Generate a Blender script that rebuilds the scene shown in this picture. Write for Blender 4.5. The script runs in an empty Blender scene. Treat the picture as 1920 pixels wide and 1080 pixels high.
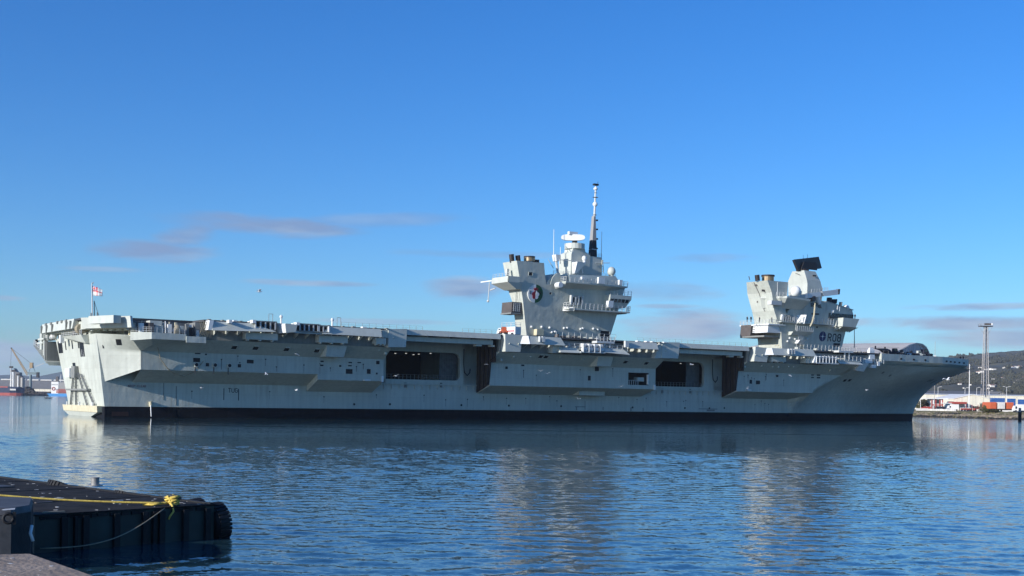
import bpy, bmesh, math, random
import numpy as np
from mathutils import Vector, Matrix
random.seed(7)
R = math.radians
scene = bpy.context.scene
COL = scene.collection

# ------------------------------------------------------------------ camera
cam_d = bpy.data.cameras.new('camera')
cam = bpy.data.objects.new('camera', cam_d)
COL.objects.link(cam)
cam_d.sensor_width = 36.0
cam_d.lens = 36.0 * 2300 / 1920
cam_d.shift_y = 210 / 1920
cam_d.clip_start = 0.5
cam_d.clip_end = 30000
ROLL = 0.0152
cam.matrix_world = Matrix.Translation((0, 0, 4.95)) @ Matrix((
    (math.cos(ROLL), -math.sin(ROLL), 0, 0),
    (0, 0, -1, 0),
    (math.sin(ROLL), math.cos(ROLL), 0, 0),
    (0, 0, 0, 1)))
scene.camera = cam

# ------------------------------------------------------------------ sun and sky
HEAD = (0.83498, 0.55028)            # direction the ship points, on the ground
STAR = (0.55028, -0.83498)           # its starboard side
SUN_EL = R(16.5)
_q = 9.0                             # how far along the ship the light runs for each metre across
_sx, _sy = -_q * HEAD[0] + STAR[0], -_q * HEAD[1] + STAR[1]
_n = math.hypot(_sx, _sy)
SUN = Vector((_sx / _n * math.cos(SUN_EL), _sy / _n * math.cos(SUN_EL), math.sin(SUN_EL)))
sun_d = bpy.data.lights.new('sun', 'SUN')
sun_d.energy = 4.2
sun_d.angle = R(0.53)
sun_d.color = (1.0, 0.96, 0.93)
sun = bpy.data.objects.new('sun', sun_d)
COL.objects.link(sun)
sun.rotation_euler = SUN.to_track_quat('Z', 'Y').to_euler()

world = bpy.data.worlds.new('World')
scene.world = world
world.use_nodes = True
def build_world():
    nt = world.node_tree
    N, L = nt.nodes, nt.links
    N.clear()
    def nd(t, **k):
        n = N.new(t)
        for a, b in k.items():
            setattr(n, a, b)
        return n
    def m(op, a, b=None, c=None):
        n = nd('ShaderNodeMath', operation=op)
        for i, x in enumerate((a, b, c)):
            if x is None: continue
            if hasattr(x, 'is_output'): L.new(x, n.inputs[i])
            else: n.inputs[i].default_value = x
        return n.outputs[0]
    out = nd('ShaderNodeOutputWorld')
    bg = nd('ShaderNodeBackground')
    bg.inputs['Strength'].default_value = 0.090
    sky = nd('ShaderNodeTexSky', sky_type='NISHITA')
    sky.sun_disc = False
    sky.sun_elevation = SUN_EL
    sky.sun_rotation = math.atan2(SUN.x, SUN.y)
    sky.altitude = 0
    sky.air_density = 1.0
    sky.dust_density = 0.25
    sky.ozone_density = 3.0
    hs = nd('ShaderNodeHueSaturation')
    hs.inputs['Saturation'].default_value = 1.30
    hs.inputs['Value'].default_value = 1.0
    L.new(sky.outputs[0], hs.inputs['Color'])
    tc = nd('ShaderNodeTexCoord')
    sp = nd('ShaderNodeSeparateXYZ')
    L.new(tc.outputs['Generated'], sp.inputs[0])
    x, y, z = sp.outputs
    az = m('ARCTAN2', x, y)
    el = m('ARCSINE', z)
    cv = nd('ShaderNodeCombineXYZ')
    L.new(m('MULTIPLY', az, 5.0), cv.inputs[0]); L.new(m('MULTIPLY', el, 26.0), cv.inputs[1])
    n1 = nd('ShaderNodeTexNoise')
    n1.inputs['Scale'].default_value = 1.6; n1.inputs['Detail'].default_value = 7; n1.inputs['Roughness'].default_value = 0.6
    n1.inputs['Distortion'].default_value = 0.4
    L.new(cv.outputs[0], n1.inputs['Vector'])
    # banks of thin cloud low over the horizon, all the way round
    low = m('MULTIPLY', m('SUBTRACT', 0.065, el), 5.0)
    low = m('MINIMUM', m('MAXIMUM', low, -1.0), 0.30)
    tot = m('ADD', n1.outputs[0], low)
    base = nd('ShaderNodeMapRange', interpolation_type='SMOOTHSTEP')
    base.inputs[1].default_value = 0.58; base.inputs[2].default_value = 0.86
    L.new(tot, base.inputs[0])
    mask = base.outputs[0]
    # single clouds: azimuth, elevation, half width, half height, tilt, weight
    for ca, ce, wa, we, tilt, wt in CLOUDS:
        da = m('SUBTRACT', az, ca)
        de = m('SUBTRACT', m('SUBTRACT', el, ce), m('MULTIPLY', da, tilt))
        q = m('ADD', m('POWER', m('ABSOLUTE', m('DIVIDE', da, wa)), 2.0), m('POWER', m('ABSOLUTE', m('DIVIDE', de, we)), 2.0))
        g = m('SUBTRACT', 1.0, q)
        g = m('ADD', g, m('MULTIPLY', m('SUBTRACT', n1.outputs[0], 0.50), 3.0))
        r = nd('ShaderNodeMapRange', interpolation_type='SMOOTHSTEP')
        r.inputs[1].default_value = 0.0; r.inputs[2].default_value = 1.1; r.inputs[4].default_value = wt
        L.new(g, r.inputs[0])
        mask = m('MAXIMUM', mask, r.outputs[0])
    n2 = nd('ShaderNodeTexNoise')
    n2.inputs['Scale'].default_value = 2.6; n2.inputs['Detail'].default_value = 4
    L.new(cv.outputs[0], n2.inputs['Vector'])
    cr = nd('ShaderNodeValToRGB')
    e = cr.color_ramp.elements
    e[0].position = 0.35; e[0].color = (1.9, 2.8, 4.7, 1)
    e[1].position = 0.68; e[1].color = (3.6, 4.5, 5.8, 1)
    L.new(m('ADD', n2.outputs[0], m('MAXIMUM', m('MULTIPLY', m('SUBTRACT', 0.085, el), 4.0), -0.15)), cr.inputs[0])
    mx = nd('ShaderNodeMix', data_type='RGBA')
    L.new(m('MULTIPLY', mask, 1.0), mx.inputs[0])
    tint = nd('ShaderNodeMix', data_type='RGBA', blend_type='MULTIPLY')
    tint.inputs[0].default_value = 1.0; tint.inputs[7].default_value = (0.63, 0.95, 1.38, 1)
    L.new(hs.outputs[0], tint.inputs[6])
    L.new(tint.outputs[2], mx.inputs[6]); L.new(cr.outputs[0], mx.inputs[7])
    L.new(mx.outputs[2], bg.inputs['Color'])
    L.new(bg.outputs[0], out.inputs[0])
CLOUDS = [
    (-0.287, 0.112, 0.058, 0.011, 0.02, 0.95), (-0.262, 0.125, 0.034, 0.013, 0.25, 0.9), (-0.205, 0.135, 0.090, 0.010, -0.02, 0.9), (-0.105, 0.143, 0.085, 0.007, 0.04, 0.45),
    (-0.165, 0.0915, 0.055, 0.0035, 0.0, 0.75), (-0.325, 0.096, 0.04, 0.003, 0.0, 0.45),
    (-0.404, 0.071, 0.028, 0.003, 0.0, 0.7), (-0.040, 0.090, 0.040, 0.012, 0.05, 0.85),
    (-0.02, 0.118, 0.09, 0.004, 0.0, 0.35), (0.160, 0.116, 0.050, 0.005, 0.0, 0.45),
    (0.117, 0.090, 0.06, 0.009, 0.0, 0.55), (0.135, 0.062, 0.062, 0.015, 0.0, 1.0), (0.122, 0.0775, 0.03, 0.0025, 0.0, 0.7),
    (0.37, 0.0765, 0.09, 0.004, 0.0, 0.85), (0.355, 0.064, 0.115, 0.007, 0.0, 0.95), (0.385, 0.051, 0.07, 0.011, 0.0, 0.9),
    (-0.40, 0.028, 0.10, 0.014, 0.0, 0.85), (-0.10, 0.062, 0.07, 0.003, 0.0, 0.5),
]
build_world()

scene.view_settings.view_transform = 'Standard'
scene.view_settings.look = 'None'
scene.view_settings.exposure = 0.48
scene.view_settings.gamma = 1.0
scene.view_settings.use_curve_mapping = False

# ------------------------------------------------------------------ materials
def mat(name, col, rough=0.6, metal=0.0, var=0.12, scale=0.6, streak=0.0, bump=0.0, bscale=4.0, spec=0.4, dirt=None, dirt_amt=0.0, seams=0.0, runs=0.0):
    m_ = bpy.data.materials.new(name)
    m_.use_nodes = True
    nt = m_.node_tree
    N, L = nt.nodes, nt.links
    b = N['Principled BSDF']
    b.inputs['Roughness'].default_value = rough
    b.inputs['Metallic'].default_value = metal
    b.inputs['Specular IOR Level'].default_value = spec
    tc = N.new('ShaderNodeTexCoord')
    n1 = N.new('ShaderNodeTexNoise')
    n1.inputs['Scale'].default_value = scale
    n1.inputs['Detail'].default_value = 6
    n1.inputs['Roughness'].default_value = 0.62
    L.new(tc.outputs['Object'], n1.inputs['Vector'])
    r = N.new('ShaderNodeMapRange')
    r.inputs[1].default_value = 0.3; r.inputs[2].default_value = 0.7
    r.inputs[3].default_value = 1 - var; r.inputs[4].default_value = 1 + var
    L.new(n1.outputs[0], r.inputs[0])
    val = r.outputs[0]
    if streak:
        mp = N.new('ShaderNodeMapping')
        mp.inputs['Scale'].default_value = (1.3, 1.3, 0.07)
        L.new(tc.outputs['Object'], mp.inputs[0])
        n2 = N.new('ShaderNodeTexNoise')
        n2.inputs['Scale'].default_value = 1.0
        n2.inputs['Detail'].default_value = 5
        L.new(mp.outputs[0], n2.inputs['Vector'])
        r2 = N.new('ShaderNodeMapRange')
        r2.inputs[1].default_value = 0.35; r2.inputs[2].default_value = 0.7
        r2.inputs[3].default_value = 1 + streak * 0.4; r2.inputs[4].default_value = 1 - streak
        L.new(n2.outputs[0], r2.inputs[0])
        mm = N.new('ShaderNodeMath'); mm.operation = 'MULTIPLY'
        L.new(val, mm.inputs[0]); L.new(r2.outputs[0], mm.inputs[1])
        val = mm.outputs[0]
    if seams:
        br = N.new('ShaderNodeTexBrick')
        br.offset = 0.5
        br.inputs['Color1'].default_value = (1, 1, 1, 1); br.inputs['Color2'].default_value = (0.95, 0.95, 0.95, 1)
        br.inputs['Mortar'].default_value = (1 - seams,) * 3 + (1,)
        br.inputs['Scale'].default_value = 1.0
        br.inputs['Mortar Size'].default_value = 0.03
        br.inputs['Brick Width'].default_value = 9.0
        br.inputs['Row Height'].default_value = 2.6
        sx = N.new('ShaderNodeSeparateXYZ'); cx = N.new('ShaderNodeCombineXYZ')
        L.new(tc.outputs['Object'], sx.inputs[0])
        ad = N.new('ShaderNodeMath'); ad.operation = 'ADD'
        L.new(sx.outputs[0], ad.inputs[0]); L.new(sx.outputs[1], ad.inputs[1])
        L.new(ad.outputs[0], cx.inputs[0]); L.new(sx.outputs[2], cx.inputs[1])
        L.new(cx.outputs[0], br.inputs['Vector'])
        mm = N.new('ShaderNodeMath'); mm.operation = 'MULTIPLY'
        L.new(val, mm.inputs[0]); L.new(br.outputs[0], mm.inputs[1])
        val = mm.outputs[0]
    vm = N.new('ShaderNodeVectorMath'); vm.operation = 'SCALE'
    vm.inputs[0].default_value = col
    L.new(val, vm.inputs['Scale'])
    color = vm.outputs[0]
    if dirt:
        n3 = N.new('ShaderNodeTexNoise')
        n3.inputs['Scale'].default_value = scale * 3.3
        n3.inputs['Detail'].default_value = 8
        n3.inputs['Roughness'].default_value = 0.7
        L.new(tc.outputs['Object'], n3.inputs['Vector'])
        r3 = N.new('ShaderNodeMapRange')
        r3.inputs[1].default_value = 0.56; r3.inputs[2].default_value = 0.72; r3.inputs[4].default_value = dirt_amt
        L.new(n3.outputs[0], r3.inputs[0])
        mx = N.new('ShaderNodeMix'); mx.data_type = 'RGBA'
        L.new(r3.outputs[0], mx.inputs[0]); L.new(color, mx.inputs[6])
        mx.inputs[7].default_value = tuple(dirt) + (1,)
        color = mx.outputs[2]
    if runs:                        # thin rust and dirt runs, and repainted patches
        mp = N.new('ShaderNodeMapping'); mp.inputs['Scale'].default_value = (1.6, 1.6, 0.10)
        L.new(tc.outputs['Object'], mp.inputs[0])
        n5 = N.new('ShaderNodeTexNoise'); n5.inputs['Scale'].default_value = 1.0; n5.inputs['Detail'].default_value = 7; n5.inputs['Roughness'].default_value = 0.7
        L.new(mp.outputs[0], n5.inputs['Vector'])
        n6 = N.new('ShaderNodeTexNoise'); n6.inputs['Scale'].default_value = 0.09; n6.inputs['Detail'].default_value = 4
        L.new(tc.outputs['Object'], n6.inputs['Vector'])
        ad = N.new('ShaderNodeMath'); ad.operation = 'MULTIPLY_ADD'; ad.inputs[1].default_value = 0.45
        L.new(n6.outputs[0], ad.inputs[0]); L.new(n5.outputs[0], ad.inputs[2])
        r5 = N.new('ShaderNodeMapRange'); r5.inputs[1].default_value = 0.80; r5.inputs[2].default_value = 0.98; r5.inputs[4].default_value = runs
        L.new(ad.outputs[0], r5.inputs[0])
        mx = N.new('ShaderNodeMix'); mx.data_type = 'RGBA'
        L.new(r5.outputs[0], mx.inputs[0]); L.new(color, mx.inputs[6]); mx.inputs[7].default_value = (0.24, 0.20, 0.15, 1)
        color = mx.outputs[2]
    L.new(color, b.inputs['Base Color'])
    if bump:
        n4 = N.new('ShaderNodeTexNoise')
        n4.inputs['Scale'].default_value = bscale
        n4.inputs['Detail'].default_value = 5
        L.new(tc.outputs['Object'], n4.inputs['Vector'])
        bp = N.new('ShaderNodeBump')
        bp.inputs['Strength'].default_value = 1.0
        bp.inputs['Distance'].default_value = bump
        L.new(n4.outputs[0], bp.inputs['Height'])
        L.new(bp.outputs[0], b.inputs['Normal'])
    return m_

M = {}
M['paint'] = mat('naval_grey_paint', (0.52, 0.54, 0.465), 0.55, var=0.08, scale=0.12, streak=0.10, bump=0.10, bscale=0.5, seams=0.16, dirt=(0.25, 0.22, 0.17), dirt_amt=0.22, runs=0.38)
M['paint_plain'] = mat('fresh_grey_paint', (0.52, 0.54, 0.475), 0.55, var=0.07, scale=0.5, streak=0.05, dirt=(0.25, 0.22, 0.18), dirt_amt=0.2)
M['boot'] = mat('black_boot_topping', (0.008, 0.009, 0.013), 0.75, spec=0.15, var=0.3, scale=0.3, streak=0.3, dirt=(0.04, 0.035, 0.03), dirt_amt=0.4)
M['red'] = mat('red_antifouling', (0.022, 0.008, 0.008), 0.8, var=0.3)
M['recess'] = mat('shadowed_recess_paint', (0.13, 0.14, 0.14), 0.7, var=0.3, scale=0.8)  # grey darkened to carry recess shade; also on ladder and gear
M['deck'] = mat('flight_deck_coating', (0.06, 0.062, 0.065), 0.85, var=0.2, scale=0.4)
M['dark'] = mat('opening_shade_black', (0.008, 0.009, 0.011), 0.6, var=0.3)  # near-black that paints the shade inside openings; also on dark fittings
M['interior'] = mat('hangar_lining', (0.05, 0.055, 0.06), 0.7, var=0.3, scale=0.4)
M['inner'] = mat('weathered_shade_grey_paint', (0.22, 0.225, 0.205), 0.65, var=0.12, scale=0.5, streak=0.15)  # grey darkened for shade under the deck edge, with weather streaks; also dark fittings
M['guide'] = mat('brown_lift_guide', (0.045, 0.032, 0.027), 0.7, var=0.3, scale=0.5, streak=0.35)
M['white'] = mat('white_paint', (0.74, 0.75, 0.72), 0.45, var=0.05, scale=1.5)
M['raft'] = mat('raft_canister_white', (0.66, 0.66, 0.63), 0.4, var=0.08, scale=1.5)
M['rail'] = mat('pale_railing', (0.56, 0.57, 0.54), 0.5, var=0.06)
M['radar'] = mat('black_radar_face', (0.028, 0.026, 0.026), 0.45, var=0.2, scale=0.8)
M['mast'] = mat('mast_grey', (0.30, 0.29, 0.27), 0.6, var=0.08)
M['soot'] = mat('sooty_steel', (0.03, 0.022, 0.018), 0.6, var=0.3)
M['gold'] = mat('bronze_uptake', (0.26, 0.19, 0.11), 0.4, metal=0.5, var=0.2)
M['brown'] = mat('brown_panel', (0.10, 0.085, 0.075), 0.6, var=0.2)
M['glass'] = mat('bridge_glass', (0.02, 0.03, 0.035), 0.08, var=0.1, spec=0.8)
M['screen'] = mat('grey_green_screen', (0.30, 0.36, 0.35), 0.4, var=0.05)
M['navy'] = mat('navy_blue_paint', (0.012, 0.022, 0.10), 0.5, var=0.08)
M['green'] = mat('green_paint', (0.01, 0.085, 0.03), 0.5, var=0.1)
M['crimson'] = mat('crimson_paint', (0.26, 0.015, 0.025), 0.5, var=0.1)
M['ink'] = mat('black_lettering', (0.015, 0.016, 0.02), 0.6, var=0.1)
M['redmark'] = mat('faded_red_marking', (0.26, 0.06, 0.07), 0.6, var=0.15, scale=2)
M['tread'] = mat('rusty_cream_sill', (0.62, 0.56, 0.38), 0.6, var=0.15, scale=0.8, dirt=(0.22, 0.12, 0.05), dirt_amt=0.7)
M['orange'] = mat('orange_red_paint', (0.58, 0.13, 0.05), 0.5, var=0.1)
M['yellow'] = mat('yellow_rope', (0.66, 0.48, 0.10), 0.9, var=0.35, scale=12, bump=0.01, bscale=40)
M['rope'] = mat('grey_rope', (0.30, 0.26, 0.18), 0.85, var=0.2, scale=8)
M['flagred'] = mat('red_bunting', (0.60, 0.04, 0.05), 0.8, var=0.1)
M['flagblue'] = mat('blue_bunting', (0.05, 0.07, 0.28), 0.8, var=0.1)
M['cloth'] = mat('dark_work_clothing', (0.025, 0.028, 0.04), 0.9, var=0.2)
M['skin'] = mat('skin', (0.45, 0.27, 0.19), 0.6, var=0.05)
M['feather'] = mat('white_feathers', (0.80, 0.80, 0.78), 0.7, var=0.04)
M['feather_grey'] = mat('grey_wing_feathers', (0.42, 0.44, 0.47), 0.7, var=0.06)
M['lampglow'] = mat('hangar_lamp', (0.8, 0.8, 0.75), 0.5)
b_ = M['lampglow'].node_tree.nodes['Principled BSDF']
b_.inputs['Emission Color'].default_value = (1, 0.95, 0.85, 1); b_.inputs['Emission Strength'].default_value = 0.35

# ------------------------------------------------------------------ mesh helpers
DV = 0.0
DT = 0.0                             # outward lean of the island walls per metre of height
class MB:
    """collects faces and links them as one mesh object; flip = ship axes (u forward, v to starboard, w up)"""
    def __init__(s, ship=False):
        s.v, s.f, s.ship, s.dv, s.dt = [], [], ship, DV, DT
    def pt(s, p):
        s.v.append((p[0], -(p[1] + s.dv + s.dt * (min(max(p[2], 20.9), 40.0) - 20.9)), p[2]) if s.ship else tuple(p))
        return len(s.v) - 1
    def face(s, pts):
        s.f.append([s.pt(p) for p in pts]); return s
    def box(s, a0, a1, b0, b1, c0, c1):
        return s.hexa([(a0, b0, c0), (a1, b0, c0), (a1, b1, c0), (a0, b1, c0), (a0, b0, c1), (a1, b0, c1), (a1, b1, c1), (a0, b1, c1)])
    def hexa(s, p):
        i = [s.pt(q) for q in p]
        for f in ((0, 1, 2, 3), (4, 5, 6, 7), (0, 1, 5, 4), (1, 2, 6, 5), (2, 3, 7, 6), (3, 0, 4, 7)):
            s.f.append([i[k] for k in f])
        return s
    def loft(s, rings, cap=True, closed=True):
        ids = [[s.pt(p) for p in r] for r in rings]
        n = len(ids[0])
        for a, b in zip(ids, ids[1:]):
            for k in range(n if closed else n - 1):
                s.f.append([a[k], a[(k + 1) % n], b[(k + 1) % n], b[k]])
        if cap:
            s.f.append(list(ids[0])); s.f.append(list(ids[-1]))
        return s
    def side(s, uw, v0, v1):
        """polygon of (u, w) extruded across from v0 to v1"""
        return s.loft([[(u, v0, w) for u, w in uw], [(u, v1, w) for u, w in uw]])
    def plan(s, uv, w0, w1):
        return s.loft([[(u, v, w0) for u, v in uv], [(u, v, w1) for u, v in uv]])
    def tube(s, p, q, r, r2=None, n=6):
        p, q = Vector(p), Vector(q)
        d = (q - p)
        if d.length < 1e-6: return s
        d.normalize()
        a = d.orthogonal().normalized(); b = d.cross(a)
        r2 = r if r2 is None else r2
        ring = lambda c, rr: [tuple(c + (a * math.cos(t) + b * math.sin(t)) * rr) for t in [2 * math.pi * k / n for k in range(n)]]
        return s.loft([ring(p, r), ring(q, r2)])
    def path(s, pts, r, n=6):
        rings = []
        P = [Vector(p) for p in pts]
        a = None
        for i, p in enumerate(P):
            d = (P[min(i + 1, len(P) - 1)] - P[max(i - 1, 0)]).normalized()
            a = d.orthogonal().normalized() if a is None else (a - d * a.dot(d)).normalized()
            b = d.cross(a)
            rings.append([tuple(p + (a * math.cos(t) + b * math.sin(t)) * r) for t in [2 * math.pi * k / n for k in range(n)]])
        return s.loft(rings)
    def ball(s, c, r, n=12, m=8, sc=(1, 1, 1), cut=-1.0):
        rings = []
        for j in range(m + 1):
            z = -1 + (2.0 * j / m)
            z = max(math.sin(z * math.pi / 2), cut)
            q = math.sqrt(max(0, 1 - z * z))
            q = max(q, 0.02)
            rings.append([(c[0] + r * sc[0] * q * math.cos(2 * math.pi * k / n), c[1] + r * sc[1] * q * math.sin(2 * math.pi * k / n), c[2] + r * sc[2] * z) for k in range(n)])
        return s.loft(rings)
    def ring(s, c, axis, R0, r, n=20, k=8, sq=1.0):
        ax = Vector(axis).normalized(); a = ax.orthogonal().normalized(); b = ax.cross(a); c = Vector(c)
        rings = []
        for i in range(n + 1):
            t = 2 * math.pi * i / n
            e = a * math.cos(t) + b * math.sin(t)
            rings.append([tuple(c + e * (R0 + r * math.cos(q)) + ax * (r * sq * math.sin(q))) for q in [2 * math.pi * j / k for j in range(k)]])
        return s.loft(rings, cap=False)
    def rail(s, pts, h=1.1, step=2.0, r=0.055, bars=3):
        P = [Vector(p) for p in pts]
        for a, b in zip(P, P[1:]):
            n = max(1, round((b - a).length / step))
            for k in range(n + 1):
                c = a.lerp(b, k / n)
                s.tube(c, c + Vector((0, 0, h)), r * 1.25, n=4)
            for j in range(bars):
                z = Vector((0, 0, h * (j + 1) / bars))
                s.tube(a + z, b + z, r * 0.7, n=4)
        return s
    def obj(s, name, m_, parent=None, smooth=False, bevel=0):
        me = bpy.data.meshes.new(name)
        me.from_pydata(s.v, [], s.f)
        bm = bmesh.new(); bm.from_mesh(me)
        bmesh.ops.remove_doubles(bm, verts=bm.verts, dist=1e-4) if smooth else None
        bmesh.ops.recalc_face_normals(bm, faces=bm.faces)
        bm.to_mesh(me); bm.free()
        if smooth:
            me.polygons.foreach_set('use_smooth', [True] * len(me.polygons))
        me.materials.append(m_ if not isinstance(m_, str) else M[m_])
        o = bpy.data.objects.new(name, me)
        COL.objects.link(o)
        if parent: o.parent = parent
        if bevel:
            bv = o.modifiers.new('bevel', 'BEVEL'); bv.width = bevel; bv.segments = 2
        return o

def tag(o, label, cat, group=None, kind=None):
    o['label'] = label; o['category'] = cat
    if group: o['group'] = group
    if kind: o['kind'] = kind
    return o
def thing(name, label, cat, loc=(0, 0, 0), rz=0, group=None):
    o = bpy.data.objects.new(name, None); COL.objects.link(o)
    o.location = loc; o.rotation_euler = (0, 0, rz); o.empty_display_size = 0.5
    return tag(o, label, cat, group)
def structure(o):
    o['kind'] = 'structure'; return o
def copy_tree(o, parent=None):
    c = o.copy(); COL.objects.link(c); c.parent = parent
    for ch in o.children: copy_tree(ch, c)
    return c

# stroke lettering: each glyph in a 1 x 1.6 cell
GL = {
 'R': [[(0, 0), (0, 1.6), (0.75, 1.6), (1, 1.35), (1, 1.05), (0.75, 0.8), (0, 0.8)], [(0.5, 0.8), (1, 0)]],
 '0': [[(0.25, 0), (0, 0.25), (0, 1.35), (0.25, 1.6), (0.75, 1.6), (1, 1.35), (1, 0.25), (0.75, 0), (0.25, 0)]],
 '8': [[(0.25, 0), (0, 0.25), (0, 0.6), (0.22, 0.83), (0, 1.05), (0, 1.35), (0.25, 1.6), (0.75, 1.6), (1, 1.35), (1, 1.05), (0.78, 0.83), (1, 0.6), (1, 0.25), (0.75, 0), (0.25, 0)], [(0.22, 0.83), (0.78, 0.83)]],
 'T': [[(0, 1.6), (1, 1.6)], [(0.5, 0), (0.5, 1.6)]],
 'U': [[(0, 1.6), (0, 0.25), (0.25, 0), (0.75, 0), (1, 0.25), (1, 1.6)]],
 'G': [[(1, 1.35), (0.75, 1.6), (0.25, 1.6), (0, 1.35), (0, 0.25), (0.25, 0), (0.75, 0), (1, 0.25), (1, 0.75), (0.55, 0.75)]],
 'K': [[(0, 0), (0, 1.6)], [(1, 1.6), (0, 0.75)], [(0.35, 1.0), (1, 0)]],
 'E': [[(1, 1.6), (0, 1.6), (0, 0), (1, 0)], [(0, 0.8), (0.8, 0.8)]],
 'P': [[(0, 0), (0, 1.6), (0.75, 1.6), (1, 1.35), (1, 1.0), (0.75, 0.75), (0, 0.75)]],
 'C': [[(1, 1.35), (0.75, 1.6), (0.25, 1.6), (0, 1.35), (0, 0.25), (0.25, 0), (0.75, 0), (1, 0.25)]],
 'L': [[(0, 1.6), (0, 0), (1, 0)]],
 'A': [[(0, 0), (0.5, 1.6), (1, 0)], [(0.2, 0.6), (0.8, 0.6)]],
 ' ': [],
}
def letters(mb, text, origin, ax, ay, az, size, th, gap=0.45, thick=0.04):
    """flat raised strokes from origin along ax (right), ay (up); az points out of the wall; size = glyph width"""
    ax, ay, az = Vector(ax), Vector(ay), Vector(az)
    o = Vector(origin)
    for i, ch in enumerate(text):
        base = o + ax * (size * i * (1 + gap))
        for pl in GL[ch]:
            for p, q in zip(pl, pl[1:]):
                p, q = Vector(p), Vector(q)
                d = (q - p).normalized(); nn = Vector((-d.y, d.x)) * th * 0.5
                p2, q2 = p - d * th * 0.35, q + d * th * 0.35
                c = [p2 + nn, q2 + nn, q2 - nn, p2 - nn]
                lo = [base + ax * (k.x * size) + ay * (k.y * size) for k in c]
                mb.hexa([tuple(k) for k in lo] + [tuple(k + az * thick) for k in lo])

# ================================================================== setting
def water():
    m_ = bpy.data.materials.new('harbour_water')
    m_.use_nodes = True
    nt = m_.node_tree; N, L = nt.nodes, nt.links
    b = N['Principled BSDF']
    b.inputs['Base Color'].default_value = (0.018, 0.050, 0.062, 1)
    b.inputs['Roughness'].default_value = 0.06
    b.inputs['IOR'].default_value = 1.48
    tc = N.new('ShaderNodeTexCoord')
    def noise(scale, detail, dist, stretch=(1, 1, 1), rot=0.0):
        mp = N.new('ShaderNodeMapping')
        mp.inputs['Scale'].default_value = stretch
        mp.inputs['Rotation'].default_value = (0, 0, rot)
        L.new(tc.outputs['Object'], mp.inputs[0])
        n = N.new('ShaderNodeTexNoise')
        n.inputs['Scale'].default_value = scale; n.inputs['Detail'].default_value = detail
        n.inputs['Roughness'].default_value = 0.55; n.inputs['Distortion'].default_value = dist
        L.new(mp.outputs[0], n.inputs['Vector'])
        return n.outputs[0]
    def mul(a, k):
        q = N.new('ShaderNodeMath'); q.operation = 'MULTIPLY'
        L.new(a, q.inputs[0])
        if hasattr(k, 'is_output'): L.new(k, q.inputs[1])
        else: q.inputs[1].default_value = k
        return q.outputs[0]
    def add(a, c):
        q = N.new('ShaderNodeMath'); q.operation = 'ADD'
        L.new(a, q.inputs[0]); L.new(c, q.inputs[1]); return q.outputs[0]
    def vec(scale, detail, amp, stretch=(1, 1, 1), rot=0.0):
        mp = N.new('ShaderNodeMapping')
        mp.inputs['Scale'].default_value = stretch; mp.inputs['Rotation'].default_value = (0, 0, rot)
        L.new(tc.outputs['Object'], mp.inputs[0])
        n = N.new('ShaderNodeTexNoise')
        n.inputs['Scale'].default_value = scale; n.inputs['Detail'].default_value = detail; n.inputs['Distortion'].default_value = 0.5
        L.new(mp.outputs[0], n.inputs['Vector'])
        a_ = N.new('ShaderNodeVectorMath'); a_.operation = 'SUBTRACT'; a_.inputs[1].default_value = (.5, .5, .5)
        L.new(n.outputs['Color'], a_.inputs[0])
        m2 = N.new('ShaderNodeVectorMath'); m2.operation = 'MULTIPLY'; m2.inputs[1].default_value = (amp, amp, 0)
        L.new(a_.outputs[0], m2.inputs[0])
        return m2.outputs[0]
    def vadd(a, c):
        q = N.new('ShaderNodeVectorMath'); q.operation = 'ADD'
        L.new(a, q.inputs[0]); L.new(c, q.inputs[1]); return q.outputs[0]
    def vscale(a, k):
        q = N.new('ShaderNodeVectorMath'); q.operation = 'SCALE'
        L.new(a, q.inputs[0])
        if hasattr(k, 'is_output'): L.new(k, q.inputs['Scale'])
        else: q.inputs['Scale'].default_value = k
        return q.outputs[0]
    # wind ripples: a tilt of the surface at two sizes
    chop = vadd(vec(1.9, 2.0, 0.12, (.8, 1.15, 1), .3), vec(5.5, 2.0, 0.17, (.85, 1.1, 1), -.2))
    # the lee of the big hull is calm, with streaks where the wind reaches the surface
    sy = N.new('ShaderNodeSeparateXYZ'); L.new(tc.outputs['Object'], sy.inputs[0])
    warp = mul(noise(0.02, 3, 0.3, (.35, 1.3, 1), .1), 130.0)
    dist = add(sy.outputs[1], warp)
    r = N.new('ShaderNodeMapRange'); r.interpolation_type = 'SMOOTHSTEP'
    r.inputs[1].default_value = 165; r.inputs[2].default_value = 245; r.inputs[3].default_value = 1.0; r.inputs[4].default_value = 0.34
    L.new(dist, r.inputs[0])
    st = noise(0.035, 3, 0.6, (.16, 1.6, 1), .15)
    rx = N.new('ShaderNodeMapRange'); rx.interpolation_type = 'SMOOTHSTEP'      # no lee beyond bow and stern
    rx.inputs[1].default_value = 88; rx.inputs[2].default_value = 128; rx.inputs[4].default_value = 1.9
    L.new(add(sy.outputs[0], mul(noise(.03, 2, .2), 20.0)), rx.inputs[0])
    rl = N.new('ShaderNodeMapRange'); rl.interpolation_type = 'SMOOTHSTEP'
    rl.inputs[1].default_value = -92; rl.inputs[2].default_value = -112; rl.inputs[4].default_value = 1.6
    L.new(sy.outputs[0], rl.inputs[0])
    r2 = N.new('ShaderNodeMapRange'); r2.interpolation_type = 'SMOOTHSTEP'
    r2.inputs[1].default_value = 0.53; r2.inputs[2].default_value = 0.68; r2.inputs[3].default_value = 0.0; r2.inputs[4].default_value = 0.65
    L.new(st, r2.inputs[0])
    mxx = N.new('ShaderNodeMath'); mxx.operation = 'MAXIMUM'
    m0 = N.new('ShaderNodeMath'); m0.operation = 'MAXIMUM'; L.new(rx.outputs[0], m0.inputs[0]); L.new(rl.outputs[0], m0.inputs[1])
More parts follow.
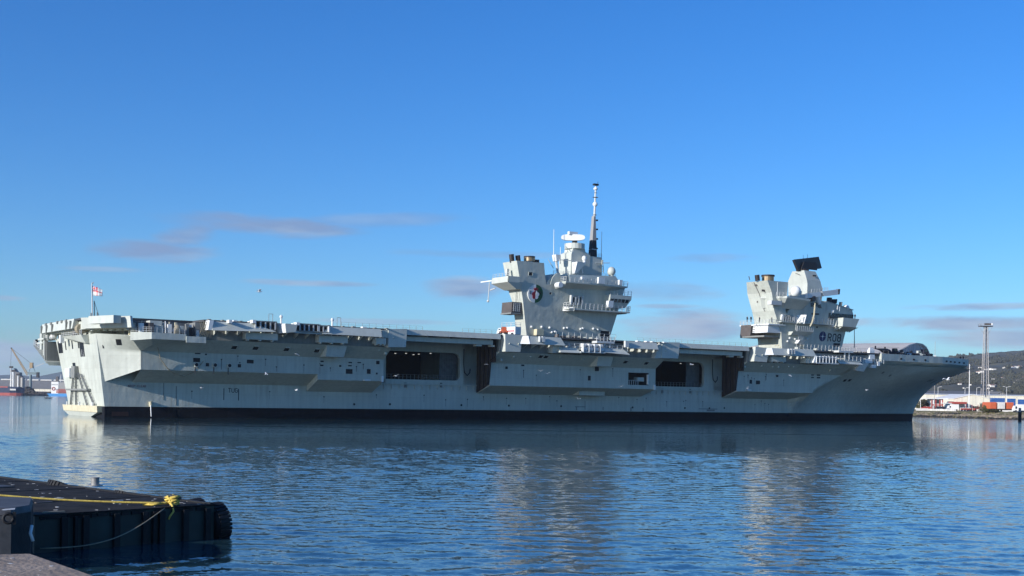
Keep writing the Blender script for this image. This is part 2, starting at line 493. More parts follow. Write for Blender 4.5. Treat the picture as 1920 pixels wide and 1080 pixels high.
    m1 = N.new('ShaderNodeMath'); m1.operation = 'MAXIMUM'; L.new(r.outputs[0], m1.inputs[0]); L.new(m0.outputs[0], m1.inputs[1])
    L.new(m1.outputs[0], mxx.inputs[0]); L.new(r2.outputs[0], mxx.inputs[1])
    pt = noise(0.05, 3, 0.5, (.5, 1.6, 1), .12)
    r3 = N.new('ShaderNodeMapRange'); r3.inputs[1].default_value = .35; r3.inputs[2].default_value = .65; r3.inputs[3].default_value = .75; r3.inputs[4].default_value = 1.2
    L.new(pt, r3.inputs[0])
    amt = mul(mxx.outputs[0], r3.outputs[0])
    gm = N.new('ShaderNodeNewGeometry')
    up = N.new('ShaderNodeVectorMath'); up.operation = 'ADD'; L.new(gm.outputs['Normal'], up.inputs[1])
    L.new(vscale(chop, amt), up.inputs[0])
    nm = N.new('ShaderNodeVectorMath'); nm.operation = 'NORMALIZE'
    L.new(up.outputs[0], nm.inputs[0]); L.new(nm.outputs[0], b.inputs['Normal'])
    # the sheet: a wide flat one, and a finely divided piece of real waves on the near side
    rng = np.random.RandomState(4)
    x0, x1, y0, y1, st = -95.0, 95.0, 18.0, 205.0, 0.22
    nx, ny = int((x1 - x0) / st) + 1, int((y1 - y0) / st) + 1
    xx, yy_ = np.meshgrid(np.linspace(x0, x1, nx), np.linspace(y0, y1, ny))
    def lowf(k, seed):
        q = np.random.RandomState(seed); z = np.zeros_like(xx)
        for _ in range(7):
            a_ = q.uniform(0, 2 * np.pi); f = k * q.uniform(.5, 1.6)
            z += np.sin(f * (np.cos(a_) * xx * .6 + np.sin(a_) * yy_ * 1.3) + q.uniform(0, 6.28))
        return z / 7
    z = np.zeros_like(xx)
    for i in range(34):
        lam = 0.70 * (2.0 / 0.70) ** rng.uniform(0, 1)
        th = math.radians(-70) + rng.normal(0, 0.95)
        k = 2 * np.pi / lam
        ph = k * (np.cos(th) * xx + np.sin(th) * yy_) + rng.uniform(0, 6.28) + 1.2 * lowf(.25, 40 + i)
        s_ = 0.0118 * rng.uniform(.6, 1.3)
        z += s_ / k * (np.sin(ph) + .22 * np.cos(2 * ph))
    edge = np.clip((yy_ - 190) / -75.0 + .9 * lowf(.05, 3), 0, 1)
    edge = edge * edge * (3 - 2 * edge)
    amp = edge * (.85 + .55 * lowf(.12, 5)) * np.clip((95 - np.abs(xx)) / 12, 0, 1)
    z = z * amp
    rim = np.minimum.reduce([np.clip((xx - x0) / 3, 0, 1), np.clip((x1 - xx) / 3, 0, 1), np.clip((yy_ - y0) / 3, 0, 1), np.clip((y1 - yy_) / 6, 0, 1)])
    z = z * rim - 0.045 * (1 - rim)
    co = np.stack([xx, yy_, z], -1).reshape(-1, 3)
    far = np.array([(-9000, -300, -.04), (9000, -300, -.04), (9000, 14000, -.04), (-9000, 14000, -.04)])
    idx = np.arange(nx * ny).reshape(ny, nx)
    quads = np.stack([idx[:-1, :-1], idx[:-1, 1:], idx[1:, 1:], idx[1:, :-1]], -1).reshape(-1, 4)
    quads = np.concatenate([quads, np.arange(4)[None] + nx * ny])
    co = np.concatenate([co, far])
    me = bpy.data.meshes.new('water')
    me.vertices.add(len(co)); me.vertices.foreach_set('co', co.astype(np.float32).ravel())
    me.loops.add(quads.size); me.loops.foreach_set('vertex_index', quads.astype(np.int32).ravel())
    me.polygons.add(len(quads)); me.polygons.foreach_set('loop_start', np.arange(0, quads.size, 4, dtype=np.int32))
    me.polygons.foreach_set('use_smooth', np.ones(len(quads), bool))
    me.update(calc_edges=True); me.materials.append(m_)
    o = bpy.data.objects.new('water', me); COL.objects.link(o)
    structure(o); o['label'] = 'rippled dark blue harbour water in front of the grey carrier'
water()

# ================================================================== the carrier
SHIP = thing('aircraft_carrier', 'grey twin-island aircraft carrier moored across the harbour', 'aircraft carrier', (-85.6855, 258.1325, 0), math.atan2(HEAD[1], HEAD[0]))
def S(): return MB(ship=True)
def sp(mb, name, m_, parent=None, **k): return mb.obj(name, m_, parent or SHIP, **k)

CL = -18.0
def stem_u(w):                      # how far forward the stem stands at height w
    T = [(-2, 281.5), (2.3, 282.3), (5, 283.8), (8, 286.5), (11, 291), (14, 297), (16, 302), (17.6, 305)]
    for (a, b), (c, d) in zip(T, T[1:]):
        if w <= c: return b + (d - b) * (w - a) / (c - a)
    return T[-1][1]
def interp(T, x):
    for (a, b), (c, d) in zip(T, T[1:]):
        if x <= c: return b + (d - b) * (max(x, a) - a) / (c - a)
    return T[-1][1]
KNUCKLE = [(186, 2.0), (192, 3.6), (198, 5.2), (203, 6.7), (205.5, 8.3), (208.5, 10.0), (214, 12.3), (219, 14.0), (225, 16.2), (232, 17.3), (260, 17.5)]
SIDE = [(0, 0), (6.4, 0), (8.4, 6), (14, 6), (16.7, 10), (17.5, 10.4)]
def fine_v(u, w):                   # fine fore body, widening to the deck
    k = max(0.0, min(1.0, (w - 2.0) / 15.5)) ** 1.35
    vm = 10.4 * k
    su = stem_u(w)
    Lw = 92 - 44 * k
    t = max(0.0, min(1.0, (su - u) / Lw))
    return CL + (vm - CL) * (1 - (1 - t) ** (1.9 + 0.6 * k))
def bow_v(u, w):                    # aft of that the flare meets the sponson along a rising knuckle
    b = max(0.0, min(1.0, (u - 222) / 30.0)); b = b * b * (3 - 2 * b)
    wk = interp(KNUCKLE, u)
    if w >= wk: a = interp(SIDE, w)
    else:
        v0 = min(0.0, fine_v(u, 0.5)); top = interp(SIDE, wk)
        a = v0 + (top - v0) * (max(w, 0) / wk) ** (1.0 + min(1.3, max(0, top) * 0.25))
    return a * (1 - b) + fine_v(u, w) * b if b > 0 else a
def hull():
    # levels up the side; below the ledge the midship side is flat
    def build(levels, name, m_):
        mb = S()
        us = [0, 30, 62, 92, 120, 145, 175, 184] + [186 + 2 * i for i in range(0, 48)]
        us = [u for u in us if u < 281]
        rings = []
        for u in us:
            rings.append([(u - (0.13 * max(w - 2, 0) if u == 0 else 0), bow_v(u, w) if u > 180 else 0.0, w) for w in levels])
        fr = [0.2, 0.4, 0.55, 0.7, 0.8, 0.88, 0.94, 0.975, 0.992, 1.0]
        for f in fr:
            rings.append([(279.9 + (stem_u(w) - 279.9) * f, bow_v(279.9 + (stem_u(w) - 279.9) * f, w), w) for w in levels])
        n = len(levels)
        full = []
        for r in rings:
            full.append(r + [(p[0], -30.6 if r[0][0] < 1 and len(full) == 0 else 2 * CL - p[1], p[2]) for p in reversed(r)])
        mb.loft(full, cap=True, closed=True)
        return sp(mb, name, m_, smooth=False)
    build([-1.5, 0, 1.2, 2.3], 'boot_topping', 'boot')
    lo = build([2.3, 3.3, 4.3, 5.3, 6.4, 7.1, 7.8, 8.6], 'hull_plating', 'paint')
    # the flared bow above, sponsons hide where it starts
    mb = S()
    lv = [8.6, 9.3, 10, 10.7, 11.4, 12.1, 12.8, 13.4, 14, 14.7, 15.4, 16.1, 16.8, 17.5]
    rings = []
    for u in [206.2 + 1.5 * i for i in range(0, 49)]:
        r = [(u, bow_v(u, w), w) for w in lv]
        rings.append(r + [(p[0], 2 * CL - p[1], p[2]) for p in reversed(r)])
    for f in [0.15, 0.3, 0.45, 0.6, 0.7, 0.8, 0.88, 0.94, 0.975, 0.992, 1.0]:
        r = []
        for w in lv:
            u = 280 + (stem_u(w) - 280) * f
            r.append((u, bow_v(u, w), w))
        rings.append(r + [(p[0], 2 * CL - p[1], p[2]) for p in reversed(r)])
    mb.loft(rings)
    sp(mb, 'flared_bow', 'paint', smooth=False)
    # upper hull body between the sponsons (hangar side) from the ledge to the deck
    mb = S()
    for u0, u1 in ((4, 66.2), (88, 145), (172, 200)):
        mb.box(u0, u1, -36, 0, 8.6, 19.5)
    mb.box(200, 232, -36, -6, 8.6, 19.5)
    mb.box(232, 250, -30, -10, 8.6, 19.5)
    sp(mb, 'hangar_block', 'paint')
hull()

# --- transom: raked plating, sill, openings
def stern():
    mb = S()
    # starboard quarter: plating that flares from the transom corner out to the sponson
    a0 = (0.0, 0.0, 7.55); a1 = (-2.0, 0.0, 17.6)
    b0 = (5.69,6,10.18); b1 = (5.63,6,13.96); c1 = (7.08,9.6,15.3)
    g0 = (2.67,9.6,16.34); g1 = (2.72,9,17.13)
    def patch(A, B, C_, D_, n=10):
        A, B, C_, D_ = map(Vector, (A, B, C_, D_))
        for i in range(n):
            for j in range(n):
                q = [A.lerp(B, x / n).lerp(D_.lerp(C_, x / n), y / n) for x, y in ((i, j), (i + 1, j), (i + 1, j + 1), (i, j + 1))]
                mb.face([tuple(k) for k in q])
    patch(a0, b0, b1, (-1.4, 0.0, 14.4))
    patch((-1.4, 0.0, 14.4), b1, g1, a1)
    sp(mb, 'quarter_plating', 'paint', smooth=True)
    mb = S().face([b1, c1, g0, g1])
    mb.face([a1, g1, (2.4, -3, 17.2), (-2.0, -3, 17.6)])
    sp(mb, 'quarter_top', 'paint')
    mb = S()
    # transom plating inside the corners
    mb.loft([[(0.02, -0.02, 2.3), (0.02, -30.5, 2.3), (4, -30.5, 2.3), (4, -0.02, 2.3)],
             [(-2.0, -0.02, 17.6), (-2.0, -35.5, 17.6), (4, -35.5, 17.6), (4, -0.02, 17.6)]])
    mb.box(-1.6, 5, -35, -6, 17.6, 19.6)
    sp(mb, 'transom', 'paint')
    # landing sill at the waterline
    mb = S()
    mb.loft([[(-1.0, -2.0, 1.0), (-1.0, -31, 1.0), (0.3, -31, 1.0), (0.3, -2.0, 1.0)],
             [(-1.2, -1.6, 2.35), (-1.2, -31.4, 2.35), (0.3, -31.4, 2.35), (0.3, -1.6, 2.35)]])
    sp(mb, 'stern_platform', 'tread')
    mb = S()
    mb.loft([[(-0.2, -15, -1), (-0.2, -25, -1), (0.3, -25, -1), (0.3, -15, -1)],
             [(-0.95, -2.4, 0.95), (-0.95, -30.6, 0.95), (0.3, -30.6, 0.95), (0.3, -2.4, 0.95)]])
    sp(mb, 'platform_skirt', 'paint')
    for v in (-6, -17, -28):
        sp(S().box(-1.1, -0.8, v - 0.2, v + 0.2, 2.35, 3.1), 'bollard', 'white')
    # dark panels painted for the shade inside openings in the transom and quarter
    def tr(rects, name='opening', m_='dark'):
        for (v0, v1, w0, w1) in rects:
            f = lambda w: -0.13 * (w - 2.3)
            q = S().hexa([(f(w0) - 0.04, v0, w0), (f(w0) - 0.04, v1, w0), (f(w0) + 0.4, v1, w0), (f(w0) + 0.4, v0, w0),
                          (f(w1) - 0.04, v0, w1), (f(w1) - 0.04, v1, w1), (f(w1) + 0.4, v1, w1), (f(w1) + 0.4, v0, w1)])
            sp(q, name, m_)
    tr([(-33.8, -29.8, 14.2, 16.9), (-27.2, -26.3, 14.8, 16.8), (-21.2, -20.2, 14.9, 16.9), (-15.8, -14.9, 14.9, 16.7), (-14.6, -11.0, 13.0, 16.3), (-22.5, -20.0, 10.2, 11.8)])
    for v in (-13.4, -12.2):
        tr([(v, v + 0.3, 13.0, 14.6)], 'stanchion', 'rail')
    # two slanting windows on the quarter plating
    def qp(q, name):
        o = Vector((-.60, .70, -.1))
        out = [tuple(Vector(p) + o * .12) for p in q]; inn = [tuple(Vector(p) - o * .3) for p in q]
        sp(S().loft([out, inn]), name, 'dark')
    qp([(.96, 4.08, 16.35), (1.64, 5.16, 16.34), (2.16, 4.16, 15.17), (1.42, 3.28, 15.17)], 'window')
    qp([(-.89, .63, 15.6), (-.67, .83, 15.61), (-.48, .81, 14.5), (-.71, .61, 14.49)], 'window')
    # ladders and gantry legs hanging down the transom
    top = -0.13 * 7.7
    mb = S()
    for v0, v1, z0, z1 in ((-21.5, -27.5, 9.4, 2.4), (-19.5, -22.5, 9.6, 2.4), (-17.5, -13.0, 9.6, 2.4), (-15.0, -7.0, 9.2, 2.4)):
        def xz(v, z): return (-0.13 * (z - 2.3) - 0.4, v, z)
        a, b = xz(v0, z0), xz(v1, z1)
        mb.path([(p[0], p[1], p[2]) for p in (a, b)], 0.13, n=4)
        a2, b2 = xz(v0 + 1.0, z0), xz(v1 + 1.0, z1)
        mb.path([a2, b2], 0.10, n=4)
        for k in range(9):
            t = (k + 0.5) / 9
            mb.path([tuple(Vector(a).lerp(Vector(b), t)), tuple(Vector(a2).lerp(Vector(b2), t))], 0.07, n=4)
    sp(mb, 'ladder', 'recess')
    mb = S()
    mb.box(-1.5, -0.5, -27, -9, 5.6, 6.0)
    sp(mb, 'staging', 'inner')
    sp(S().box(-1.9, -0.8, -26.5, -22.5, 8.6, 10.6), 'locker', 'white')
    sp(S().box(-2.0, -0.8, -20.5, -17.6, 8.4, 11.0), 'hatch_house', 'inner')
stern()

# --- starboard sponsons ------------------------------------------------------
def sponson(segs, u_end_aft, ends, hole=None):
    """segs: list of (u0, u1, w_in, w_out) for the bottom; side face v=6 up to w=14, then flare to v=10 at w=16.7"""
    mb = S()
    for (u0, u1, wi, wo) in segs:
        mb.face([(u0, 0, wi), (u1, 0, wi), (u1, 6, wo), (u0, 6, wo)])            # lower soffit
        spans = [(u0, u1, wo, 14.0)]
        if hole and u0 <= hole[0] < u1:
            h0, h1, z0, z1 = hole
            spans = [(u0, h0, wo, 14.0), (h1, u1, wo, 14.0), (h0, h1, wo, z0), (h0, h1, z1, 14.0)]
        for (a, b, z0, z1) in spans:
            mb.face([(a, 6, z0), (b, 6, z0), (b, 6, z1), (a, 6, z1)])
        mb.face([(u0, 6, 14.0), (u1, 6, 14.0), (u1, 10, 16.7), (u0, 10, 16.7)])  # upper soffit
        mb.face([(u0, 10, 16.7), (u1, 10, 16.7), (u1, 0, 16.72), (u0, 0, 16.72)])
    for (a, b) in zip(segs, segs[1:]):
        mb.face([(a[1], 0, a[2]), (a[1], 6, a[3]), (a[1], 6, b[3]), (a[1], 0, b[2])])
    for u, s_ in ((segs[0][0], segs[0]), (segs[-1][1], segs[-1])):
        if u in ends:
            mb.face([(u, 0, s_[2]), (u, 6, s_[3]), (u, 6, 14.0), (u, 10, 16.7), (u, 0, 16.72)])
    return sp(mb, 'sponson', 'paint')
UA, UB, UC, UD, UE = 62.5, 92.0, 145.2, 175.3, 206.3
step_u = 45.8
sponson([(5.7, step_u, 7.5, 10.15), (step_u, UA, 6.2, 8.9)], 5.7, (UA,))
hole = [(135.77,142.77,9.48,12.78)][0]
sponson([(UB, UC, 6.45, 8.45)], UB, (UB, UC), hole)
sponson([(UD, UE, 6.42, 8.38)], UD, (UD,))
# inner face of the boat bay in the middle sponson
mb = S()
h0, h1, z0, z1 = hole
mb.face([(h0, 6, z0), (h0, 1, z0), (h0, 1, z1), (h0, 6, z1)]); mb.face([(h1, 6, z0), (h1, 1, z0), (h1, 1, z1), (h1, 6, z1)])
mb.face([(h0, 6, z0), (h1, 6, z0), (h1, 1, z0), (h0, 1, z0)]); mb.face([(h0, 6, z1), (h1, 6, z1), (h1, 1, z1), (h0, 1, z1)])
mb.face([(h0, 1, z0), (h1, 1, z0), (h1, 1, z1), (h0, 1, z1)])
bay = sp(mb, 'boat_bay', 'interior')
mb = S().box(h1 - 3.2, h1 - 0.9, 3.6, 5.2, z0 + 1.0, z0 + 2.1); sp(mb, 'bay_locker', 'paint_plain', bay)
mb = S()
for k in range(5): mb.box(h0 + 0.8 + k * 0.75, h0 + 0.95 + k * 0.75, 5.3, 5.4, z0, z0 + 1.3)
mb.box(h0 + 0.4, h1 - 1, 5.3, 5.4, z0 + 1.2, z0 + 1.3)
sp(mb, 'railing', 'rail', bay)
sp(S().box(h1 - 0.35, h1 - 0.05, 5.6, 6.15, z0 + 0.2, z1 - 0.4), 'fender_post', 'white', bay)
# aft lit triangle under the forward end of the flap on the second sponson
mb = S()
q = [(121.59,3,7.6),(130.07,3,7.74),(130.09,3,6.6),(121.61,3,6.48)]
mb.box(q[0][0], q[1][0], 0.2, 3.2, q[3][2], q[0][2]); sp(mb, 'fairing', 'paint')

# gallery wall and fittings under the deck edge
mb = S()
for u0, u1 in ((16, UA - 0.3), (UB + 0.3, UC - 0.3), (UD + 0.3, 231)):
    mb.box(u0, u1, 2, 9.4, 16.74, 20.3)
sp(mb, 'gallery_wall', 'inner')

# --- lift recesses ----------------------------------------------------------
def lift(u0, u1, opening, oplight):
    r = opening
    # hangar side wall with a rounded opening in it
    mb = S()
    hu0, hu1, hw0, hw1 = r
    rad = 1.9
    outer = [(u0 - 0.4, 8.6), (u1 + 0.6, 8.6), (u1 + 0.6, 20.0), (u0 - 0.4, 20.0)]
    def arc(cx, cy, a0, a1, n=6): return [(cx + rad * math.cos(a0 + (a1 - a0) * k / n), cy + rad * math.sin(a0 + (a1 - a0) * k / n)) for k in range(n + 1)]
    loop = arc(hu1 - rad, hw0 + rad * 0.8, -math.pi / 2, 0) + arc(hu1 - rad, hw1 - rad, 0, math.pi / 2) + arc(hu0 + rad, hw1 - rad, math.pi / 2, math.pi) + arc(hu0 + rad, hw0 + rad * 0.8, math.pi, 1.5 * math.pi)
    loop = [(a, max(b, hw0)) for a, b in loop]
    n = len(loop); c = ((hu0 + hu1) / 2, (hw0 + hw1) / 2)
    def out(p):
        d = (p[0] - c[0], p[1] - c[1]); ts = []
        if d[0] > 1e-6: ts.append((outer[1][0] - c[0]) / d[0])
        if d[0] < -1e-6: ts.append((outer[0][0] - c[0]) / d[0])
        if d[1] > 1e-6: ts.append((20.0 - c[1]) / d[1])
        if d[1] < -1e-6: ts.append((8.6 - c[1]) / d[1])
        t = min(ts); return (c[0] + d[0] * t, c[1] + d[1] * t)
    o_ = [out(p) for p in loop]
    corners = [(outer[1][0], 8.6), (outer[1][0], 20.0), (outer[0][0], 20.0), (outer[0][0], 8.6)]
    for i in range(n):
        a, b = loop[i], loop[(i + 1) % n]; A, B = o_[i], o_[(i + 1) % n]
        poly = [a, b, B]
        if abs(A[0] - B[0]) > 1e-4 and abs(A[1] - B[1]) > 1e-4:
            for q in corners:
                if min(abs(q[0] - A[0]), abs(q[1] - A[1])) < 1e-4 and min(abs(q[0] - B[0]), abs(q[1] - B[1])) < 1e-4: poly.append(q); break
        poly.append(A)
        mb.face([(p[0], 0.0, p[1]) for p in poly])
        mb.face([(a[0], 0.0, a[1]), (b[0], 0.0, b[1]), (b[0], -0.9, b[1]), (a[0], -0.9, a[1])])
    wall = sp(mb, 'hangar_wall', 'paint')
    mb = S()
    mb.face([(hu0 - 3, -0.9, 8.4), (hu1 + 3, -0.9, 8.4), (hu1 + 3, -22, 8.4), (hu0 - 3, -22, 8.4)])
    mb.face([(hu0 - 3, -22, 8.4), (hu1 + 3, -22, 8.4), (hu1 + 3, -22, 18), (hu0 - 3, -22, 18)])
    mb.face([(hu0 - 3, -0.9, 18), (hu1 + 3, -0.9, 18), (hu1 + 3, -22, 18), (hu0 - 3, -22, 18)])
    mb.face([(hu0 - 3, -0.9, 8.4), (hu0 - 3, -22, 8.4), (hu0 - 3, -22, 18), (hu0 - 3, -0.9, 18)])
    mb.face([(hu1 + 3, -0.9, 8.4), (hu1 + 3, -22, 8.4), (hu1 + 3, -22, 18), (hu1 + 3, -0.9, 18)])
    sp(mb, 'hangar_interior', 'dark')  # lining coloured near-black for the unlit hangar
    # inner roller door, half drawn
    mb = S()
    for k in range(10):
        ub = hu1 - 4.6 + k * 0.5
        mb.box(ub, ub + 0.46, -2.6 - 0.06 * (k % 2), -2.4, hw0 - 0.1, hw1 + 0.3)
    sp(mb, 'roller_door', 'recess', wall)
    # stanchions and chains along the threshold
    mb = S().rail([(hu0 + 0.6, -0.5, hw0), (hu1 - 0.8, -0.5, hw0)], 1.2, 1.1, 0.05, 2)
    sp(mb, 'safety_rail', 'inner', wall)
    for (lu, lw) in oplight:
        sp(S().box(lu - 0.2, lu + 0.2, -1.3, -1.1, lw - 0.08, lw + 0.08), 'lamp', 'lampglow', wall)
    # ledge
    sp(S().box(u0, u1 + 0.3, 0.02, 0.35, 8.3, 8.6), 'ledge', 'paint', wall)
    for k in range(14):
        uu = u0 + 1 + k * (u1 - u0 - 2) / 13
        sp(S().box(uu, uu + 0.18, 0.02, 0.2, 7.2, 8.28), 'bracket', 'paint', wall)
    # lift platform with its deep fascia
    pl = sp(S().plan([(u0 + 1.7, 0.3), (u1 - 0.4, 0.3), (u1 - 0.1, 10.6), (u0 + 3.4, 10.6)], 20.1, 21.05), 'lift_platform', 'deck')
    n = 14
    a, b = u0 + 3.4, u1 - 0.1
    mb = S()
    mb.loft([[(a, 10.62, 21.05), (b, 10.62, 21.05), (b, 10.3, 21.05), (a, 10.3, 21.05)], [(a, 11.0, 19.75), (b, 11.0, 19.75), (b, 10.2, 19.75), (a, 10.2, 19.75)]])
    sp(mb, 'fascia', 'paint_plain', pl)
    for k in range(n):
        uu = a + (b - a) * (k + 0.2) / n
        q = S().hexa([(uu, 10.62, 20.9), (uu + 0.10, 10.62, 20.9), (uu + 0.10, 10.70, 20.9), (uu, 10.70, 20.9), (uu + 1.2, 10.96, 19.85), (uu + 1.3, 10.96, 19.85), (uu + 1.3, 11.02, 19.85), (uu + 1.2, 11.02, 19.85)])
        sp(q, 'light_stripe_rib', 'paint_plain', pl)  # slanted ribs added to imitate diagonal stripes of light on the fascia
    sp(S().box(u0 + 2.5, u1 - 1.6, 8.9, 9.7, 18.35, 19.45), 'edge_beam', 'paint', pl)
    mb = S()
    for k in range(5):
        uu = u0 + 4 + k * (u1 - u0 - 6) / 4
        mb.box(uu, uu + 0.35, 0.5, 8.9, 18.9, 20.05)
    sp(mb, 'cross_beam', 'paint', pl)
    for (q0, q1) in ((u1 - 6.2, u1 - 4.6), (u1 - 2.0, u1 - 0.9)):
        sp(S().box(q0, q1, 8.0, 9.4, 17.9, 18.3), 'sheave_block', 'paint', pl)
    # brown guide towers on the forward wall of the recess
    for k in range(9):
        v0 = 0.15 + k * 0.95
        top = 19.6
        lo = 6.6 + (v0 / 6.0) * 2.1 if v0 < 6 else 14 + (v0 - 6) * 0.67
        d = 0.55 if k % 2 else 0.28
        lo2 = 6.6 + ((v0 + .82) / 6.0) * 2.1 if v0 < 5.5 else 14 + (v0 + .82 - 6) * 0.67
        sp(S().hexa([(u1 - d, v0, lo), (u1 - .02, v0, lo), (u1 - .02, v0 + .82, lo2), (u1 - d, v0 + .82, lo2), (u1 - d, v0, top), (u1 - .02, v0, top), (u1 - .02, v0 + .82, top), (u1 - d, v0 + .82, top)]), 'guide_rail', 'guide')
    sp(S().box(u1 - 0.16, u1 - 0.04, 0.05, 8.8, 14.2, 19.7), 'guide_wall', 'guide')
    # hanging power cable
    pts = [(u1 - 4.3, 0.5, 17.5), (u1 - 4.4, 0.6, 14), (u1 - 4.2, 0.7, 11.6), (u1 - 3.4, 0.8, 10.9), (u1 - 2.6, 0.7, 11.6), (u1 - 2.4, 0.5, 12.6)]
    sp(S().path(pts, 0.13, n=6), 'power_cable', 'ink')
lift(UA, UB, [(65.12,87.01,9.57,16.41)][0], [(u, w) for u, _, w in [(69.35,-1,15.82),(72.28,-1,15.92),(74.35,-1,15.67),(75.83,-1,15.85),(79.13,-1,16.15),(69.59,-1,10.34)]])
lift(UC, UD, [(148.88,168.22,9.41,16.47)][0], [(u, w) for u, _, w in [(160.4,-1,16.02),(165.01,-1,15.85)]])

# --- flight deck -----------------------------------------------------------
mb = S()
plan = [(-4, -5), (-4, -41), (2, -52), (60, -55), (180, -55), (240, -47), (300, -44), (302, -40), (302, -15), (301, -11.8), (296, -8.2), (290, -3.2), (262, 9), (244, 10.2), (176.5, 10.2), (175.6, 0.2), (146, 0.2), (145.2, 10.2), (92.6, 10.2), (92.2, 0.2), (64.6, 0.2), (63.4, 10.2), (17.6, 10.2), (17.4, 3.6), (3.2, 3.6), (2.6, 9.6), (1.8, 10.2)]
mb.plan(plan, 20.55, 20.98)
sp(mb, 'flight_deck', 'deck')
# deck-edge band round the stern
mb = S()
mb.loft([[(1.9, 10.8, 20.95), (-4.2, -4, 20.95), (-3.4, -4.4, 20.95), (2.6, 10.0, 20.95)], [(2.2, 10.8, 18.6), (-3.6, -4, 18.7), (-2.8, -4.4, 18.7), (2.9, 10.0, 18.6)]])
e1 = sp(mb, 'deck_edge_plate', 'paint_plain')
mb = S()
mb.loft([[(-4.3, -9, 21.0), (-4.3, -38.8, 21.0), (-3.4, -38.8, 21.0), (-3.4, -9, 21.0)], [(-4.6, -9.5, 18.9), (-4.6, -39.4, 18.9), (-3.4, -39.4, 18.9), (-3.4, -9.5, 18.9)]])
e2 = sp(mb, 'deck_edge_plate', 'paint_plain')
mb = S().hexa([(-4.0, -3.8, 20.9), (0.6, 6.6, 20.9), (1.2, 6.2, 20.9), (-3.4, -4.2, 20.9), (-4.0, -3.2, 19.5), (0.8, 7.0, 19.5), (1.2, 6.2, 19.5), (-3.4, -4.2, 19.5)])
mb = S()
mb.loft([[(0.5, 9.4, 20.99), (-2.6, 1.4, 20.99), (-4.1, 2.0, 20.99), (-1.2, 10.0, 20.99)], [(0.5, 9.4, 19.4), (-2.6, 1.4, 19.4), (-4.1, 2.0, 19.4), (-1.2, 10.0, 19.4)]])
sp(mb, 'net_box', 'paint_plain', e1)
for v in (-16, -20, -24, -30, -35):
    sp(S().box(-4.6, -4.2, v, v + 1.1, 20.5, 21.08), 'deck_edge_strip', 'inner', e2)
for v in (-11, -14.5, -27.5, -33, -38):
    sp(S().box(-4.85, -4.5, v, v + 0.35, 18.9, 20.6), 'bracket', 'inner', e2)
for k in range(7):
    t = k / 6
    sp(S().box(3.4 - 5.5 * t, 3.9 - 5.5 * t, 2 - 5 * t, 8.6 - 13.0 * t, 18.2, 18.62), 'deck_beam', 'paint')
mb = S().box(-3.2, 3, -40, 9, 17.9, 18.05)
sp(S().plan([(2.0, 8.6), (-3.3, -4.6), (-3.3, -40), (8, -40), (8, 2.7), (3.0, 2.7)], 18.62, 20.5), 'deck_underside', 'paint')
# round-down platform amidships on the stern with boats gear (shaded recess)
mb = S()
mb.loft([[(-2.6, -6, 15.7), (-2.6, -18, 16.6), (-0.4, -18, 16.6), (-0.4, -6, 15.7)], [(-3.6, -6, 17.5), (-3.6, -23, 17.6), (-0.4, -23, 17.6), (-0.4, -6, 17.5)]])
g = sp(mb, 'stern_gallery', 'paint')
sp(S().rail([(-3.5, -23, 17.6), (-3.5, -6, 17.5)], 1.1, 1.6, 0.07), 'railing', 'rail', g)
sp(S().tube((-3.0, -9.5, 18.8), (-3.0, -7.5, 18.8), 1.1, n=14), 'cable_reel', 'rope', g)
sp(S().box(-3.4, -2.4, -14, -12, 17.6, 18.7), 'winch', 'brown', g)
sp(S().box(-3.9, -3.1, -24, -22.6, 16.2, 18.0), 'gallery_post', 'white', g)
# port quarter sponson, seen past the stern
mb = S()
mb.loft([[(-3.2, -36, 11.4), (-3.2, -48, 15.2), (8, -48, 15.2), (8, -36, 11.4)], [(-4.0, -36, 12.2), (-4.0, -49.3, 16.4), (8, -49.3, 16.4), (8, -36, 12.2)]])
pq = sp(mb, 'quarter_sponson', 'paint')
mb = S().box(-3.6, 7.5, -38, -36.9, 11.9, 17.0)
mb.box(1.0, 7.5, -45, -38, 13.5, 17)
mb.side([(-3.9, 12.4), (-3.9, 17.2), (-3.3, 17.2), (-3.3, 12.4)], -37.2, -38.0)
sp(mb, 'sponson_wall', 'inner', pq)
mb = S()
mb.box(-3.8, -3.2, -43, -41.5, 15.2, 20.2); mb.box(-3.9, -1, -46, -40, 16.6, 17.0); mb.box(-3.9, -1, -45, -39, 17.5, 17.9)
mb.box(-3.7, -3.0, -40.2, -39.4, 13.8, 17.3)
sp(mb, 'pillar', 'paint_plain', pq)
sp(S().rail([(-3.9, -49, 16.4), (-3.9, -43, 15.2)], 1.3, 1.8, 0.08), 'railing', 'rail', pq)
sp(S().box(-3.9, -3.3, -47.8, -47.0, 16.2, 17.8), 'door', 'dark', pq)
for v, z, s_ in ((-44, 15.4, 0.9), (-41, 18.0, 0.8), (-37, 17.6, 0.8), (-34.5, 17.9, 1.0)):
    sp(S().ball((-2.6, v, z + 0.4), s_ * 0.8, 8, 6), 'capstan', 'raft', pq)
mb = S()
for v in (-44.5, -40, -37): mb.box(-3.6, -3.3, v, v + 0.3, 17.2, 19.0)
sp(mb, 'stay', 'paint_plain', pq)

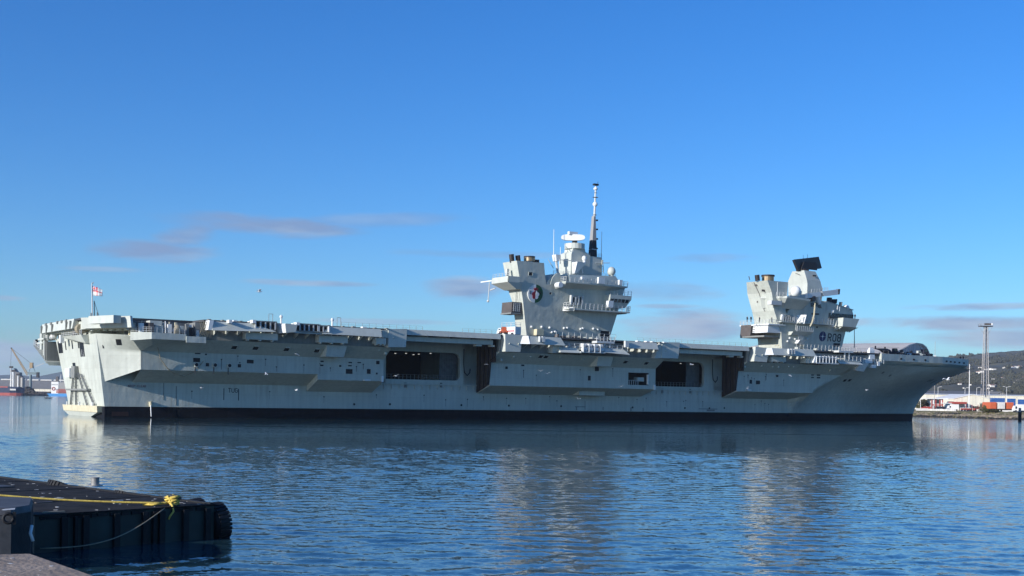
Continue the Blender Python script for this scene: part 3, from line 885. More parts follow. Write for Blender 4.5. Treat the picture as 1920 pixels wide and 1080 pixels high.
# mooring deck cut into the starboard quarter
mb = S()
p0, p1, p2 = (2.55,10,16.43), (12.78,12,16.78), (16.89,12,16.16)
mb.plan([(2.5, 9.2), (6.0, 12.0), (17.4, 12.0), (17.4, 4), (2.5, 4)], 16.9, 17.15)
md = sp(mb, 'mooring_deck', 'paint')
mb = S()
mb.loft([[(2.45, 9.3, 17.75), (6.0, 12.1, 17.75), (13.2, 12.1, 17.6), (13.2, 11.9, 17.6), (6.1, 11.9, 17.75), (2.65, 9.1, 17.75)],
         [(2.45, 9.3, 16.0), (6.0, 12.1, 16.35), (13.2, 12.1, 16.3), (13.2, 11.9, 16.3), (6.1, 11.9, 16.35), (2.65, 9.1, 16.0)]])
sp(mb, 'bulwark', 'paint', md)
sp(S().box(13.2, 17.4, 11.8, 12.3, 15.9, 17.2), 'bulwark', 'paint', md)
mb = S()
mb.face([(2.45, 9.3, 16.0), (6, 12.1, 16.35), (7.0, 9.6, 15.2)]); mb.face([(6, 12.1, 16.35), (17.4, 12.1, 16.1), (17.4, 9.8, 16.4), (7.0, 9.6, 15.3)])
sp(mb, 'overhang_plate', 'paint', md)
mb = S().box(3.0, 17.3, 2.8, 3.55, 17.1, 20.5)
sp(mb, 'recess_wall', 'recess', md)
rk = random.Random(21)
for k in range(52):
    u_ = rk.uniform(3.6, 16.8); v_ = rk.uniform(5.0, 10.5) if u_ > 6 else rk.uniform(5, 8.5); a_ = rk.uniform(.12, .5); h_ = rk.uniform(.5, 2.6)
    sp(S().box(u_ - a_, u_ + a_, v_ - a_, v_ + a_, 17.15, 17.15 + h_ + .5) if k % 3 else S().tube((u_, v_, 17.15), (u_ + rk.uniform(-.6, .6), v_, 20.2), rk.uniform(.05, .12), n=6), 'mooring_gear', rk.choice(['inner', 'brown', 'recess', 'paint_plain', 'recess', 'tread', 'dark', 'white']), md)
mb = S().box(6.5, 9.0, 6.5, 9.2, 17.15, 20.3)
sp(mb, 'deckhouse', 'paint_plain', md)
sp(S().box(7.2, 7.6, 9.2, 9.26, 18.9, 19.4), 'window', 'dark', md)
sp(S().box(9.1, 10.2, 6.0, 8.0, 17.15, 18.8), 'winch', 'paint_plain', md)
sp(S().box(4.0, 4.9, 9.3, 10.4, 17.15, 19.6), 'fairlead_post', 'white', md)
sp(S().rail([(2.7, 9.0, 17.7), (6.0, 11.9, 17.7), (13.0, 11.9, 17.6)], 1.1, 1.2, 0.05), 'railing', 'rail', md)
sp(S().tube((5.0, 8.5, 19.0), (6.6, 8.5, 19.0), 0.9, n=12), 'cable_drum', 'ink', md)
sp(S().ball((11.6, 11.2, 18.4), 0.95, 10, 8, (0.8, 0.8, 1.25)), 'covered_gun', 'rope', md)
sp(S().box(11.2, 12.6, 10.4, 11.4, 17.15, 17.9), 'gun_mount', 'brown', md)
sp(S().box(14.6, 15.4, 8.8, 10, 17.15, 19.2), 'generator', 'dark', md)
mb = S()
for k in range(6):
    u = 16.3 + 0.35 * k
    mb.tube((u, 11.0, 17.2), (u + 0.9, 11.4, 20.5), 0.08, n=4)
    mb.tube((u + 0.9, 11.0, 17.2), (u, 11.4, 20.5), 0.06, n=4)
sp(mb, 'boarding_net', 'rope', md)

# --- deck edge: walkways, raft recesses, boxes ------------------------------
def edge_panel(pxs, v_top, v_bot, name='edge_panel', m_='paint_plain', parent=None, depth=1.2):
    """pxs: top-left, top-right, bottom-right, bottom-left as (u, v, w)"""
    tl, tr_, br, bl = pxs
    mb = S()
    mb.loft([[(p[0], v_top if i < 2 else v_bot, p[2]) for i, p in enumerate((tl, tr_, br, bl))], [(p[0], (v_top if i < 2 else v_bot) - depth, p[2]) for i, p in enumerate((tl, tr_, br, bl))]])
    return sp(mb, name, m_, parent)
# first panel with its lit end painted white, then the raft bay floor
edge_panel([(18.57,12.6,20.58),(27.65,12.6,20.56),(32.78,12.6,18.9),(18.49,12.6,18.62)], 12.0, 13.2)
mb = S()
a, b, c, d = [(17.91,12.5,20.72),(18.84,12.5,20.77),(18.41,12.5,18.67),(17.6,12.5,18.69)]
mb.loft([[(p[0], 12.9, p[2]) for p in (a, b, c, d)], [(p[0], 10.5, p[2]) for p in (a, b, c, d)]])
sp(mb, 'sunlit_panel_end', 'white')  # white stands for sunlight on the panel's after end
for r in [(21.95,22.65,20.31,20.99)]: sp(S().box(r[0], r[1], 11.8, 13.4, r[2], r[3]), 'strut', 'white')
def raft_bay(r, n, v=12.6):
    u0, u1, w0, w1 = r
    mb = S()
    mb.box(u0, u1, v - 2.2, v - 2.0, w0, w1)
    mb.box(u0, u1, v - 2.0, v + 0.3, w0 - 0.25, w0)
    mb.box(u0 - 0.3, u1 + 0.3, v - 2.0, v + 0.2, w1, w1 + 0.25)
    bay_ = sp(mb, 'raft_bay', 'inner')
    for k in range(n):
        uu = u0 + (u1 - u0) * (k + 0.5) / n
        sp(S().tube((uu, v - 1.9, w0 + 0.75), (uu, v - 0.1, w0 + 0.75), 0.52, n=10), 'raft_canister', 'dark', bay_)
    for k in range(n + 1):
        uu = u0 + (u1 - u0) * k / n
        sp(S().box(uu - 0.13, uu + 0.13, v - 0.1, v + 0.2, w0, w1), 'post', 'rail', bay_)
    return bay_
raft_bay([(28.14,32.63,19.37,20.92)][0], 4)
raft_bay([(38.35,42.65,19.47,20.81)][0], 4)
raft_bay([(42.91,44.97,19.44,20.62)][0], 2)
for r in [(27.28,28,20.56,21.25)]: sp(S().box(r[0], r[1], 11.5, 13.2, r[2], r[3]), 'sunlit_roof_end', 'white')  # sunlit after end of the bay roof, painted white
for r in [(37.33,38.08,20.57,21.21)]: sp(S().box(r[0], r[1], 11.5, 13.2, r[2], r[3]), 'sunlit_roof_end', 'white')  # white again for the sunlit end of this roof
# box proud of the edge with its sunlit after face painted white
mb = S()
q = [(34.42,13.6,20.72),(37.27,13.6,20.68),(36.93,13.6,19.04),(34.64,13.6,18.77)]
mb.loft([[(p[0], 13.8, p[2]) for p in q], [(p[0] + 0.2, 9.5, p[2]) for p in q]])
sp(mb, 'edge_box', 'paint_plain')
mb = S()
q = [(33.36,13.2,20.75),(34.59,13.2,20.75),(34.74,13.2,18.84),(33.88,13.2,18.69)]
mb.loft([[(q[0][0], 11.0, q[0][2]), (q[1][0], 13.82, q[1][2]), (q[2][0], 13.82, q[2][2]), (q[3][0], 11.0, q[3][2])], [(q[0][0] + 0.4, 10.8, q[0][2]), (q[1][0] + 0.3, 13.4, q[1][2]), (q[2][0] + 0.3, 13.4, q[2][2]), (q[3][0] + 0.4, 10.8, q[3][2])]])
sp(mb, 'sunlit_panel_end', 'white')
edge_panel([(35.61,12.6,19.43),(44.72,12.6,19.24),(44.73,12.6,18.82),(36.24,12.6,18.87)], 12.4, 12.8, depth=0.6)
edge_panel([(45.34,12.6,20.68),(58.34,12.6,20.67),(58.37,12.6,18.85),(43.57,12.6,18.95)], 12.2, 13.0)
for r in [(45.03,45.35,19.37,20.68)]: sp(S().box(r[0], r[1], 12.0, 13.1, r[2], r[3]), 'post', 'white')  # post painted white for the lit edge of the panel
mb = S()
q = [(60.81,11,20.84),(65.68,11,21.12),(65.4,11,16.84),(60.88,11,16.67)]
mb.loft([[(p[0], 11.4, p[2]) for p in q], [(p[0], 6.5, p[2]) for p in q]])
sp(mb, 'corner_block', 'paint_plain')
mb = S()
q = [(59.31,11,20.53),(60.82,11,20.72),(60.85,11,18.76),(59.33,11,18.94)]
mb.loft([[(p[0], 11.2, p[2]) for p in q], [(p[0], 9, p[2]) for p in q]])
sp(mb, 'corner_block', 'paint')
# boxes hung under the walkway
def hung(rects, v0, v1, name='hanging_locker'):
    for (u0, u1, w0, w1) in rects:
        o = sp(S().box(u0, u1, v0, v1, w0, w1), name, 'paint_plain')
        for k in range(3):
            uu = u0 + (u1 - u0) * (k + 0.15) / 2.6
            sp(S().box(uu, uu + 0.35, v1 - 1.2, v1 - 0.1, w0 - 0.3, w0), 'foot', 'paint', o)
hung([(26.48,33.78,17.16,18.6)] + [(43.49,50.6,17.17,18.72)] + [(57.64,60.24,17.32,18.67)], 9.4, 11.4)
mb = S()
for x0, x1, n_ in ((20, 62, 17), (94, 144, 20), (177, 214, 15)):
    for k in range(n_):
        u = x0 + (x1 - x0) * k / (n_ - 1)
        sp(S().hexa([(u, 9.4, 17.8), (u + 0.16, 9.4, 17.8), (u + 0.16, 11.6, 18.65), (u, 11.6, 18.65), (u, 9.4, 18.9), (u + 0.16, 9.4, 18.9), (u + 0.16, 11.8, 18.9), (u, 11.8, 18.9)]), 'edge_bracket', 'paint')
# bay boxes standing out of the upper soffit
def soffit_bay(px0, px1, w0, w1):
    mb = S()
    v = 8.4
    mb.loft([[(px0, 6.3, w0), (px0, 9.8, w0), (px0, 9.8, w1), (px0, 9.8, w1)], [(px1, 6.3, w0), (px1, 9.8, w0), (px1, 9.8, w1), (px1, 9.8, w1)]], cap=True)
    mb = S().hexa([(px0 - 0.2, 6.05, w0), (px1 - 0.3, 6.05, w0), (px1, 6.05, w0 + .2), (px0, 6.05, w0 + .2), (px0, 8.9, w0), (px1 - 0.3, 8.9, w0), (px1, 9.9, w1), (px0, 9.9, w1)])
    mb = S().loft([[(px0, 6.02, 14.02), (px0, 9.3, 14.1), (px0, 9.9, 16.72), (px0, 9.5, 16.72)], [(px1, 6.02, 14.02), (px1, 9.3, 14.1), (px1 + 0.5, 9.9, 16.72), (px1 + 0.5, 9.5, 16.72)]])
    sp(mb, 'soffit_box', 'paint_plain')
for r in [(46.18,50.65,14.22,16.87)] + [(122.61,127.16,14.19,17.24)]:
    soffit_bay(r[0], r[1], r[2], r[3])

# windows and louvres, each with its own frame
def windows(rects, v, name='window', m_='dark', parent=None, frame=0.12):
    for (u0, u1, w0, w1) in rects:
        mb = S()
        f = frame
        mb.box(u0 - f, u1 + f, v - 0.02, v + 0.07, w1, w1 + f); mb.box(u0 - f, u1 + f, v - 0.02, v + 0.07, w0 - f, w0)
        mb.box(u0 - f, u0, v - 0.02, v + 0.07, w0, w1); mb.box(u1, u1 + f, v - 0.02, v + 0.07, w0, w1)
        o = sp(mb, name, 'paint_plain', parent)
        if parent is None or parent.parent is None or parent is SHIP:
            sp(S().box(u0, u1, v - 0.02, v + 0.015, w0, w1), 'pane', m_, o)  # dark panel painted in place of a shaded opening
        else:
            sp(S().box(u0, u1, v - 0.02, v + 0.015, w0, w1), 'pane', m_, parent)
windows([(16.82,18.34,12.03,12.95),(17.15,18.43,13.76,14.04),(19.59,20.36,11.19,11.93),(19.38,19.85,13.59,13.93),(26.78,27.57,11.15,11.91),(28.84,30.44,12.1,12.92),(46.35,47.21,12.9,13.26),(46.3,47.16,11.99,12.35),(51.02,51.62,11.93,12.36),(53.36,54.3,12.86,13.17),(53.3,54.25,12.13,12.43),(55.66,56.62,12.93,13.2),(52.72,54.47,10.4,11.51),(58.1,59.13,10.52,11.64),(60.48,61.39,12.82,13.63),(60.46,60.94,10.45,10.88)], 6)
windows([(96.45,97.24,12.65,13.32),(101.24,102.21,13.52,13.93),(122.25,123.21,10.34,11.6),(124.47,125.88,12.85,14.04)], 6)
windows([(180.19,181.24,10.67,11.82),(182.72,184.42,10.57,11.65),(190.73,191.82,12.83,13.45),(205.38,206.63,13.61,13.96),(207.77,209.37,13.58,14.02),(205.39,206.64,12.85,13.2),(207.79,209.39,12.81,13.26)], 6)
# scuttles in the flared underside
def soffit_windows(list_):
    for (u, _, w) in list_:
        t = (w - 14.0) / 2.7
        v = 6 + 4 * t
        du, dt = 0.55, 0.13
        P = lambda uu, tt, off: (uu, 6 + 4 * tt + off * 0.56, 14 + 2.7 * tt - off * 0.83)
        mb = S()
        mb.hexa([P(u - du, t - dt, 0), P(u + du, t - dt, 0), P(u + du, t + dt, 0), P(u - du, t + dt, 0), P(u - du, t - dt, 0.05), P(u + du, t - dt, 0.05), P(u + du, t + dt, 0.05), P(u - du, t + dt, 0.05)])
        o = sp(mb, 'scuttle', 'dark')
        mb = S()
        for (a, b) in ((t + dt, t + dt + 0.05), (t - dt - 0.05, t - dt)):
            mb.hexa([P(u - du, a, 0), P(u + du, a, 0), P(u + du, b, 0), P(u - du, b, 0), P(u - du, a, 0.14), P(u + du, a, 0.14), P(u + du, b, 0.14), P(u - du, b, 0.14)])
        mb.hexa([P(u + du, t - dt, 0), P(u + du + .12, t - dt, 0), P(u + du + .12, t + dt, 0), P(u + du, t + dt, 0), P(u + du, t - dt, 0.16), P(u + du + .12, t - dt, 0.16), P(u + du + .12, t + dt, 0.16), P(u + du, t + dt, 0.16)])
        sp(mb, 'frame', 'paint_plain', o)
soffit_windows([(25.17,8,15.45),(30.03,8,15.46),(37.25,8,15.42),(44.56,8,15.38),(105.2,8,16.01),(106.84,8,16),(133,8,15.5),(140.29,8,15.36)])
for (u, _, w) in [(94.01,8,14.86),(97.31,8,15.76),(102.27,8,15.99),(111.48,8,16.01),(118.59,8,15.82),(59.82,8,16.16),(61.78,8,15.36),(176.07,8,15.34),(182.34,8,15.82),(186.81,8,15.79),(189.18,8,15.7),(193.08,8,15.96),(195.05,8,16.02),(202.38,8,16.3),(205.32,8,16.22),(207.37,8,16.28),(211.29,8,15.35),(212.66,8,16.35),(214.98,8,16.41)]:
    sp(S().box(u - 0.35, u + 0.1, 7.0 + (w - 14) * 0.3, 7.9 + (w - 14) * 0.55, w - 0.25, w + 0.3), 'vent', 'paint_plain')

# round lamps and discharge pipes on the first sponson
for (u, _, w) in [(21.66,6,11.52),(24.9,6,11.5),(17.54,6,11.46)]:
    o = sp(S().tube((u, 6.0, w), (u, 6.5, w), 0.55, n=14), 'hawse_pipe', 'paint_plain')
    sp(S().tube((u - 0.1, 6.51, w), (u - 0.1, 6.56, w), 0.38, n=12), 'mouth', 'dark', o)
    sp(S().box(u - 0.35, u - 0.15, 6.02, 6.06, w - 2.0, w - 0.4), 'stain', 'brown', o)
# mooring ropes hanging at the quarter
mb = S()
P = [(8.8, 7.2, 14.8), (9.6, 6.5, 12.5), (11.2, 6.2, 10.6), (13.0, 5.6, 9.4), (15.2, 5.2, 9.0), (17.0, 5.6, 9.8), (18.2, 6.2, 11.3), (19.0, 6.3, 12.3)]
sp(S().path(P, 0.09, n=5), 'mooring_rope', 'rope')
# scuppers with the runs below them
rs = random.Random(8)
for k in range(46):
    low_ = k % 2
    a_, b_ = ((8, 195) if low_ else rs.choice(((8, 60), (94, 143), (178, 202))))
    u = rs.uniform(a_, b_); w = rs.uniform(4.6, 6.0) if low_ else rs.uniform(11.2, 13.6)
    v = 0.0 if low_ else 6.0
    o = sp(S().box(u - .16, u + .16, v - .02, v + .03, w, w + .22), 'scupper', 'dark')
    sp(S().box(u - rs.uniform(.03, .07), u + rs.uniform(.03, .08), v - .02, v + .012, w - rs.uniform(.6, 2.2), w), 'stain', rs.choice(['inner', 'mast', 'brown', 'inner']), o)
# small fairings and knuckle ends on the lower sponson edges
for u, ww in ((UA - 0.6, 8.9), (UC - 0.6, 8.45)):
    sp(S().box(u, u + 0.5, 5.2, 6.25, ww - 0.15, ww + 1.2), 'knuckle', 'white')
for (u, _, w) in [(58.47,6,9.09),(180.03,6,8.89)]:
    sp(S().box(u - 1.2, u + 0.4, 6.0, 6.7, w - 0.2, w + 0.12), 'fairlead', 'white')

# --- lower hull marks and fittings ------------------------------------------
mb = S()
q = (26.98,0,5.71)
letters(mb, 'TUG', (q[0], 0.02, q[2]), (1, 0, 0), (0, 0, 1), (0, 1, 0), 0.55, 0.22, thick=0.03)
sp(mb, 'tug_marking', 'ink')
for r in [(25.88,26.04,3.98,6.58),(29.29,29.46,3.9,6.52)]: sp(S().box(r[0], r[1], 0.0, 0.04, r[2], r[3]), 'push_mark', 'ink')
mb = S()
q = (4.81,0,6.49)
letters(mb, 'KEEP CLEAR', (q[0], 0.02, q[2]), (1, 0, 0), (0, 0, 1), (0, 1, 0), 0.27, 0.22, thick=0.03)
sp(mb, 'keep_clear_marking', 'redmark')
for r in [(15.13,15.31,2.68,6.85),(12.37,12.49,3.81,7.49)]: sp(S().box(r[0], r[1], 0.0, 0.06, r[2], r[3]), 'seam_strip', 'inner')
for (u, _, w) in [(57.94,0,3.37),(67.44,0,3.48),(87.49,0,3.49),(101.66,0,3.5),(118.13,0,3.53),(142.24,0,3.41),(161.17,0,3.43),(170.46,0,3.44),(176.25,0,3.57)]:
    sp(S().tube((u, -0.1, w), (u, 0.08, w), 0.28, n=8), 'discharge', 'dark')
for (u, _, w) in [(71.43,0,8.18),(81.42,0,8.37),(152.63,0,8.11),(162.87,0,8.21)]:
    sp(S().box(u - 0.15, u + 0.35, 0, 0.25, w - 0.6, w + 0.6), 'ladder_recess', 'inner')
mb = S()
for r in [(122.66,126.19,3.31,3.52),(125.91,126.09,2.68,4.96),(123.02,123.28,2.52,3.37),(131.93,132.21,2.59,3.45),(141.5,141.88,2.38,3.4),(145.83,146.12,2.41,3.29),(166.39,173.55,3.13,3.36),(169.45,172.53,2.6,3.06)]: mb.box(r[0], r[1], 0, 0.03, r[2], r[3])
sp(mb, 'draught_marks', 'inner')
sp(S().tube((9.54,0.3,3.43), (9.67,0.3,2.4), 0.35, n=8), 'discharge_pipe', 'tread')
mb = S().path([(9.52,0.6,2.63), (9.5,0.9,1.49), (9.49,1.2,0.24)], 0.10, n=6)
sp(mb, 'water_jet', 'white')
sp(S().box(1.5, 5, 0.0, 0.03, 0.3, 1.2), 'red_patch', 'red')

# --- bow deck edge ---------------------------------------------------------
mb = S()
# deck edge band running forward, then the blunt fore end
A = (232.45,10,20.31); B = (266.31,5,20.83)
mb.loft([[(231, 10.8, 20.95), (262, 9.4, 20.95), (286, 1.5, 20.95), (286, -6, 20.95), (231, -6, 20.95)], [(231, 10.8, 18.8), (262, 9.4, 18.85), (286, 1.5, 18.85), (286, -6, 18.85), (231, -6, 18.8)], [(231.3, 8.6, 17.45), (262, 6.6, 17.45), (284.5, -1.2, 17.45), (286, -6, 17.45), (231.3, -6, 17.45)]])
be = sp(mb, 'bow_deck_edge', 'paint')
mb = S()
mb.loft([[(284, 2.2, 20.96), (290.5, -2.8, 20.96), (296.5, -7.8, 20.96), (301.5, -11.5, 20.96), (302.4, -15, 20.96), (302.4, -40, 20.96), (284, -40, 20.96)], [(284, 2.2, 17.5), (290.5, -2.8, 17.5), (296.5, -7.8, 17.5), (301.5, -11.5, 17.5), (302.4, -15, 17.5), (302.4, -40, 17.5), (284, -40, 17.5)]])
sp(mb, 'bow_round_down', 'paint')
for k, t in enumerate((0.04, 0.16, 0.27, 0.50, 0.57, 0.64, 0.72, 0.80)):
    u = 238 + 46 * t / 0.86
    v = 10.8 - (u - 231) * 1.4 / 31 if u < 262 else 9.4 - (u - 262) * 7.9 / 24
    sp(S().box(u, u + 0.9, v - 0.4, v + 0.06, 19.35, 19.85), 'port', 'dark', be)
def on_bow(list_, name, sz=(0.5, 0.45), m_='dark'):
    for (u, w) in list_:
        v = bow_v(u, w)
        s_ = (bow_v(u + 0.5, w) - bow_v(u - 0.5, w)); g_ = (bow_v(u, w + 0.5) - bow_v(u, w - 0.5))
        a, b = sz
        c = lambda du, dw, o_: (u + du, v + s_ * du + g_ * dw + o_, w + dw)
        mb = S().hexa([c(-a, -b, -0.1), c(a, -b, -0.1), c(a, b, -0.1), c(-a, b, -0.1), c(-a, -b, 0.07), c(a, -b, 0.07), c(a, b, 0.07), c(-a, b, 0.07)])
        sp(mb, name, m_)
on_bow([(222.3, 12.5), (224.5, 12.6)], 'port', (0.6, 0.35))
on_bow([(279, 14.8), (281, 14.9), (285, 15.2), (289, 15.3), (283, 13.2), (273, 13.2)], 'fairlead', (0.35, 0.55))
on_bow([(236, 15.2), (240, 14.4)], 'fairlead', (0.4, 0.3), 'inner')
# anchor pocket fittings
on_bow([(266, 13.4), (268, 13.5)], 'pad_eye', (0.6, 0.35), 'inner')
# forward winch platform
mb = S()
q = [(220.71,11,17.65),(224.76,11,17.77),(224.1,11,15.16),(219.81,11,15.54)]
mb.loft([[(q[0][0], 11.6, q[0][2]), (q[1][0] - 0.4, 11.6, q[1][2]), (q[2][0] - 0.4, 10.2, q[2][2]), (q[3][0], 10.2, q[3][2])], [(q[0][0] + 1.4, 6, q[0][2]), (q[1][0], 6, q[1][2]), (q[2][0], 6, q[2][2]), (q[3][0] + 1.4, 6, q[3][2])]])
wp = sp(mb, 'winch_platform', 'white')
mb = S()
q = [(215.81,9.8,14),(222.37,9.8,16.43),(226.23,9.8,15.23)]
mb.face([(217.8,7,13.91), (219.06,9.8,15.85), (225.26,10.2,16.34), (226.42,8.4,15.25)])
sp(mb, 'flare_plate', 'paint', wp)
for r in [(220.7,223.56,17.7,18.82),(227.65,232.03,17.76,18.74)]:
    sp(S().rail([(r[0], 10.8, r[2]), (r[1], 10.8, r[2])], 1.25, 1.0, 0.09, 3), 'railing', 'rail', wp)
for r in [(224.02,227.15,17.8,19.1)]: sp(S().box(r[0], r[1], 8.6, 10.6, r[2], r[3]), 'winch', 'white', wp)
q = [(226.36,228.66,19.17,22.59)][0]
mb = S().loft([[(q[0], 9.0, q[2]), (q[1], 9.0, q[2]), (q[1], 10.2, q[2]), (q[0], 10.2, q[2])], [(q[0] + .1, 9.1, q[3] - .8), (q[1] - .1, 9.1, q[3] - .8), (q[1] - .1, 10.1, q[3] - .8), (q[0] + .1, 10.1, q[3] - .8)], [(q[0] + .5, 9.4, q[3]), (q[1] - .5, 9.4, q[3]), (q[1] - .5, 9.8, q[3]), (q[0] + .5, 9.8, q[3])]])
sp(mb, 'gun_shield', 'white', wp)
for r in [(226.71,228.4,16.39,17.37),(229.11,230.09,17.1,18.4)]: sp(S().box(r[0], r[1], 9.6, 11, r[2], r[3]), 'fender_block', 'white', wp)

# --- deck edges of the second and third sponsons ---------------------------
for q in ([(92.81,11,21.09),(97.92,11,20.98),(97.36,11,16.81),(92.97,11,16.79)], [(142.84,11,21.01),(149.02,11,21.17),(148.54,11,16.84),(142.74,11,16.73)], [(177.17,11,21.05),(182.4,11,20.79),(181.64,11,16.82),(176.63,11,16.89)]):
    mb = S().loft([[(p[0], 11.4, p[2]) for p in q], [(p[0], 6.5, p[2]) for p in q]])
    sp(mb, 'corner_block', 'paint_plain')
for q in ([(141.57,11,19.75),(142.84,11,21.08),(142.92,11,16.74),(140.53,11,16.59)],):
    mb = S().loft([[(p[0], 11.2, p[2]) for p in q], [(p[0], 9, p[2]) for p in q]]); sp(mb, 'block_end', 'paint_plain')
edge_panel([(99.22,12.6,20.78),(108.92,12.6,20.78),(109.87,12.6,18.81),(99.1,12.6,18.81)], 12.2, 13.0)
edge_panel([(182.68,12.6,20.83),(199.34,12.6,20.97),(200.05,12.6,18.97),(182.72,12.6,18.86)], 12.2, 13.0)
edge_panel([(130.28,12.6,20.75),(140.2,12.6,20.64),(140.24,12.6,18.88),(130.49,12.6,18.88)], 12.2, 13.0)
for q in ([(97.48,12.6,20.77),(99.06,12.6,20.84),(99.1,12.6,18.81),(96.73,12.6,18.85)], [(181,12.6,20.85),(182.68,12.6,20.83),(182.72,12.6,18.86),(180.2,12.6,18.86)]):
    mb = S().loft([[(q[0][0], 11.0, q[0][2]), (q[1][0], 12.3, q[1][2]), (q[2][0], 13.02, q[2][2]), (q[3][0], 10.9, q[3][2])], [(q[0][0] + 1.3, 10.4, q[0][2]), (q[1][0] + 0.2, 11, q[1][2]), (q[2][0] + 0.2, 11, q[2][2]), (q[3][0] + 1.3, 10.4, q[3][2])]])
    sp(mb, 'sunlit_panel_end', 'white')  # after end painted white as if in sun
for r in [(101.83,102.07,19.43,20.81),(102.72,103.44,19.41,20.79),(188.46,188.89,19.28,20.81),(189.53,190.07,19.24,20.85),(190.61,191.04,19.35,20.81),(128.82,129.97,19.11,20.77)]:
    sp(S().box(r[0], r[1], 12.6, 13.3, r[2], r[3]), 'post', 'rail')
edge_panel([(108.66,12.8,18.49),(114.13,12.8,18.49),(114.66,12.8,17.09),(108.19,12.8,17.07)], 11.6, 13.4)
edge_panel([(122.98,12.8,18.81),(129.09,12.8,18.83),(130.36,12.8,17.14),(122.14,12.8,17.48)], 11.6, 13.4)
edge_panel([(209.77,12.6,18.73),(218.84,12.6,18.53),(220.52,12.6,17.14),(210.49,12.6,17.17)], 11.4, 12.8)
for r in [(107,109.96,16.93,18.87),(197.14,200.47,17.01,18.57)]:
    sp(S().box(r[0], r[1], 9.4, 11.6, r[2], r[3]), 'corrugated_locker', 'paint_plain')
hung([(183.52,189.5,17.11,18.49)], 9.4, 11.2)
# walkway beyond the panels
for a, b in (((110.08,11.5,18.72), (130.67,11.5,18.64)), ((201.02,11.5,19.1), (220.35,11.5,18.44))):
    mb = S().box(a[0], b[0], 8.5, 12.2, 18.0, 18.25)
    w_ = sp(mb, 'walkway', 'paint_plain')
    sp(S().rail([(a[0], 11.9, 18.25), (b[0], 11.9, 18.25)], 1.3, 1.7, 0.07), 'railing', 'rail', w_)
# white life raft canisters in two racks
rr = [(114.49,122.83,17.36,19.46)][0]
ra = sp(S().box(rr[0], rr[1] - 0.5, 11.6, 13.4, rr[2] - 0.1, rr[2] + 0.15), 'raft_rack', 'rail')
for k in range(4):
    u = rr[0] + 0.9 + k * (rr[1] - rr[0] - 1.2) / 4
    for z, dv in ((1.75, -0.3), (0.75, 0.2)):
        c = sp(S().tube((u, 12.4 + dv, rr[2] + z), (u + 1.35, 12.4 + dv, rr[2] + z), 0.52, n=12), 'raft_canister', 'raft', ra)
    sp(S().box(u - 0.22, u - 0.02, 12.8, 13.5, rr[2], rr[2] + 2.2), 'cradle', 'rail', ra)
rr = [(199.86,209.33,17.15,19.1)][0]
ra = sp(S().box(rr[0], rr[1], 11.0, 13.2, rr[2] - 0.2, rr[2] + 0.1), 'raft_rack', 'rail')
sp(S().box(rr[0], rr[1], 11.0, 11.3, rr[2], rr[3]), 'rack_back', 'inner', ra)
sp(S().side([(rr[0] - 1.1, rr[2]), (rr[0], rr[2]), (rr[0], rr[3]), (rr[0] - .4, rr[3])], 11, 13.1), 'rack_end', 'white', ra)
for k in range(7):
    u = rr[0] + k * (rr[1] - rr[0]) / 7
    mb = S().box(u, u + 0.22, 12.6, 13.25, rr[2] + 0.1, rr[3] - 0.3)
    mb.side([(u, rr[3] - 0.3), (u + 0.2, rr[3]), (u + 0.95, rr[3]), (u + 1.05, rr[3] - 0.35), (u + 0.9, rr[3] - 0.25), (u + 0.3, rr[3] - 0.25)], 12.5, 13.25)
    sp(mb, 'cradle', 'white', ra)
    sp(S().tube((u + 0.62, 11.4, rr[2] + 0.8), (u + 0.62, 13.0, rr[2] + 0.8), 0.36, n=10), 'raft_canister', 'dark', ra)
# sunlit little platforms
for r in [(120.39,126.09,19.91,20.46),(210.42,216.68,20.58,21.14)]:
    o = sp(S().box(r[0], r[1], 9.5, 12.2, r[2], r[3]), 'refuelling_platform', 'rail')
    sp(S().rail([(r[0], 12.1, r[3]), (r[1], 12.1, r[3])], 1.1, 1.2, 0.08), 'railing', 'rail', o)
    for t in (0.45, 0.75):
        u = r[0] + (r[1] - r[0]) * t
        sp(S().box(u, u + 0.3, 11.6, 12, r[2] - 2.0, r[2]), 'leg', 'rail', o)

# --- handrails and nets along the deck edge --------------------------------
for q0, q1, st_ in ((50, 71, 1.7), (82, 92, 1.7), (136, 176, 2.2), (206, 236, 2.2)):
    sp(S().rail([(q0, 9.2, 21.0), (q1, 9.2, 21.05)], 1.0, st_, 0.03, 2), 'safety_rail', 'mast')
for u in [18, 21, 23.5, 25, 27, 30.5, 33, 37, 39.5, 43, 45.5, 49, 51.5, 54, 57, 60, 134, 137, 139, 141.5, 143]:
    k = random.random()
    sp(S().box(u, u + 0.4 + .7 * k, 10.8, 11.9, 20.8, 21.0 + 0.10 * k), 'deck_edge_strip', 'white' if k > 0.45 else 'inner')  # thin strips; the white ones paint highlights along the deck's top edge
for (u, _, w), h in zip([(34.64,11,21.31),(46.86,11,21.3)], (1.8, 1.5)):
    mb = S().tube((u, 11, 20.9), (u, 11, 22.0), 0.22, n=8)
    mb.ball((u, 11, 22.0 + h * 0.2), 0.36, 10, 8, (1, 1, 1.2))
    sp(mb, 'signal_light', 'white')
for u, _, w in [(32.61,9,21.65),(48.97,9,21.72)]:
    mb = S()
    for du in (0, 0.9): mb.tube((u + du, 9, 20.9), (u + du, 9, 23.0), 0.06, n=4)
    mb.tube((u, 9, 23.0), (u + 0.9, 9, 23.0), 0.06, n=4)
    sp(mb, 'marker_frame', 'mast')

# ================================================================== islands
def isl_parts(isl):
    def add(mb, name, m_='paint', **k): return mb.obj(name, m_, isl, **k)
    return add

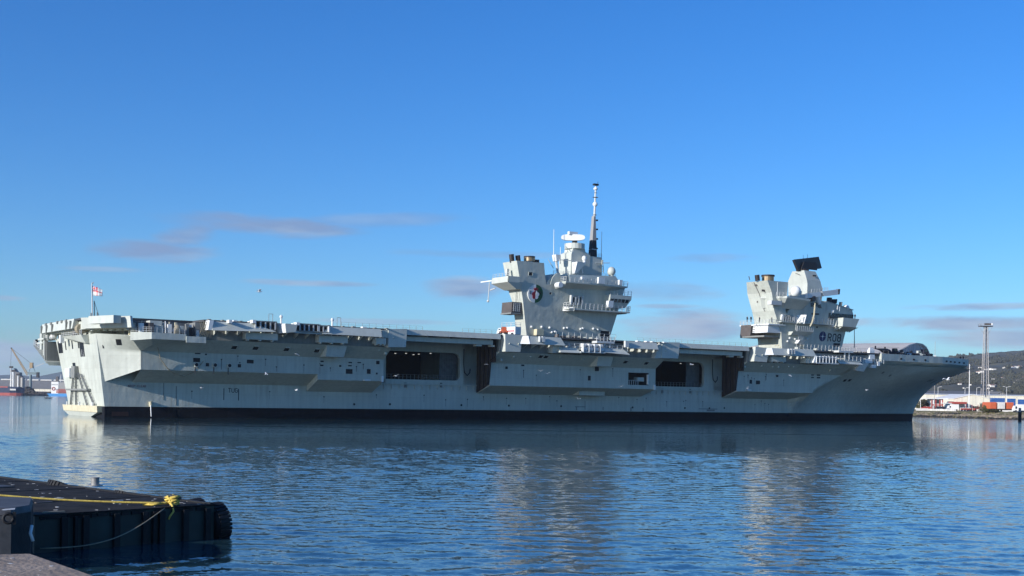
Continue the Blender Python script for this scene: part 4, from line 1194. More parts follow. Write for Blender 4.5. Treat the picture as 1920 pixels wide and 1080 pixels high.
# ---- the after island, set 7 m further inboard than the forward one
DV, DT = -7.0, 0.12
def aft_island():
    VI = 4.0
    P = [(108.99,4,20.2),(106.76,4,30.74),(103.91,4,40.88),(111.43,4,41.1),(112.45,4,41.04),(113.87,4,36.28),(115.57,4,36.39),(117.06,4,38.58),(137.01,4,38.95),(139.93,4,36.11),(138.38,4,30.21),(136.61,4,23.02),(135.74,4,20.8)]
    (base, mid, top, bev, tr_, notch, notch2, fore0, fore1, brow, low1, low2, base2) = P
    mb = S()
    # funnel: rings up
    def rg(u0, u1, v1, w): return [(u0, VI, w), (u1, VI, w), (u1, v1, w), (u0, v1, w)]
    mb.loft([rg(base[0], base[0] + 9, -0.3, 20.9), rg(mid[0], mid[0] + 9, -1.0, mid[2]), rg((105.85,4,33.98)[0], notch[0], -2.2, (105.85,4,33.98)[2]), rg(top[0], tr_[0], -2.6, top[2])])
    # fore block
    mb.loft([[(base[0] + 6, VI - .002, 20.9), (base2[0], VI - .002, 20.9), (base2[0] - 1, -6, 20.9), (base[0] + 6, -6, 20.9)],
             [(mid[0] + 5, VI - .002, low1[2]), (low1[0], VI - .002, low1[2]), (low1[0], -6, low1[2]), (mid[0] + 5, -6, low1[2])],
             [(notch[0] - 2, VI - .002, notch[2] - 1), (brow[0], VI - .002, brow[2]), (brow[0], -6.5, brow[2]), (notch[0] - 2, -6.5, notch[2] - 1)]])
    isl = mb.obj('island', M['paint'], SHIP)
    add = isl_parts(isl)
    # bevelled strip at funnel front and uptakes
    for q in [(103.73,105.22,41.18,42.78),(105.8,107.06,41.26,42.65)]:
        o = add(S().tube(((q[0] + q[1]) / 2, 1.0, q[2] - 0.5), ((q[0] + q[1]) / 2 - 0.3, 1.0, q[3]), 0.65, n=12), 'exhaust_pipe', 'soot')
    q = [(108.4,111.61,41.43,42.55)][0]
    add(S().tube(((q[0] + q[1]) / 2, 0.8, q[2]), ((q[0] + q[1]) / 2, 0.8, q[3] - 0.25), 1.5, n=20), 'uptake', 'gold')
    add(S().tube(((q[0] + q[1]) / 2, 0.8, q[3] - 0.25), ((q[0] + q[1]) / 2, 0.8, q[3] + .15), 1.5, n=20), 'uptake_rim', 'soot')
    add(S().tube(((q[0] + q[1]) / 2 + 2.1, 0.8, q[2] - .3), ((q[0] + q[1]) / 2 + 2.1, 0.8, q[3] - 0.6), 0.9, n=16), 'uptake', 'soot')
    # after platform with its yard and lamp boom
    q = [(101.2,-1.71,36.45),(101.2,1.29,36.22),(101.2,1.36,33.77),(101.2,4.32,33.16)]
    u = top[0] + 0.6
    ub = 100.6
    mb = S().loft([[(ub - 3.0, 3.9, 44.2 - 7.6), (ub - 3.0, -2.4, 36.6), (ub + 2, -2.4, 36.6), (ub + 2, 3.9, 36.6)], [(ub + 1.6, 3.9, 34.2), (ub + 1.6, -1.8, 34.2), (ub + 2, -1.8, 34.2), (ub + 2, 3.9, 34.2)]])
    W0 = (104.39,2,33.61)[2]; W1 = (104.23,2,35.25)[2]; W2 = (104.08,2,36.75)[2]
    U0 = top[0] - 0.2
    mb = S().loft([[(U0 - 2.4, 4.6, W1), (U0 + 2, 4.6, W1), (U0 + 2, -3.4, W1), (U0 - 2.4, -3.4, W1)], [(U0 + 0.6, 4.1, W0), (U0 + 2, 4.1, W0), (U0 + 2, -1.6, W0), (U0 + 0.6, -1.6, W0)]])
    mb.box(U0 - 2.4, U0 + 1.2, 4.3, 4.6, W1, W2); mb.box(U0 - 2.4, U0 - 2.1, -3.4, 4.6, W1, W2); mb.box(U0 - 2.4, U0 + 1.2, -3.4, -3.1, W1, W2)
    pf = add(mb, 'lookout_platform', 'paint_plain')
    add(S().box(U0 - 2.3, U0 - 1.9, -9.0, -3.4, W1 + 0.7, W1 + 1.0), 'yard_arm', 'white')
    mb = S(); mb.tube((U0 - 2.0, -5, W1 + 0.6), (U0 - 2.0, -5, W0 - 2.5), 0.12, n=6); mb.tube((U0 - 2.0, -2, W1 - 1.2), (U0 - 2.0, -4.4, W0 + 0.1), 0.16, n=6)
    mb.ball((U0 - 2.0, -5, W0 - 2.7), 0.35, 8, 6)
    add(mb, 'signal_boom', 'rail')
    mb = S().rail([(U0 - 2.2, 4.4, W2), (U0 - 2.2, -3.2, W2)], 0.9, 1.5, 0.05, 2); mb.box(U0 - 0.8, U0 - 0.2, 0.5, 1.2, W2, W2 + 2.2)
    add(mb, 'platform_fitting', 'rail')
    # brown decoy box low on the after face
    w0, w1 = (105.8,2,27.63)[2], (105.53,2,30.37)[2]
    u2 = mid[0] - 2.9
    add(S().box(u2, mid[0] + 0.6, -1.4, 3.4, w0, w1), 'brown_module', 'brown')
    mb = S()
    for k in range(4): mb.box(u2 + 0.5 + 0.6 * k, u2 + 0.62 + 0.6 * k, 3.42, 3.5, w0 + .3, w1 - .3)
    for k in range(5): mb.box(u2 + 0.4, u2 + 2.6, 3.42, 3.5, w0 + .4 + .5 * k, w0 + .5 + .5 * k)
    add(mb, 'ladder', 'rail')
    add(S().box(u2 - 0.2, mid[0], -1.5, 3.5, w0 - 0.35, w0 - 0.02), 'module_support', 'inner')
    mb = S(); mb.tube((mid[0] - 0.9, 2.5, w1), (mid[0] - 1.4, 3, w1 + 3.4), 0.06); mb.tube((mid[0] - 0.9, 2.0, w1), (mid[0] - 0.8, 1.6, w1 + 3.4), 0.06)
    add(mb, 'stay', 'inner')
    # crest
    cu, _, cw = (110.32,4,32.78)
    rad_u, rad_w = 2.35, 2.4
    def disc(a0, a1, r_, v0, v1, name, m_, n=28):
        pts = [(cu + r_ * math.cos(a), cw + r_ * math.sin(a)) for a in [a0 + (a1 - a0) * k / n for k in range(n + 1)]]
        return add(S().side(pts, v0, v1), name, m_)
    h = math.pi / 2
    disc(h, 3 * h, 2.35, VI, VI + 0.25, 'crest_half', 'white'); disc(-h, h, 2.35, VI, VI + 0.25, 'crest_half', 'green')
    mb = S()                          # rose, red half and white half, five petals each way
    def petals(sel, r0, r1):
        m2 = S()
        for k in range(5):
            a = h + 2 * math.pi * k / 5
            c = (cu + r0 * math.cos(a), cw - 0.35 + r0 * math.sin(a))
            pts = [(c[0] + r1 * math.cos(t), c[1] + r1 * math.sin(t)) for t in [2 * math.pi * j / 12 for j in range(12)]]
            pts = [(min(p[0], cu) if sel < 0 else max(p[0], cu), p[1]) for p in pts]
            if max(p[0] for p in pts) - min(p[0] for p in pts) > 0.05:
                m2.side(pts, VI + 0.24 + 0.01 * k, VI + 0.32 + 0.01 * k)
        m2.side([((min if sel < 0 else max)(cu, cu + 0.75 * math.cos(t)), cw - 0.35 + 0.75 * math.sin(t)) for t in [2 * math.pi * j / 16 for j in range(16)]], VI + 0.24, VI + 0.31)
        return m2
    add(petals(-1, 0.62, 0.55), 'rose_half', 'crimson'); add(petals(1, 0.62, 0.55), 'rose_half', 'white')
    mb = S()
    mb.side([(cu - 0.55, cw + 0.85), (cu + 0.55, cw + 0.85), (cu + 0.65, cw + 1.5), (cu + 0.33, cw + 1.25), (cu, cw + 1.6), (cu - 0.33, cw + 1.25), (cu - 0.65, cw + 1.5)], VI + 0.24, VI + 0.34)
    add(mb, 'crown_emblem', 'crimson')
    mb = S(); letters(mb, 'E', (cu - 1.75, VI + 0.24, cw - 0.1), (1, 0, 0), (0, 0, 1), (0, 1, 0), 0.45, 0.25, thick=0.08); add(mb, 'crest_letter', 'ink')
    mb = S(); letters(mb, 'R', (cu + 1.3, VI + 0.24, cw - 0.1), (1, 0, 0), (0, 0, 1), (0, 1, 0), 0.45, 0.25, thick=0.08); add(mb, 'crest_letter', 'ink')
    # fore end: round-topped casing, upper deck, overhanging brow
    c0 = (117.77,3,38.71); c1 = (121.92,3,39)
    mb = S().loft([[(notch[0] - 0.5, 3.9, notch[2] - 1.2), (fore1[0] + 0.5, 3.9, notch[2] - 1.2), (fore1[0] + 0.5, -6, notch[2] - 1.2), (notch[0] - 0.5, -6, notch[2] - 1.2)],
                   [(notch[0] + 2.0, 3.0, fore0[2] - 0.3), (fore1[0] - 1, 3.0, fore1[2] - 0.3), (fore1[0] - 1, -6, fore1[2] - 0.3), (notch[0] + 2.0, -6, fore0[2] - 0.3)]])
    add(mb, 'deckhouse', 'paint')
    add(S().side([(notch[0] + 0.2, notch[2] - 0.8), (notch[0] + 2.6, notch[2] - 0.8), (notch[0] + 2.6, notch[2] + 1.0), (notch[0] + 0.2, notch[2] + 2.0)], -3, 0), 'vent_trunk', 'white')
    pts = [(notch[0] + 1.2, notch[2] - 0.8)] + [(notch[0] + 3.8 + 2.6 * math.cos(a), notch[2] - 0.8 + 3.2 * math.sin(a)) for a in [math.pi - k * math.pi / 16 for k in range(9)]] + [(notch[0] + 5.5, notch[2] - 0.8)]
    add(S().side(pts, 3.3, 4.0), 'curved_casing', 'paint')
    # upper platform with sloping screen
    a = (116.74,7,34.32); b = (119.11,7,36.34); c = (138.63,7,36.25); d = (136,7,35.09)
    mb = S().loft([[(b[0] - 1.2, 6.8, b[2]), (c[0], 6.8, c[2]), (c[0] + .3, -8, c[2]), (b[0] - 1.2, -8, b[2])],
                   [(b[0] - 1.2, 6.8, b[2] - 0.35), (c[0], 6.8, c[2] - 0.35), (c[0] + .3, -8, c[2] - 0.35), (b[0] - 1.2, -8, b[2] - 0.35)],
                   [(b[0] + 0.5, 4.0, b[2] - 1.6), (d[0], 4.0, d[2]), (d[0], -7, d[2]), (b[0] + 0.5, -7, b[2] - 1.6)]])
    up = add(mb, 'signal_platform', 'paint_plain')
    add(S().rail([(b[0] - 1.0, 6.7, b[2]), (c[0], 6.7, c[2])], 1.25, 1.35, 0.07), 'railing', 'rail')
    add(S().rail([(b[0] - 1.0, 6.7, b[2]), (b[0] - 1.0, 1, b[2])], 1.25, 1.35, 0.07), 'railing', 'rail')
    e0 = (120.87,5,38.49); e1 = (136.57,5,39.13)
    add(S().loft([[(e0[0] - 0.3, 4.9, b[2] + .02), (e1[0] + 2.0, 4.9, c[2] + 0.02), (e1[0] + 2.0, 4.5, c[2] + .02), (e0[0] - 0.3, 4.5, b[2] + .02)], [(e0[0] + 0.2, 3.6, e0[2]), (e1[0], 3.6, e1[2]), (e1[0], 3.3, e1[2]), (e0[0] + 0.2, 3.3, e0[2])]]), 'sloping_screen', 'screen')
    for r in [(122.68,123.73,37.09,37.78),(128.2,130.33,36.36,38.04),(135.24,136.33,36.49,37.77)]:
        add(S().box(r[0], r[1], 6.5, 7.3, r[2], r[3]), 'locker', 'white')
    s0 = (116.31,6.5,35.29)
    add(S().tube((s0[0], 5.0, s0[2]), (s0[0], 6.9, s0[2]), 0.75, n=14), 'searchlight', 'white')
    add(S().loft([[(s0[0], 4, s0[2] + .4), (b[0] - 1.2, 6.8, b[2] - 0.3), (b[0] - 1.2, -3, b[2] - 0.3), (s0[0], -3, s0[2] + 0.4)], [(s0[0] + 0.4, 4, s0[2] - 0.8), (b[0] - 0.9, 6.2, b[2] - 1.4), (b[0] - 0.9, -3, b[2] - 1.4), (s0[0] + .4, -3, s0[2] - .8)]]), 'platform_bracket', 'paint_plain')
    # bridge walkway
    a = (119.7,7,29.2); b2 = (141.38,7,30.14)
    mb = S().box(a[0], b2[0] - 1.2, 3.9, 6.8, a[2] - 0.1, a[2] + 0.25)
    mb.box(b2[0] - 4, b2[0], -5, 3.9, a[2] - 0.1, a[2] + 0.25)
    add(mb, 'bridge_walkway', 'paint_plain')
    add(S().rail([(a[0], 4.2, a[2] + .25), (a[0], 6.7, a[2] + .25), (b2[0] - 1.2, 6.7, a[2] + .25), (b2[0], 3.9, a[2] + .25)], 1.5, 1.35, 0.075), 'railing', 'rail')
    add(S().hexa([(a[0] - .1, 3.9, a[2] - .4), (a[0] + 1.6, 6.85, a[2] - .4), (a[0] + 1.8, 6.6, a[2] - .4), (a[0] + .2, 3.9, a[2] - .4), (a[0] - .1, 3.9, a[2] + .75), (a[0] + 1.6, 6.85, a[2] + .5), (a[0] + 1.8, 6.6, a[2] + .5), (a[0] + .2, 3.9, a[2] + .75)]), 'walkway_end', 'white')
    for r in [(121.23,121.75,30.37,33.02),(122.64,122.99,30.44,32.68),(123.68,124.03,30.5,33.02),(124.91,125.27,30.57,32.96)]:
        add(S().box(r[0], r[1], 4.4, 5.2, r[2], r[3]), 'door_frame', 'rail')
    for r in [(124.54,125.24,31.02,32.71),(122.09,122.96,30.89,32.57)]:
        add(S().box(r[0], r[1], 4.0, 4.6, r[2], r[3]), 'door', 'brown')
    # flying control box
    r = [(133.31,140.44,30.47,33.76)][0]
    mb = S().loft([[(r[0], 5.6, r[2]), (r[1] - 1.2, 5.6, r[2]), (r[1] - 1.2, 0, r[2]), (r[0], 0, r[2])], [(r[0] - .2, 6.6, r[3] - 1.0), (r[1], 6.6, r[3] - 1.0), (r[1], 0, r[3] - 1.0), (r[0] - .2, 0, r[3] - 1.0)], [(r[0] - .2, 6.6, r[3]), (r[1], 6.6, r[3]), (r[1], 0, r[3]), (r[0] - .2, 0, r[3])]])
    add(mb, 'control_cab', 'paint_plain')
    for k in range(5):
        uu = r[0] + 0.15 + k * (r[1] - r[0] - 0.7) / 5
        add(S().hexa([(uu, 6.28, r[2] + 1.35), (uu + .95, 6.28, r[2] + 1.35), (uu + .95, 6.0, r[2] + 1.35), (uu, 6.0, r[2] + 1.35), (uu, 6.62, r[3] - 1.05), (uu + .95, 6.62, r[3] - 1.05), (uu + .95, 6.3, r[3] - 1.05), (uu, 6.3, r[3] - 1.05)]), 'window', 'glass')
    add(S().box(r[0] - 0.8, r[0] + 0.9, 5.8, 6.9, r[2] - 0.2, r[2] + 1.6), 'locker', 'white')
    add(S().rail([(r[0], 6.4, r[3]), (r[1], 6.4, r[3])], 1.3, 1.2, 0.06), 'railing', 'rail')
    windows([(120.11,120.81,29.13,29.69),(122.66,123.44,29.12,29.68),(107.89,108.97,37.37,38.19),(114.88,115.56,32.89,33.45)], VI, parent=isl)
    windows([(132.78,135.88,21.62,24.15)], VI, parent=isl)
    for (u, _, w) in [(110.01,4,24.14),(113.22,4,24.28),(115.8,4,24.19),(120.48,4,24.26),(125.95,4,24.29),(131.7,4,24.33),(121.52,4,24.37),(116.61,4,23.03),(117.63,4,23.21),(126.64,4,24.46),(130.23,4,24.55)]:
        add(S().ball((u, 4.15, w), 0.32, 8, 6), 'floodlight', 'white')
    for r in [(110.98,113.18,21.97,23.63)]: add(S().box(r[0], r[1], 4.0, 5.4, r[2], r[3]), 'ready_locker', 'tread')
    mb = S().rail([(base[0] + 7, 7.2, 20.9), (base2[0], 7.2, 20.9)], 2.2, 1.9, 0.055, 2)
    add(mb, 'deck_railing', 'rail')
    for k in range(9):
        u = base[0] + 8 + k * 1.9
        add(S().box(u, u + 0.5 + 0.4 * random.random(), 5.0, 6.4, 20.9, 21.7 + 0.9 * random.random()), 'deck_fitting', random.choice(['inner', 'rail', 'brown', 'paint_plain']))
    # lower platform roof right of island and jumble of gear forward
    for k in range(7):
        r = [(135.55,138.49,19.86,21.3)][0]
        u = r[0] + k * (r[1] - r[0]) / 7
        add(S().box(u, u + 0.25, 8.0, 9.0, r[2], r[3] - 0.3 * (k % 3)), 'deck_fitting', 'rail')
    # --- tower with the air-search radar
    f0 = notch[2] - 1.0
    tA = (123.23,2,46); tB = (122.94,2,39.57); tL = (120.33,2,45.77)
    L0 = (127.43,2,45.05); L1 = (129.06,2,44.32); L2 = (133.05,2,44.12); L3 = (133.63,2,39.59)
    mb = S().loft([[(tB[0] - 0.1, 2, f0), (tB[0] + 6, 2, f0), (tB[0] + 6, -3.2, f0), (tB[0] - 0.1, -3.2, f0)],
                   [(tA[0] - 0.5, 2, L1[2]), (L1[0], 2, L1[2]), (L1[0], -3.0, L1[2]), (tA[0] - 1.0, -3.0, L1[2])],
                   [(tA[0], 2, L0[2]), (L0[0], 2, L0[2]), (L0[0], -2.0, L0[2]), (tA[0], -2.0, L0[2])],
                   [(tA[0], 2, tA[2]), (L0[0] - .3, 2, tA[2]), (L0[0] - .3, -1.8, tA[2]), (tA[0], -1.8, tA[2])]])
    add(mb, 'radar_tower', 'paint_plain')
    mb = S().loft([[(L1[0] - 3, 1.9, f0), (L3[0], 1.9, f0), (L3[0], -4, f0), (L1[0] - 3, -4, f0)], [(L1[0] - 3, 1.9, L2[2]), (L2[0], 1.9, L2[2]), (L2[0], -4, L2[2]), (L1[0] - 3, -4, L2[2])]])
    add(mb, 'mast_house', 'paint_plain')
    cu_, cw_ = (tA[0] + L0[0]) / 2 - 0.2, tA[2]
    dh = (123.82,2,47.27)[2]
    add(S().tube((cu_, 0.1, cw_ - 0.15), (cu_, 0.1, dh), 2.75, n=18), 'drum', 'paint_plain')
    add(S().box(cu_ - 0.5, cu_ + 0.5, -0.4, 0.6, dh, dh + 1.2), 'pedestal', 'brown')
    z0, z1, z2, z3 = ((122.39,2,48.07)[2], (122.36,2,49.71)[2], (123.07,2,49.7)[2], (123.06,2,50.41)[2])
    ra_, rb_ = (121.35,0.5,48.99)[0], (126.49,0.5,49.44)[0]
    pts = []
    for k in range(16):
        t = 2 * math.pi * k / 16
        pts.append(((ra_ + rb_) / 2 + (rb_ - ra_) / 2 * (abs(math.cos(t)) ** 0.6) * (1 if math.cos(t) > 0 else -1), (z0 + z1) / 2 + (z1 - z0) / 2 * (abs(math.sin(t)) ** 0.7) * (1 if math.sin(t) > 0 else -1)))
    uc_ = (ra_ + rb_) / 2
    add(S().loft([[(u_, 1.0 + (u_ - uc_) * .75, w_) for u_, w_ in pts], [(u_ + .6, 0.1 + (u_ - uc_) * .75, w_) for u_, w_ in pts]]), 'search_antenna', 'white')
    q0, q1 = (122.74,0.5,50.12)[0], (125.58,0.5,50.37)[0]
    add(S().box(q0, q1, 0.1, 0.9, z2 - .1, z3), 'antenna_bar', 'white')
    # mast
    m0, m1, m2 = (131.47,0,44.54), (131.72,0,55.47), (132.02,0,63.65)
    wA = (131.39,0,48.75)[2]
    def mr(w): 
        t = (w - m0[2]) / (m1[2] - m0[2]); hw = 1.05 - 0.75 * t; c = m0[0] + (m1[0] - m0[0]) * t
        return [(c - hw, 0.5 * (1 - t) + .25, w), (c + hw * .75, 0.5 * (1 - t) + .25, w), (c + hw * .75, -0.8, w), (c - hw, -0.8, w)]
    add(S().loft([mr(m0[2] - .2), mr(wA)]), 'mast_base', 'ink')
    add(S().loft([mr(wA), mr(m1[2])]), 'mast', 'mast')
    add(S().loft([mr((131.44,0,46.14)[2]), mr((131.44,0,46.4)[2])]), 'mast_band', 'white')
    add(S().tube((m1[0], 0, m1[2] - .3), (m2[0], 0, m2[2]), 0.30, 0.2, n=8), 'mast_pole', 'rail')
    for (u, _, w), r_, sz in zip([(131.9,0,58.69),(132,0,62.92),(131.97,0,60.58),(131.98,0,61.82),(131.8,0,55.77)], (0.68, 0.6, 0.85, 0.5, 0.6), (1.0, 0.75, 0.10, 0.12, 0.2)):
        add(S().ball((u, 0, w), r_, 12, 8, (1, 1, sz)), 'mast_sensor', 'white' if sz > 0.5 else 'mast')
    u, _, w = (132.07,0,64.02)
    add(S().box(u - 0.8, u + 0.7, -0.4, 0.4, w - .2, w + .25), 'mast_head', 'ink')
    add(S().tube((u + 0.6, 0, w), (u + .7, 0, w + 0.9), 0.06), 'lightning_rod', 'ink')
    for y_ in [(132.38,0,54.37),(132.43,0,51.89),(132.48,0,49.28),(132.43,0,46.65)]:
        add(S().box(y_[0], y_[0] + 0.4, -0.2, 0.3, y_[2] - .2, y_[2] + .2), 'mast_lamp', 'ink')
    # domes, whips and yards
    for (u, _, w), r_, mm in zip([(126.28,3,43.22),(135.55,3,40.37)], (0.68, 1.15), ('white', 'paint_plain')):
        add(S().ball((u, 3, w), r_, 16, 10, (1, 1, 1.1)), 'radome', mm, smooth=True)
        add(S().tube((u, 3, w - r_ * 2.2), (u, 3, w - r_ * .8), r_ * 0.6, n=10), 'radome_stand', mm)
    q = [(123.19,126.2,40.57,41.99)][0]
    add(S().loft([[(q[0], 1.9, q[2] - 1.6), (q[0] + .6, 1.9, q[2] - 1.6), (q[0] + .6, 3.0, q[2] - 1.6), (q[0], 3.0, q[2] - 1.6)], [(q[0] - .2, 1.9, q[3]), (q[1], 1.9, q[3]), (q[1], 4.4, q[3]), (q[0] - .2, 4.4, q[3])]]), 'dome_sponson', 'white')
    for (a_, b_) in (((118.28,0,50.63), (118.34,0,42.1)), ((134.36,0,51.48), (134.25,0,43)), ((120.54,0,46.12), (120.53,0,41.55))):
        add(S().tube(b_, a_, 0.11, 0.06, n=5), 'whip_aerial', 'white')
    for r in [(118.41,119.98,42.17,43.87)]: add(S().loft([[(r[0] + .3, -.8, r[2]), (r[1] - .3, -.8, r[2]), (r[1] - .3, .8, r[2]), (r[0] + .3, .8, r[2])], [(r[0], -.9, r[3]), (r[1], -.9, r[3]), (r[1], .9, r[3]), (r[0], .9, r[3])]]), 'jammer', 'white')
    for r in [(118.89,119.93,39.06,42.32)]: add(S().tube(((r[0] + r[1]) / 2 + .5, 0, r[2]), ((r[0] + r[1]) / 2 - .3, 0, r[3]), 0.35, n=8), 'jammer_mast', 'rail')
    for (a_, b_) in (((115.89,1,42.25), (117.66,1,40.12)), ((118.11,3,42.25), (125.3,3,42.36)), ((130.9,2,42.44), (135.64,2,42.79)), ((120.67,2,46.08), (122.63,2,44.82))):
        add(S().tube(a_, b_, 0.1, n=5), 'yard', 'rail')
    mb = S()
    ya = (132.79,2,39.82); yb = (132.7,2,43.29)
    for du in (-0.4, 0.4): mb.tube((ya[0] + du, 2.6, ya[2]), (yb[0] + du * .3, 2.6, yb[2]), 0.1, n=5)
    for k in range(5):
        z = ya[2] + (yb[2] - ya[2]) * k / 5
        mb.tube((ya[0] - .4, 2.6, z), (ya[0] + .3, 2.6, z + .7), 0.05, n=4)
    add(mb, 'lattice_mast', 'tread')
    mb = S()
    for a_, b_ in (((124.55,3,39.18), (125.13,3,42.07)), ((125.96,3,39.27), (125.13,3,42.07))): mb.tube(a_, b_, 0.11, n=5)
    add(mb, 'lattice_mast', 'white')
    add(S().rail([(notch[0] + 2.5, 2.9, fore0[2] - 0.3), (fore1[0], 2.9, fore1[2] - .3)], 1.0, 1.6, 0.05), 'railing', 'rail')
    add(S().rail([(128.57,0,44.6), (130.39,0,44.31)], 0.8, 0.8, 0.05), 'railing', 'rail')
    add(S().rail([(132.57,0,44.33), (134.4,0,44.47)], 0.9, 0.8, 0.05), 'railing', 'rail')
aft_island()
DV, DT = -1.0, 0.12

# ---- the forward island
def fore_island():
    VI = 4.0
    mb = S()
    # funnel block: after face lit, leaning forward going up then vertical
    def ring4(pl, pr, wid):
        return [(pl[0], VI, pl[2]), (pr, VI, pl[2]), (pr, VI - wid, pl[2]), (pl[0], VI - wid, pl[2])]
    K = [(196.27,4,21.66),(195.11,4,26.17),(191.32,4,32.39),(189.6,4,37.57),(187.5,4,40.91)]
    pr = K[4][0] + 8.5
    def inb(px, u): return px
    mb.loft([[(K[0][0], VI, 20.9), (pr + 6, VI, 20.9), (pr + 6, -5.5, 20.9), (K[0][0], -5.5, 20.9)],
             [(K[1][0], VI, K[1][2]), (pr + 6, VI, K[1][2]), (pr + 6, -6, K[1][2]), (K[1][0], -6, K[1][2])],
             [(K[2][0], VI, K[2][2]), (pr, VI, K[2][2]), (pr, -5.0, K[2][2]), (K[2][0], -5.0, K[2][2])],
             [(K[3][0], VI, K[3][2]), (pr, VI, K[3][2]), (pr, -6.0, K[3][2]), (K[3][0], -6.0, K[3][2])],
             [(K[4][0], VI, K[4][2]), (pr, VI, K[4][2]), (pr, -4.6, K[4][2]), (K[4][0], -4.6, K[4][2])]])
    # main block
    B0, B1, B2, T1, T0 = [(221.47,4,22.24),(223.1,4,30.15),(225.31,4,32.87),(224.62,4,34.14),(212.72,4,36.08)]
    mb.loft([[(K[0][0] + 1, VI - .003, 20.9), (B0[0], VI - .003, 20.9), (B0[0] - .8, -7, 20.9), (K[0][0] + 1, -7, 20.9)],
             [(K[1][0] + 1, VI - .003, B1[2]), (B1[0], VI - .003, B1[2]), (B1[0], -7, B1[2]), (K[1][0] + 1, -7, B1[2])],
             [(K[2][0] + 6, VI - .003, B2[2]), (B2[0], VI - .003, B2[2]), (B2[0], -7, B2[2]), (K[2][0] + 6, -7, B2[2])],
             [(K[2][0] + 10, VI - .003, T1[2]), (T1[0], VI - .003, T1[2]), (T1[0], -7, T1[2]), (K[2][0] + 10, -7, T1[2])]])
    R0 = (204.11,4,36.86); R1 = (212.71,4,36.16); R2 = (224.74,4,34.15)
    mb.side([(R0[0], T1[2]), (R2[0], T1[2] + .05), (R1[0], R1[2]), (R0[0], R0[2])], VI - .003, -6)
    isl = mb.obj('island', M['paint'], SHIP)
    add = isl_parts(isl)
    add(S().side([(R1[0], R1[2] + .02), (R2[0] + .3, R2[2] + .05), (R2[0] + .3, R2[2] + .25), (R1[0], R1[2] + .25)], VI + 0.1, -6), 'bridge_roof', 'screen')
    # uptakes
    for q in [(186.83,188.23,41.52,42.77)]: add(S().tube(((q[0] + q[1]) / 2, 0, q[2] - .5), ((q[0] + q[1]) / 2 - .3, 0, q[3]), 0.7, n=12), 'exhaust_pipe', 'soot')
    q = [(188.88,194.13,41.63,42.89)][0]
    cc = (q[0] + q[1]) / 2
    add(S().tube((cc, 0.2, q[2] - .6), (cc, 0.2, q[3] - .35), 1.75, n=20), 'uptake', 'gold'); add(S().tube((cc, 0.2, q[3] - .35), (cc, .2, q[3] + .1), 1.95, n=20), 'uptake_rim', 'soot')
    a_, b_ = (187.82,-4,42.7), (188.28,-4,41.63)
    add(S().tube(b_, a_, 0.12), 'pipe', 'brown')
    # things on the lit after face
    for (vv, ww, sv, sw) in ((-1.2, K[4][2] - 1.0, 0.5, 0.25), (1.5, K[3][2] + .6, 0.1, .3)):
        add(S().box(K[3][0] - 1.6, K[3][0] + 0.4, vv - sv, vv + sv, ww - sw, ww + sw), 'bracket', 'brown')
    mb = S().path([(K[4][0] - .12, -1.5, K[4][2] - .2), (K[3][0] - .14, -1.0, K[3][2]), (K[2][0] - .14, 0.2, K[2][2]), (K[1][0] - .6, 1.2, K[2][2] - 1.8)], 0.07, n=4)
    add(mb, 'cable', 'brown')
    for vv in (-2.5, 0.2):
        w_ = K[2][2] + 2.6; t = (w_ - K[2][2]) / (K[3][2] - K[2][2]); u_ = K[2][0] + (K[3][0] - K[2][0]) * t
        add(S().box(u_ - 0.15, u_ + 0.2, vv, vv + .45, w_, w_ + .5), 'vent', 'brown')
    # walkway round the after end
    a, b = (179.22,5,28.43), (193.51,5,29.03)
    wl = K[1][2] + (a[2] - K[1][2])
    U0 = K[2][0] - 2.2
    mb = S().plan([(U0, -7.5), (U0, 4.6), (K[1][0] + 1, 4.6), (K[1][0] + 1, 3.9), (K[1][0] - .4, 3.9), (K[1][0] - .4, -7.5)], wl - 0.35, wl)
    wk = add(mb, 'walkway', 'white')
    add(S().rail([(U0 + .1, -7.4, wl), (U0 + .1, 4.5, wl), (K[1][0] + 1, 4.5, wl)], 1.25, 1.5, 0.07), 'railing', 'rail')
    # brown module and white module underneath
    wA, wB = (189.78,4,25.63)[2], (189.37,4,28.49)[2]
    add(S().box(U0 - .0, K[1][0] + .3, -6.9, -2.6, wA - .5, wB - .1), 'brown_module', 'brown')
    add(S().box(U0 + .6, K[1][0] + .3, -2.4, 3.8, wA + 0.3, wB - .1), 'white_module', 'white')
    add(S().box(U0 + .2, K[1][0] + .3, -7.0, 3.0, wA - 1.0, wA - .52), 'module_support', 'inner')
    mb = S()
    for k in range(5): mb.box(U0 + .45, U0 + .55, -2.55 + .0, -1.4, wA + .3 + .5 * k, wA + .42 + .5 * k)
    add(mb, 'ladder', 'ink')
    for k in range(12):
        vv = random.uniform(-4.4, 3.2); ww = random.uniform(21.5, wA - 1.3)
        t = (ww - 20.9) / (K[1][2] - 20.9); u_ = K[0][0] + (K[1][0] - K[0][0]) * t
        add(S().box(u_ - .22, u_ + .1, vv, vv + .6, ww, ww + .16), 'step', 'tread')
    # radar tower with the slab antenna
    A0, A1, A2, A3 = [(205.57,3,36.69),(205.12,3,39.68),(204.03,3,45.11),(211.82,3,40.1)]
    A4 = (208.94,3,45.06)
    f0 = A0[2] - 1
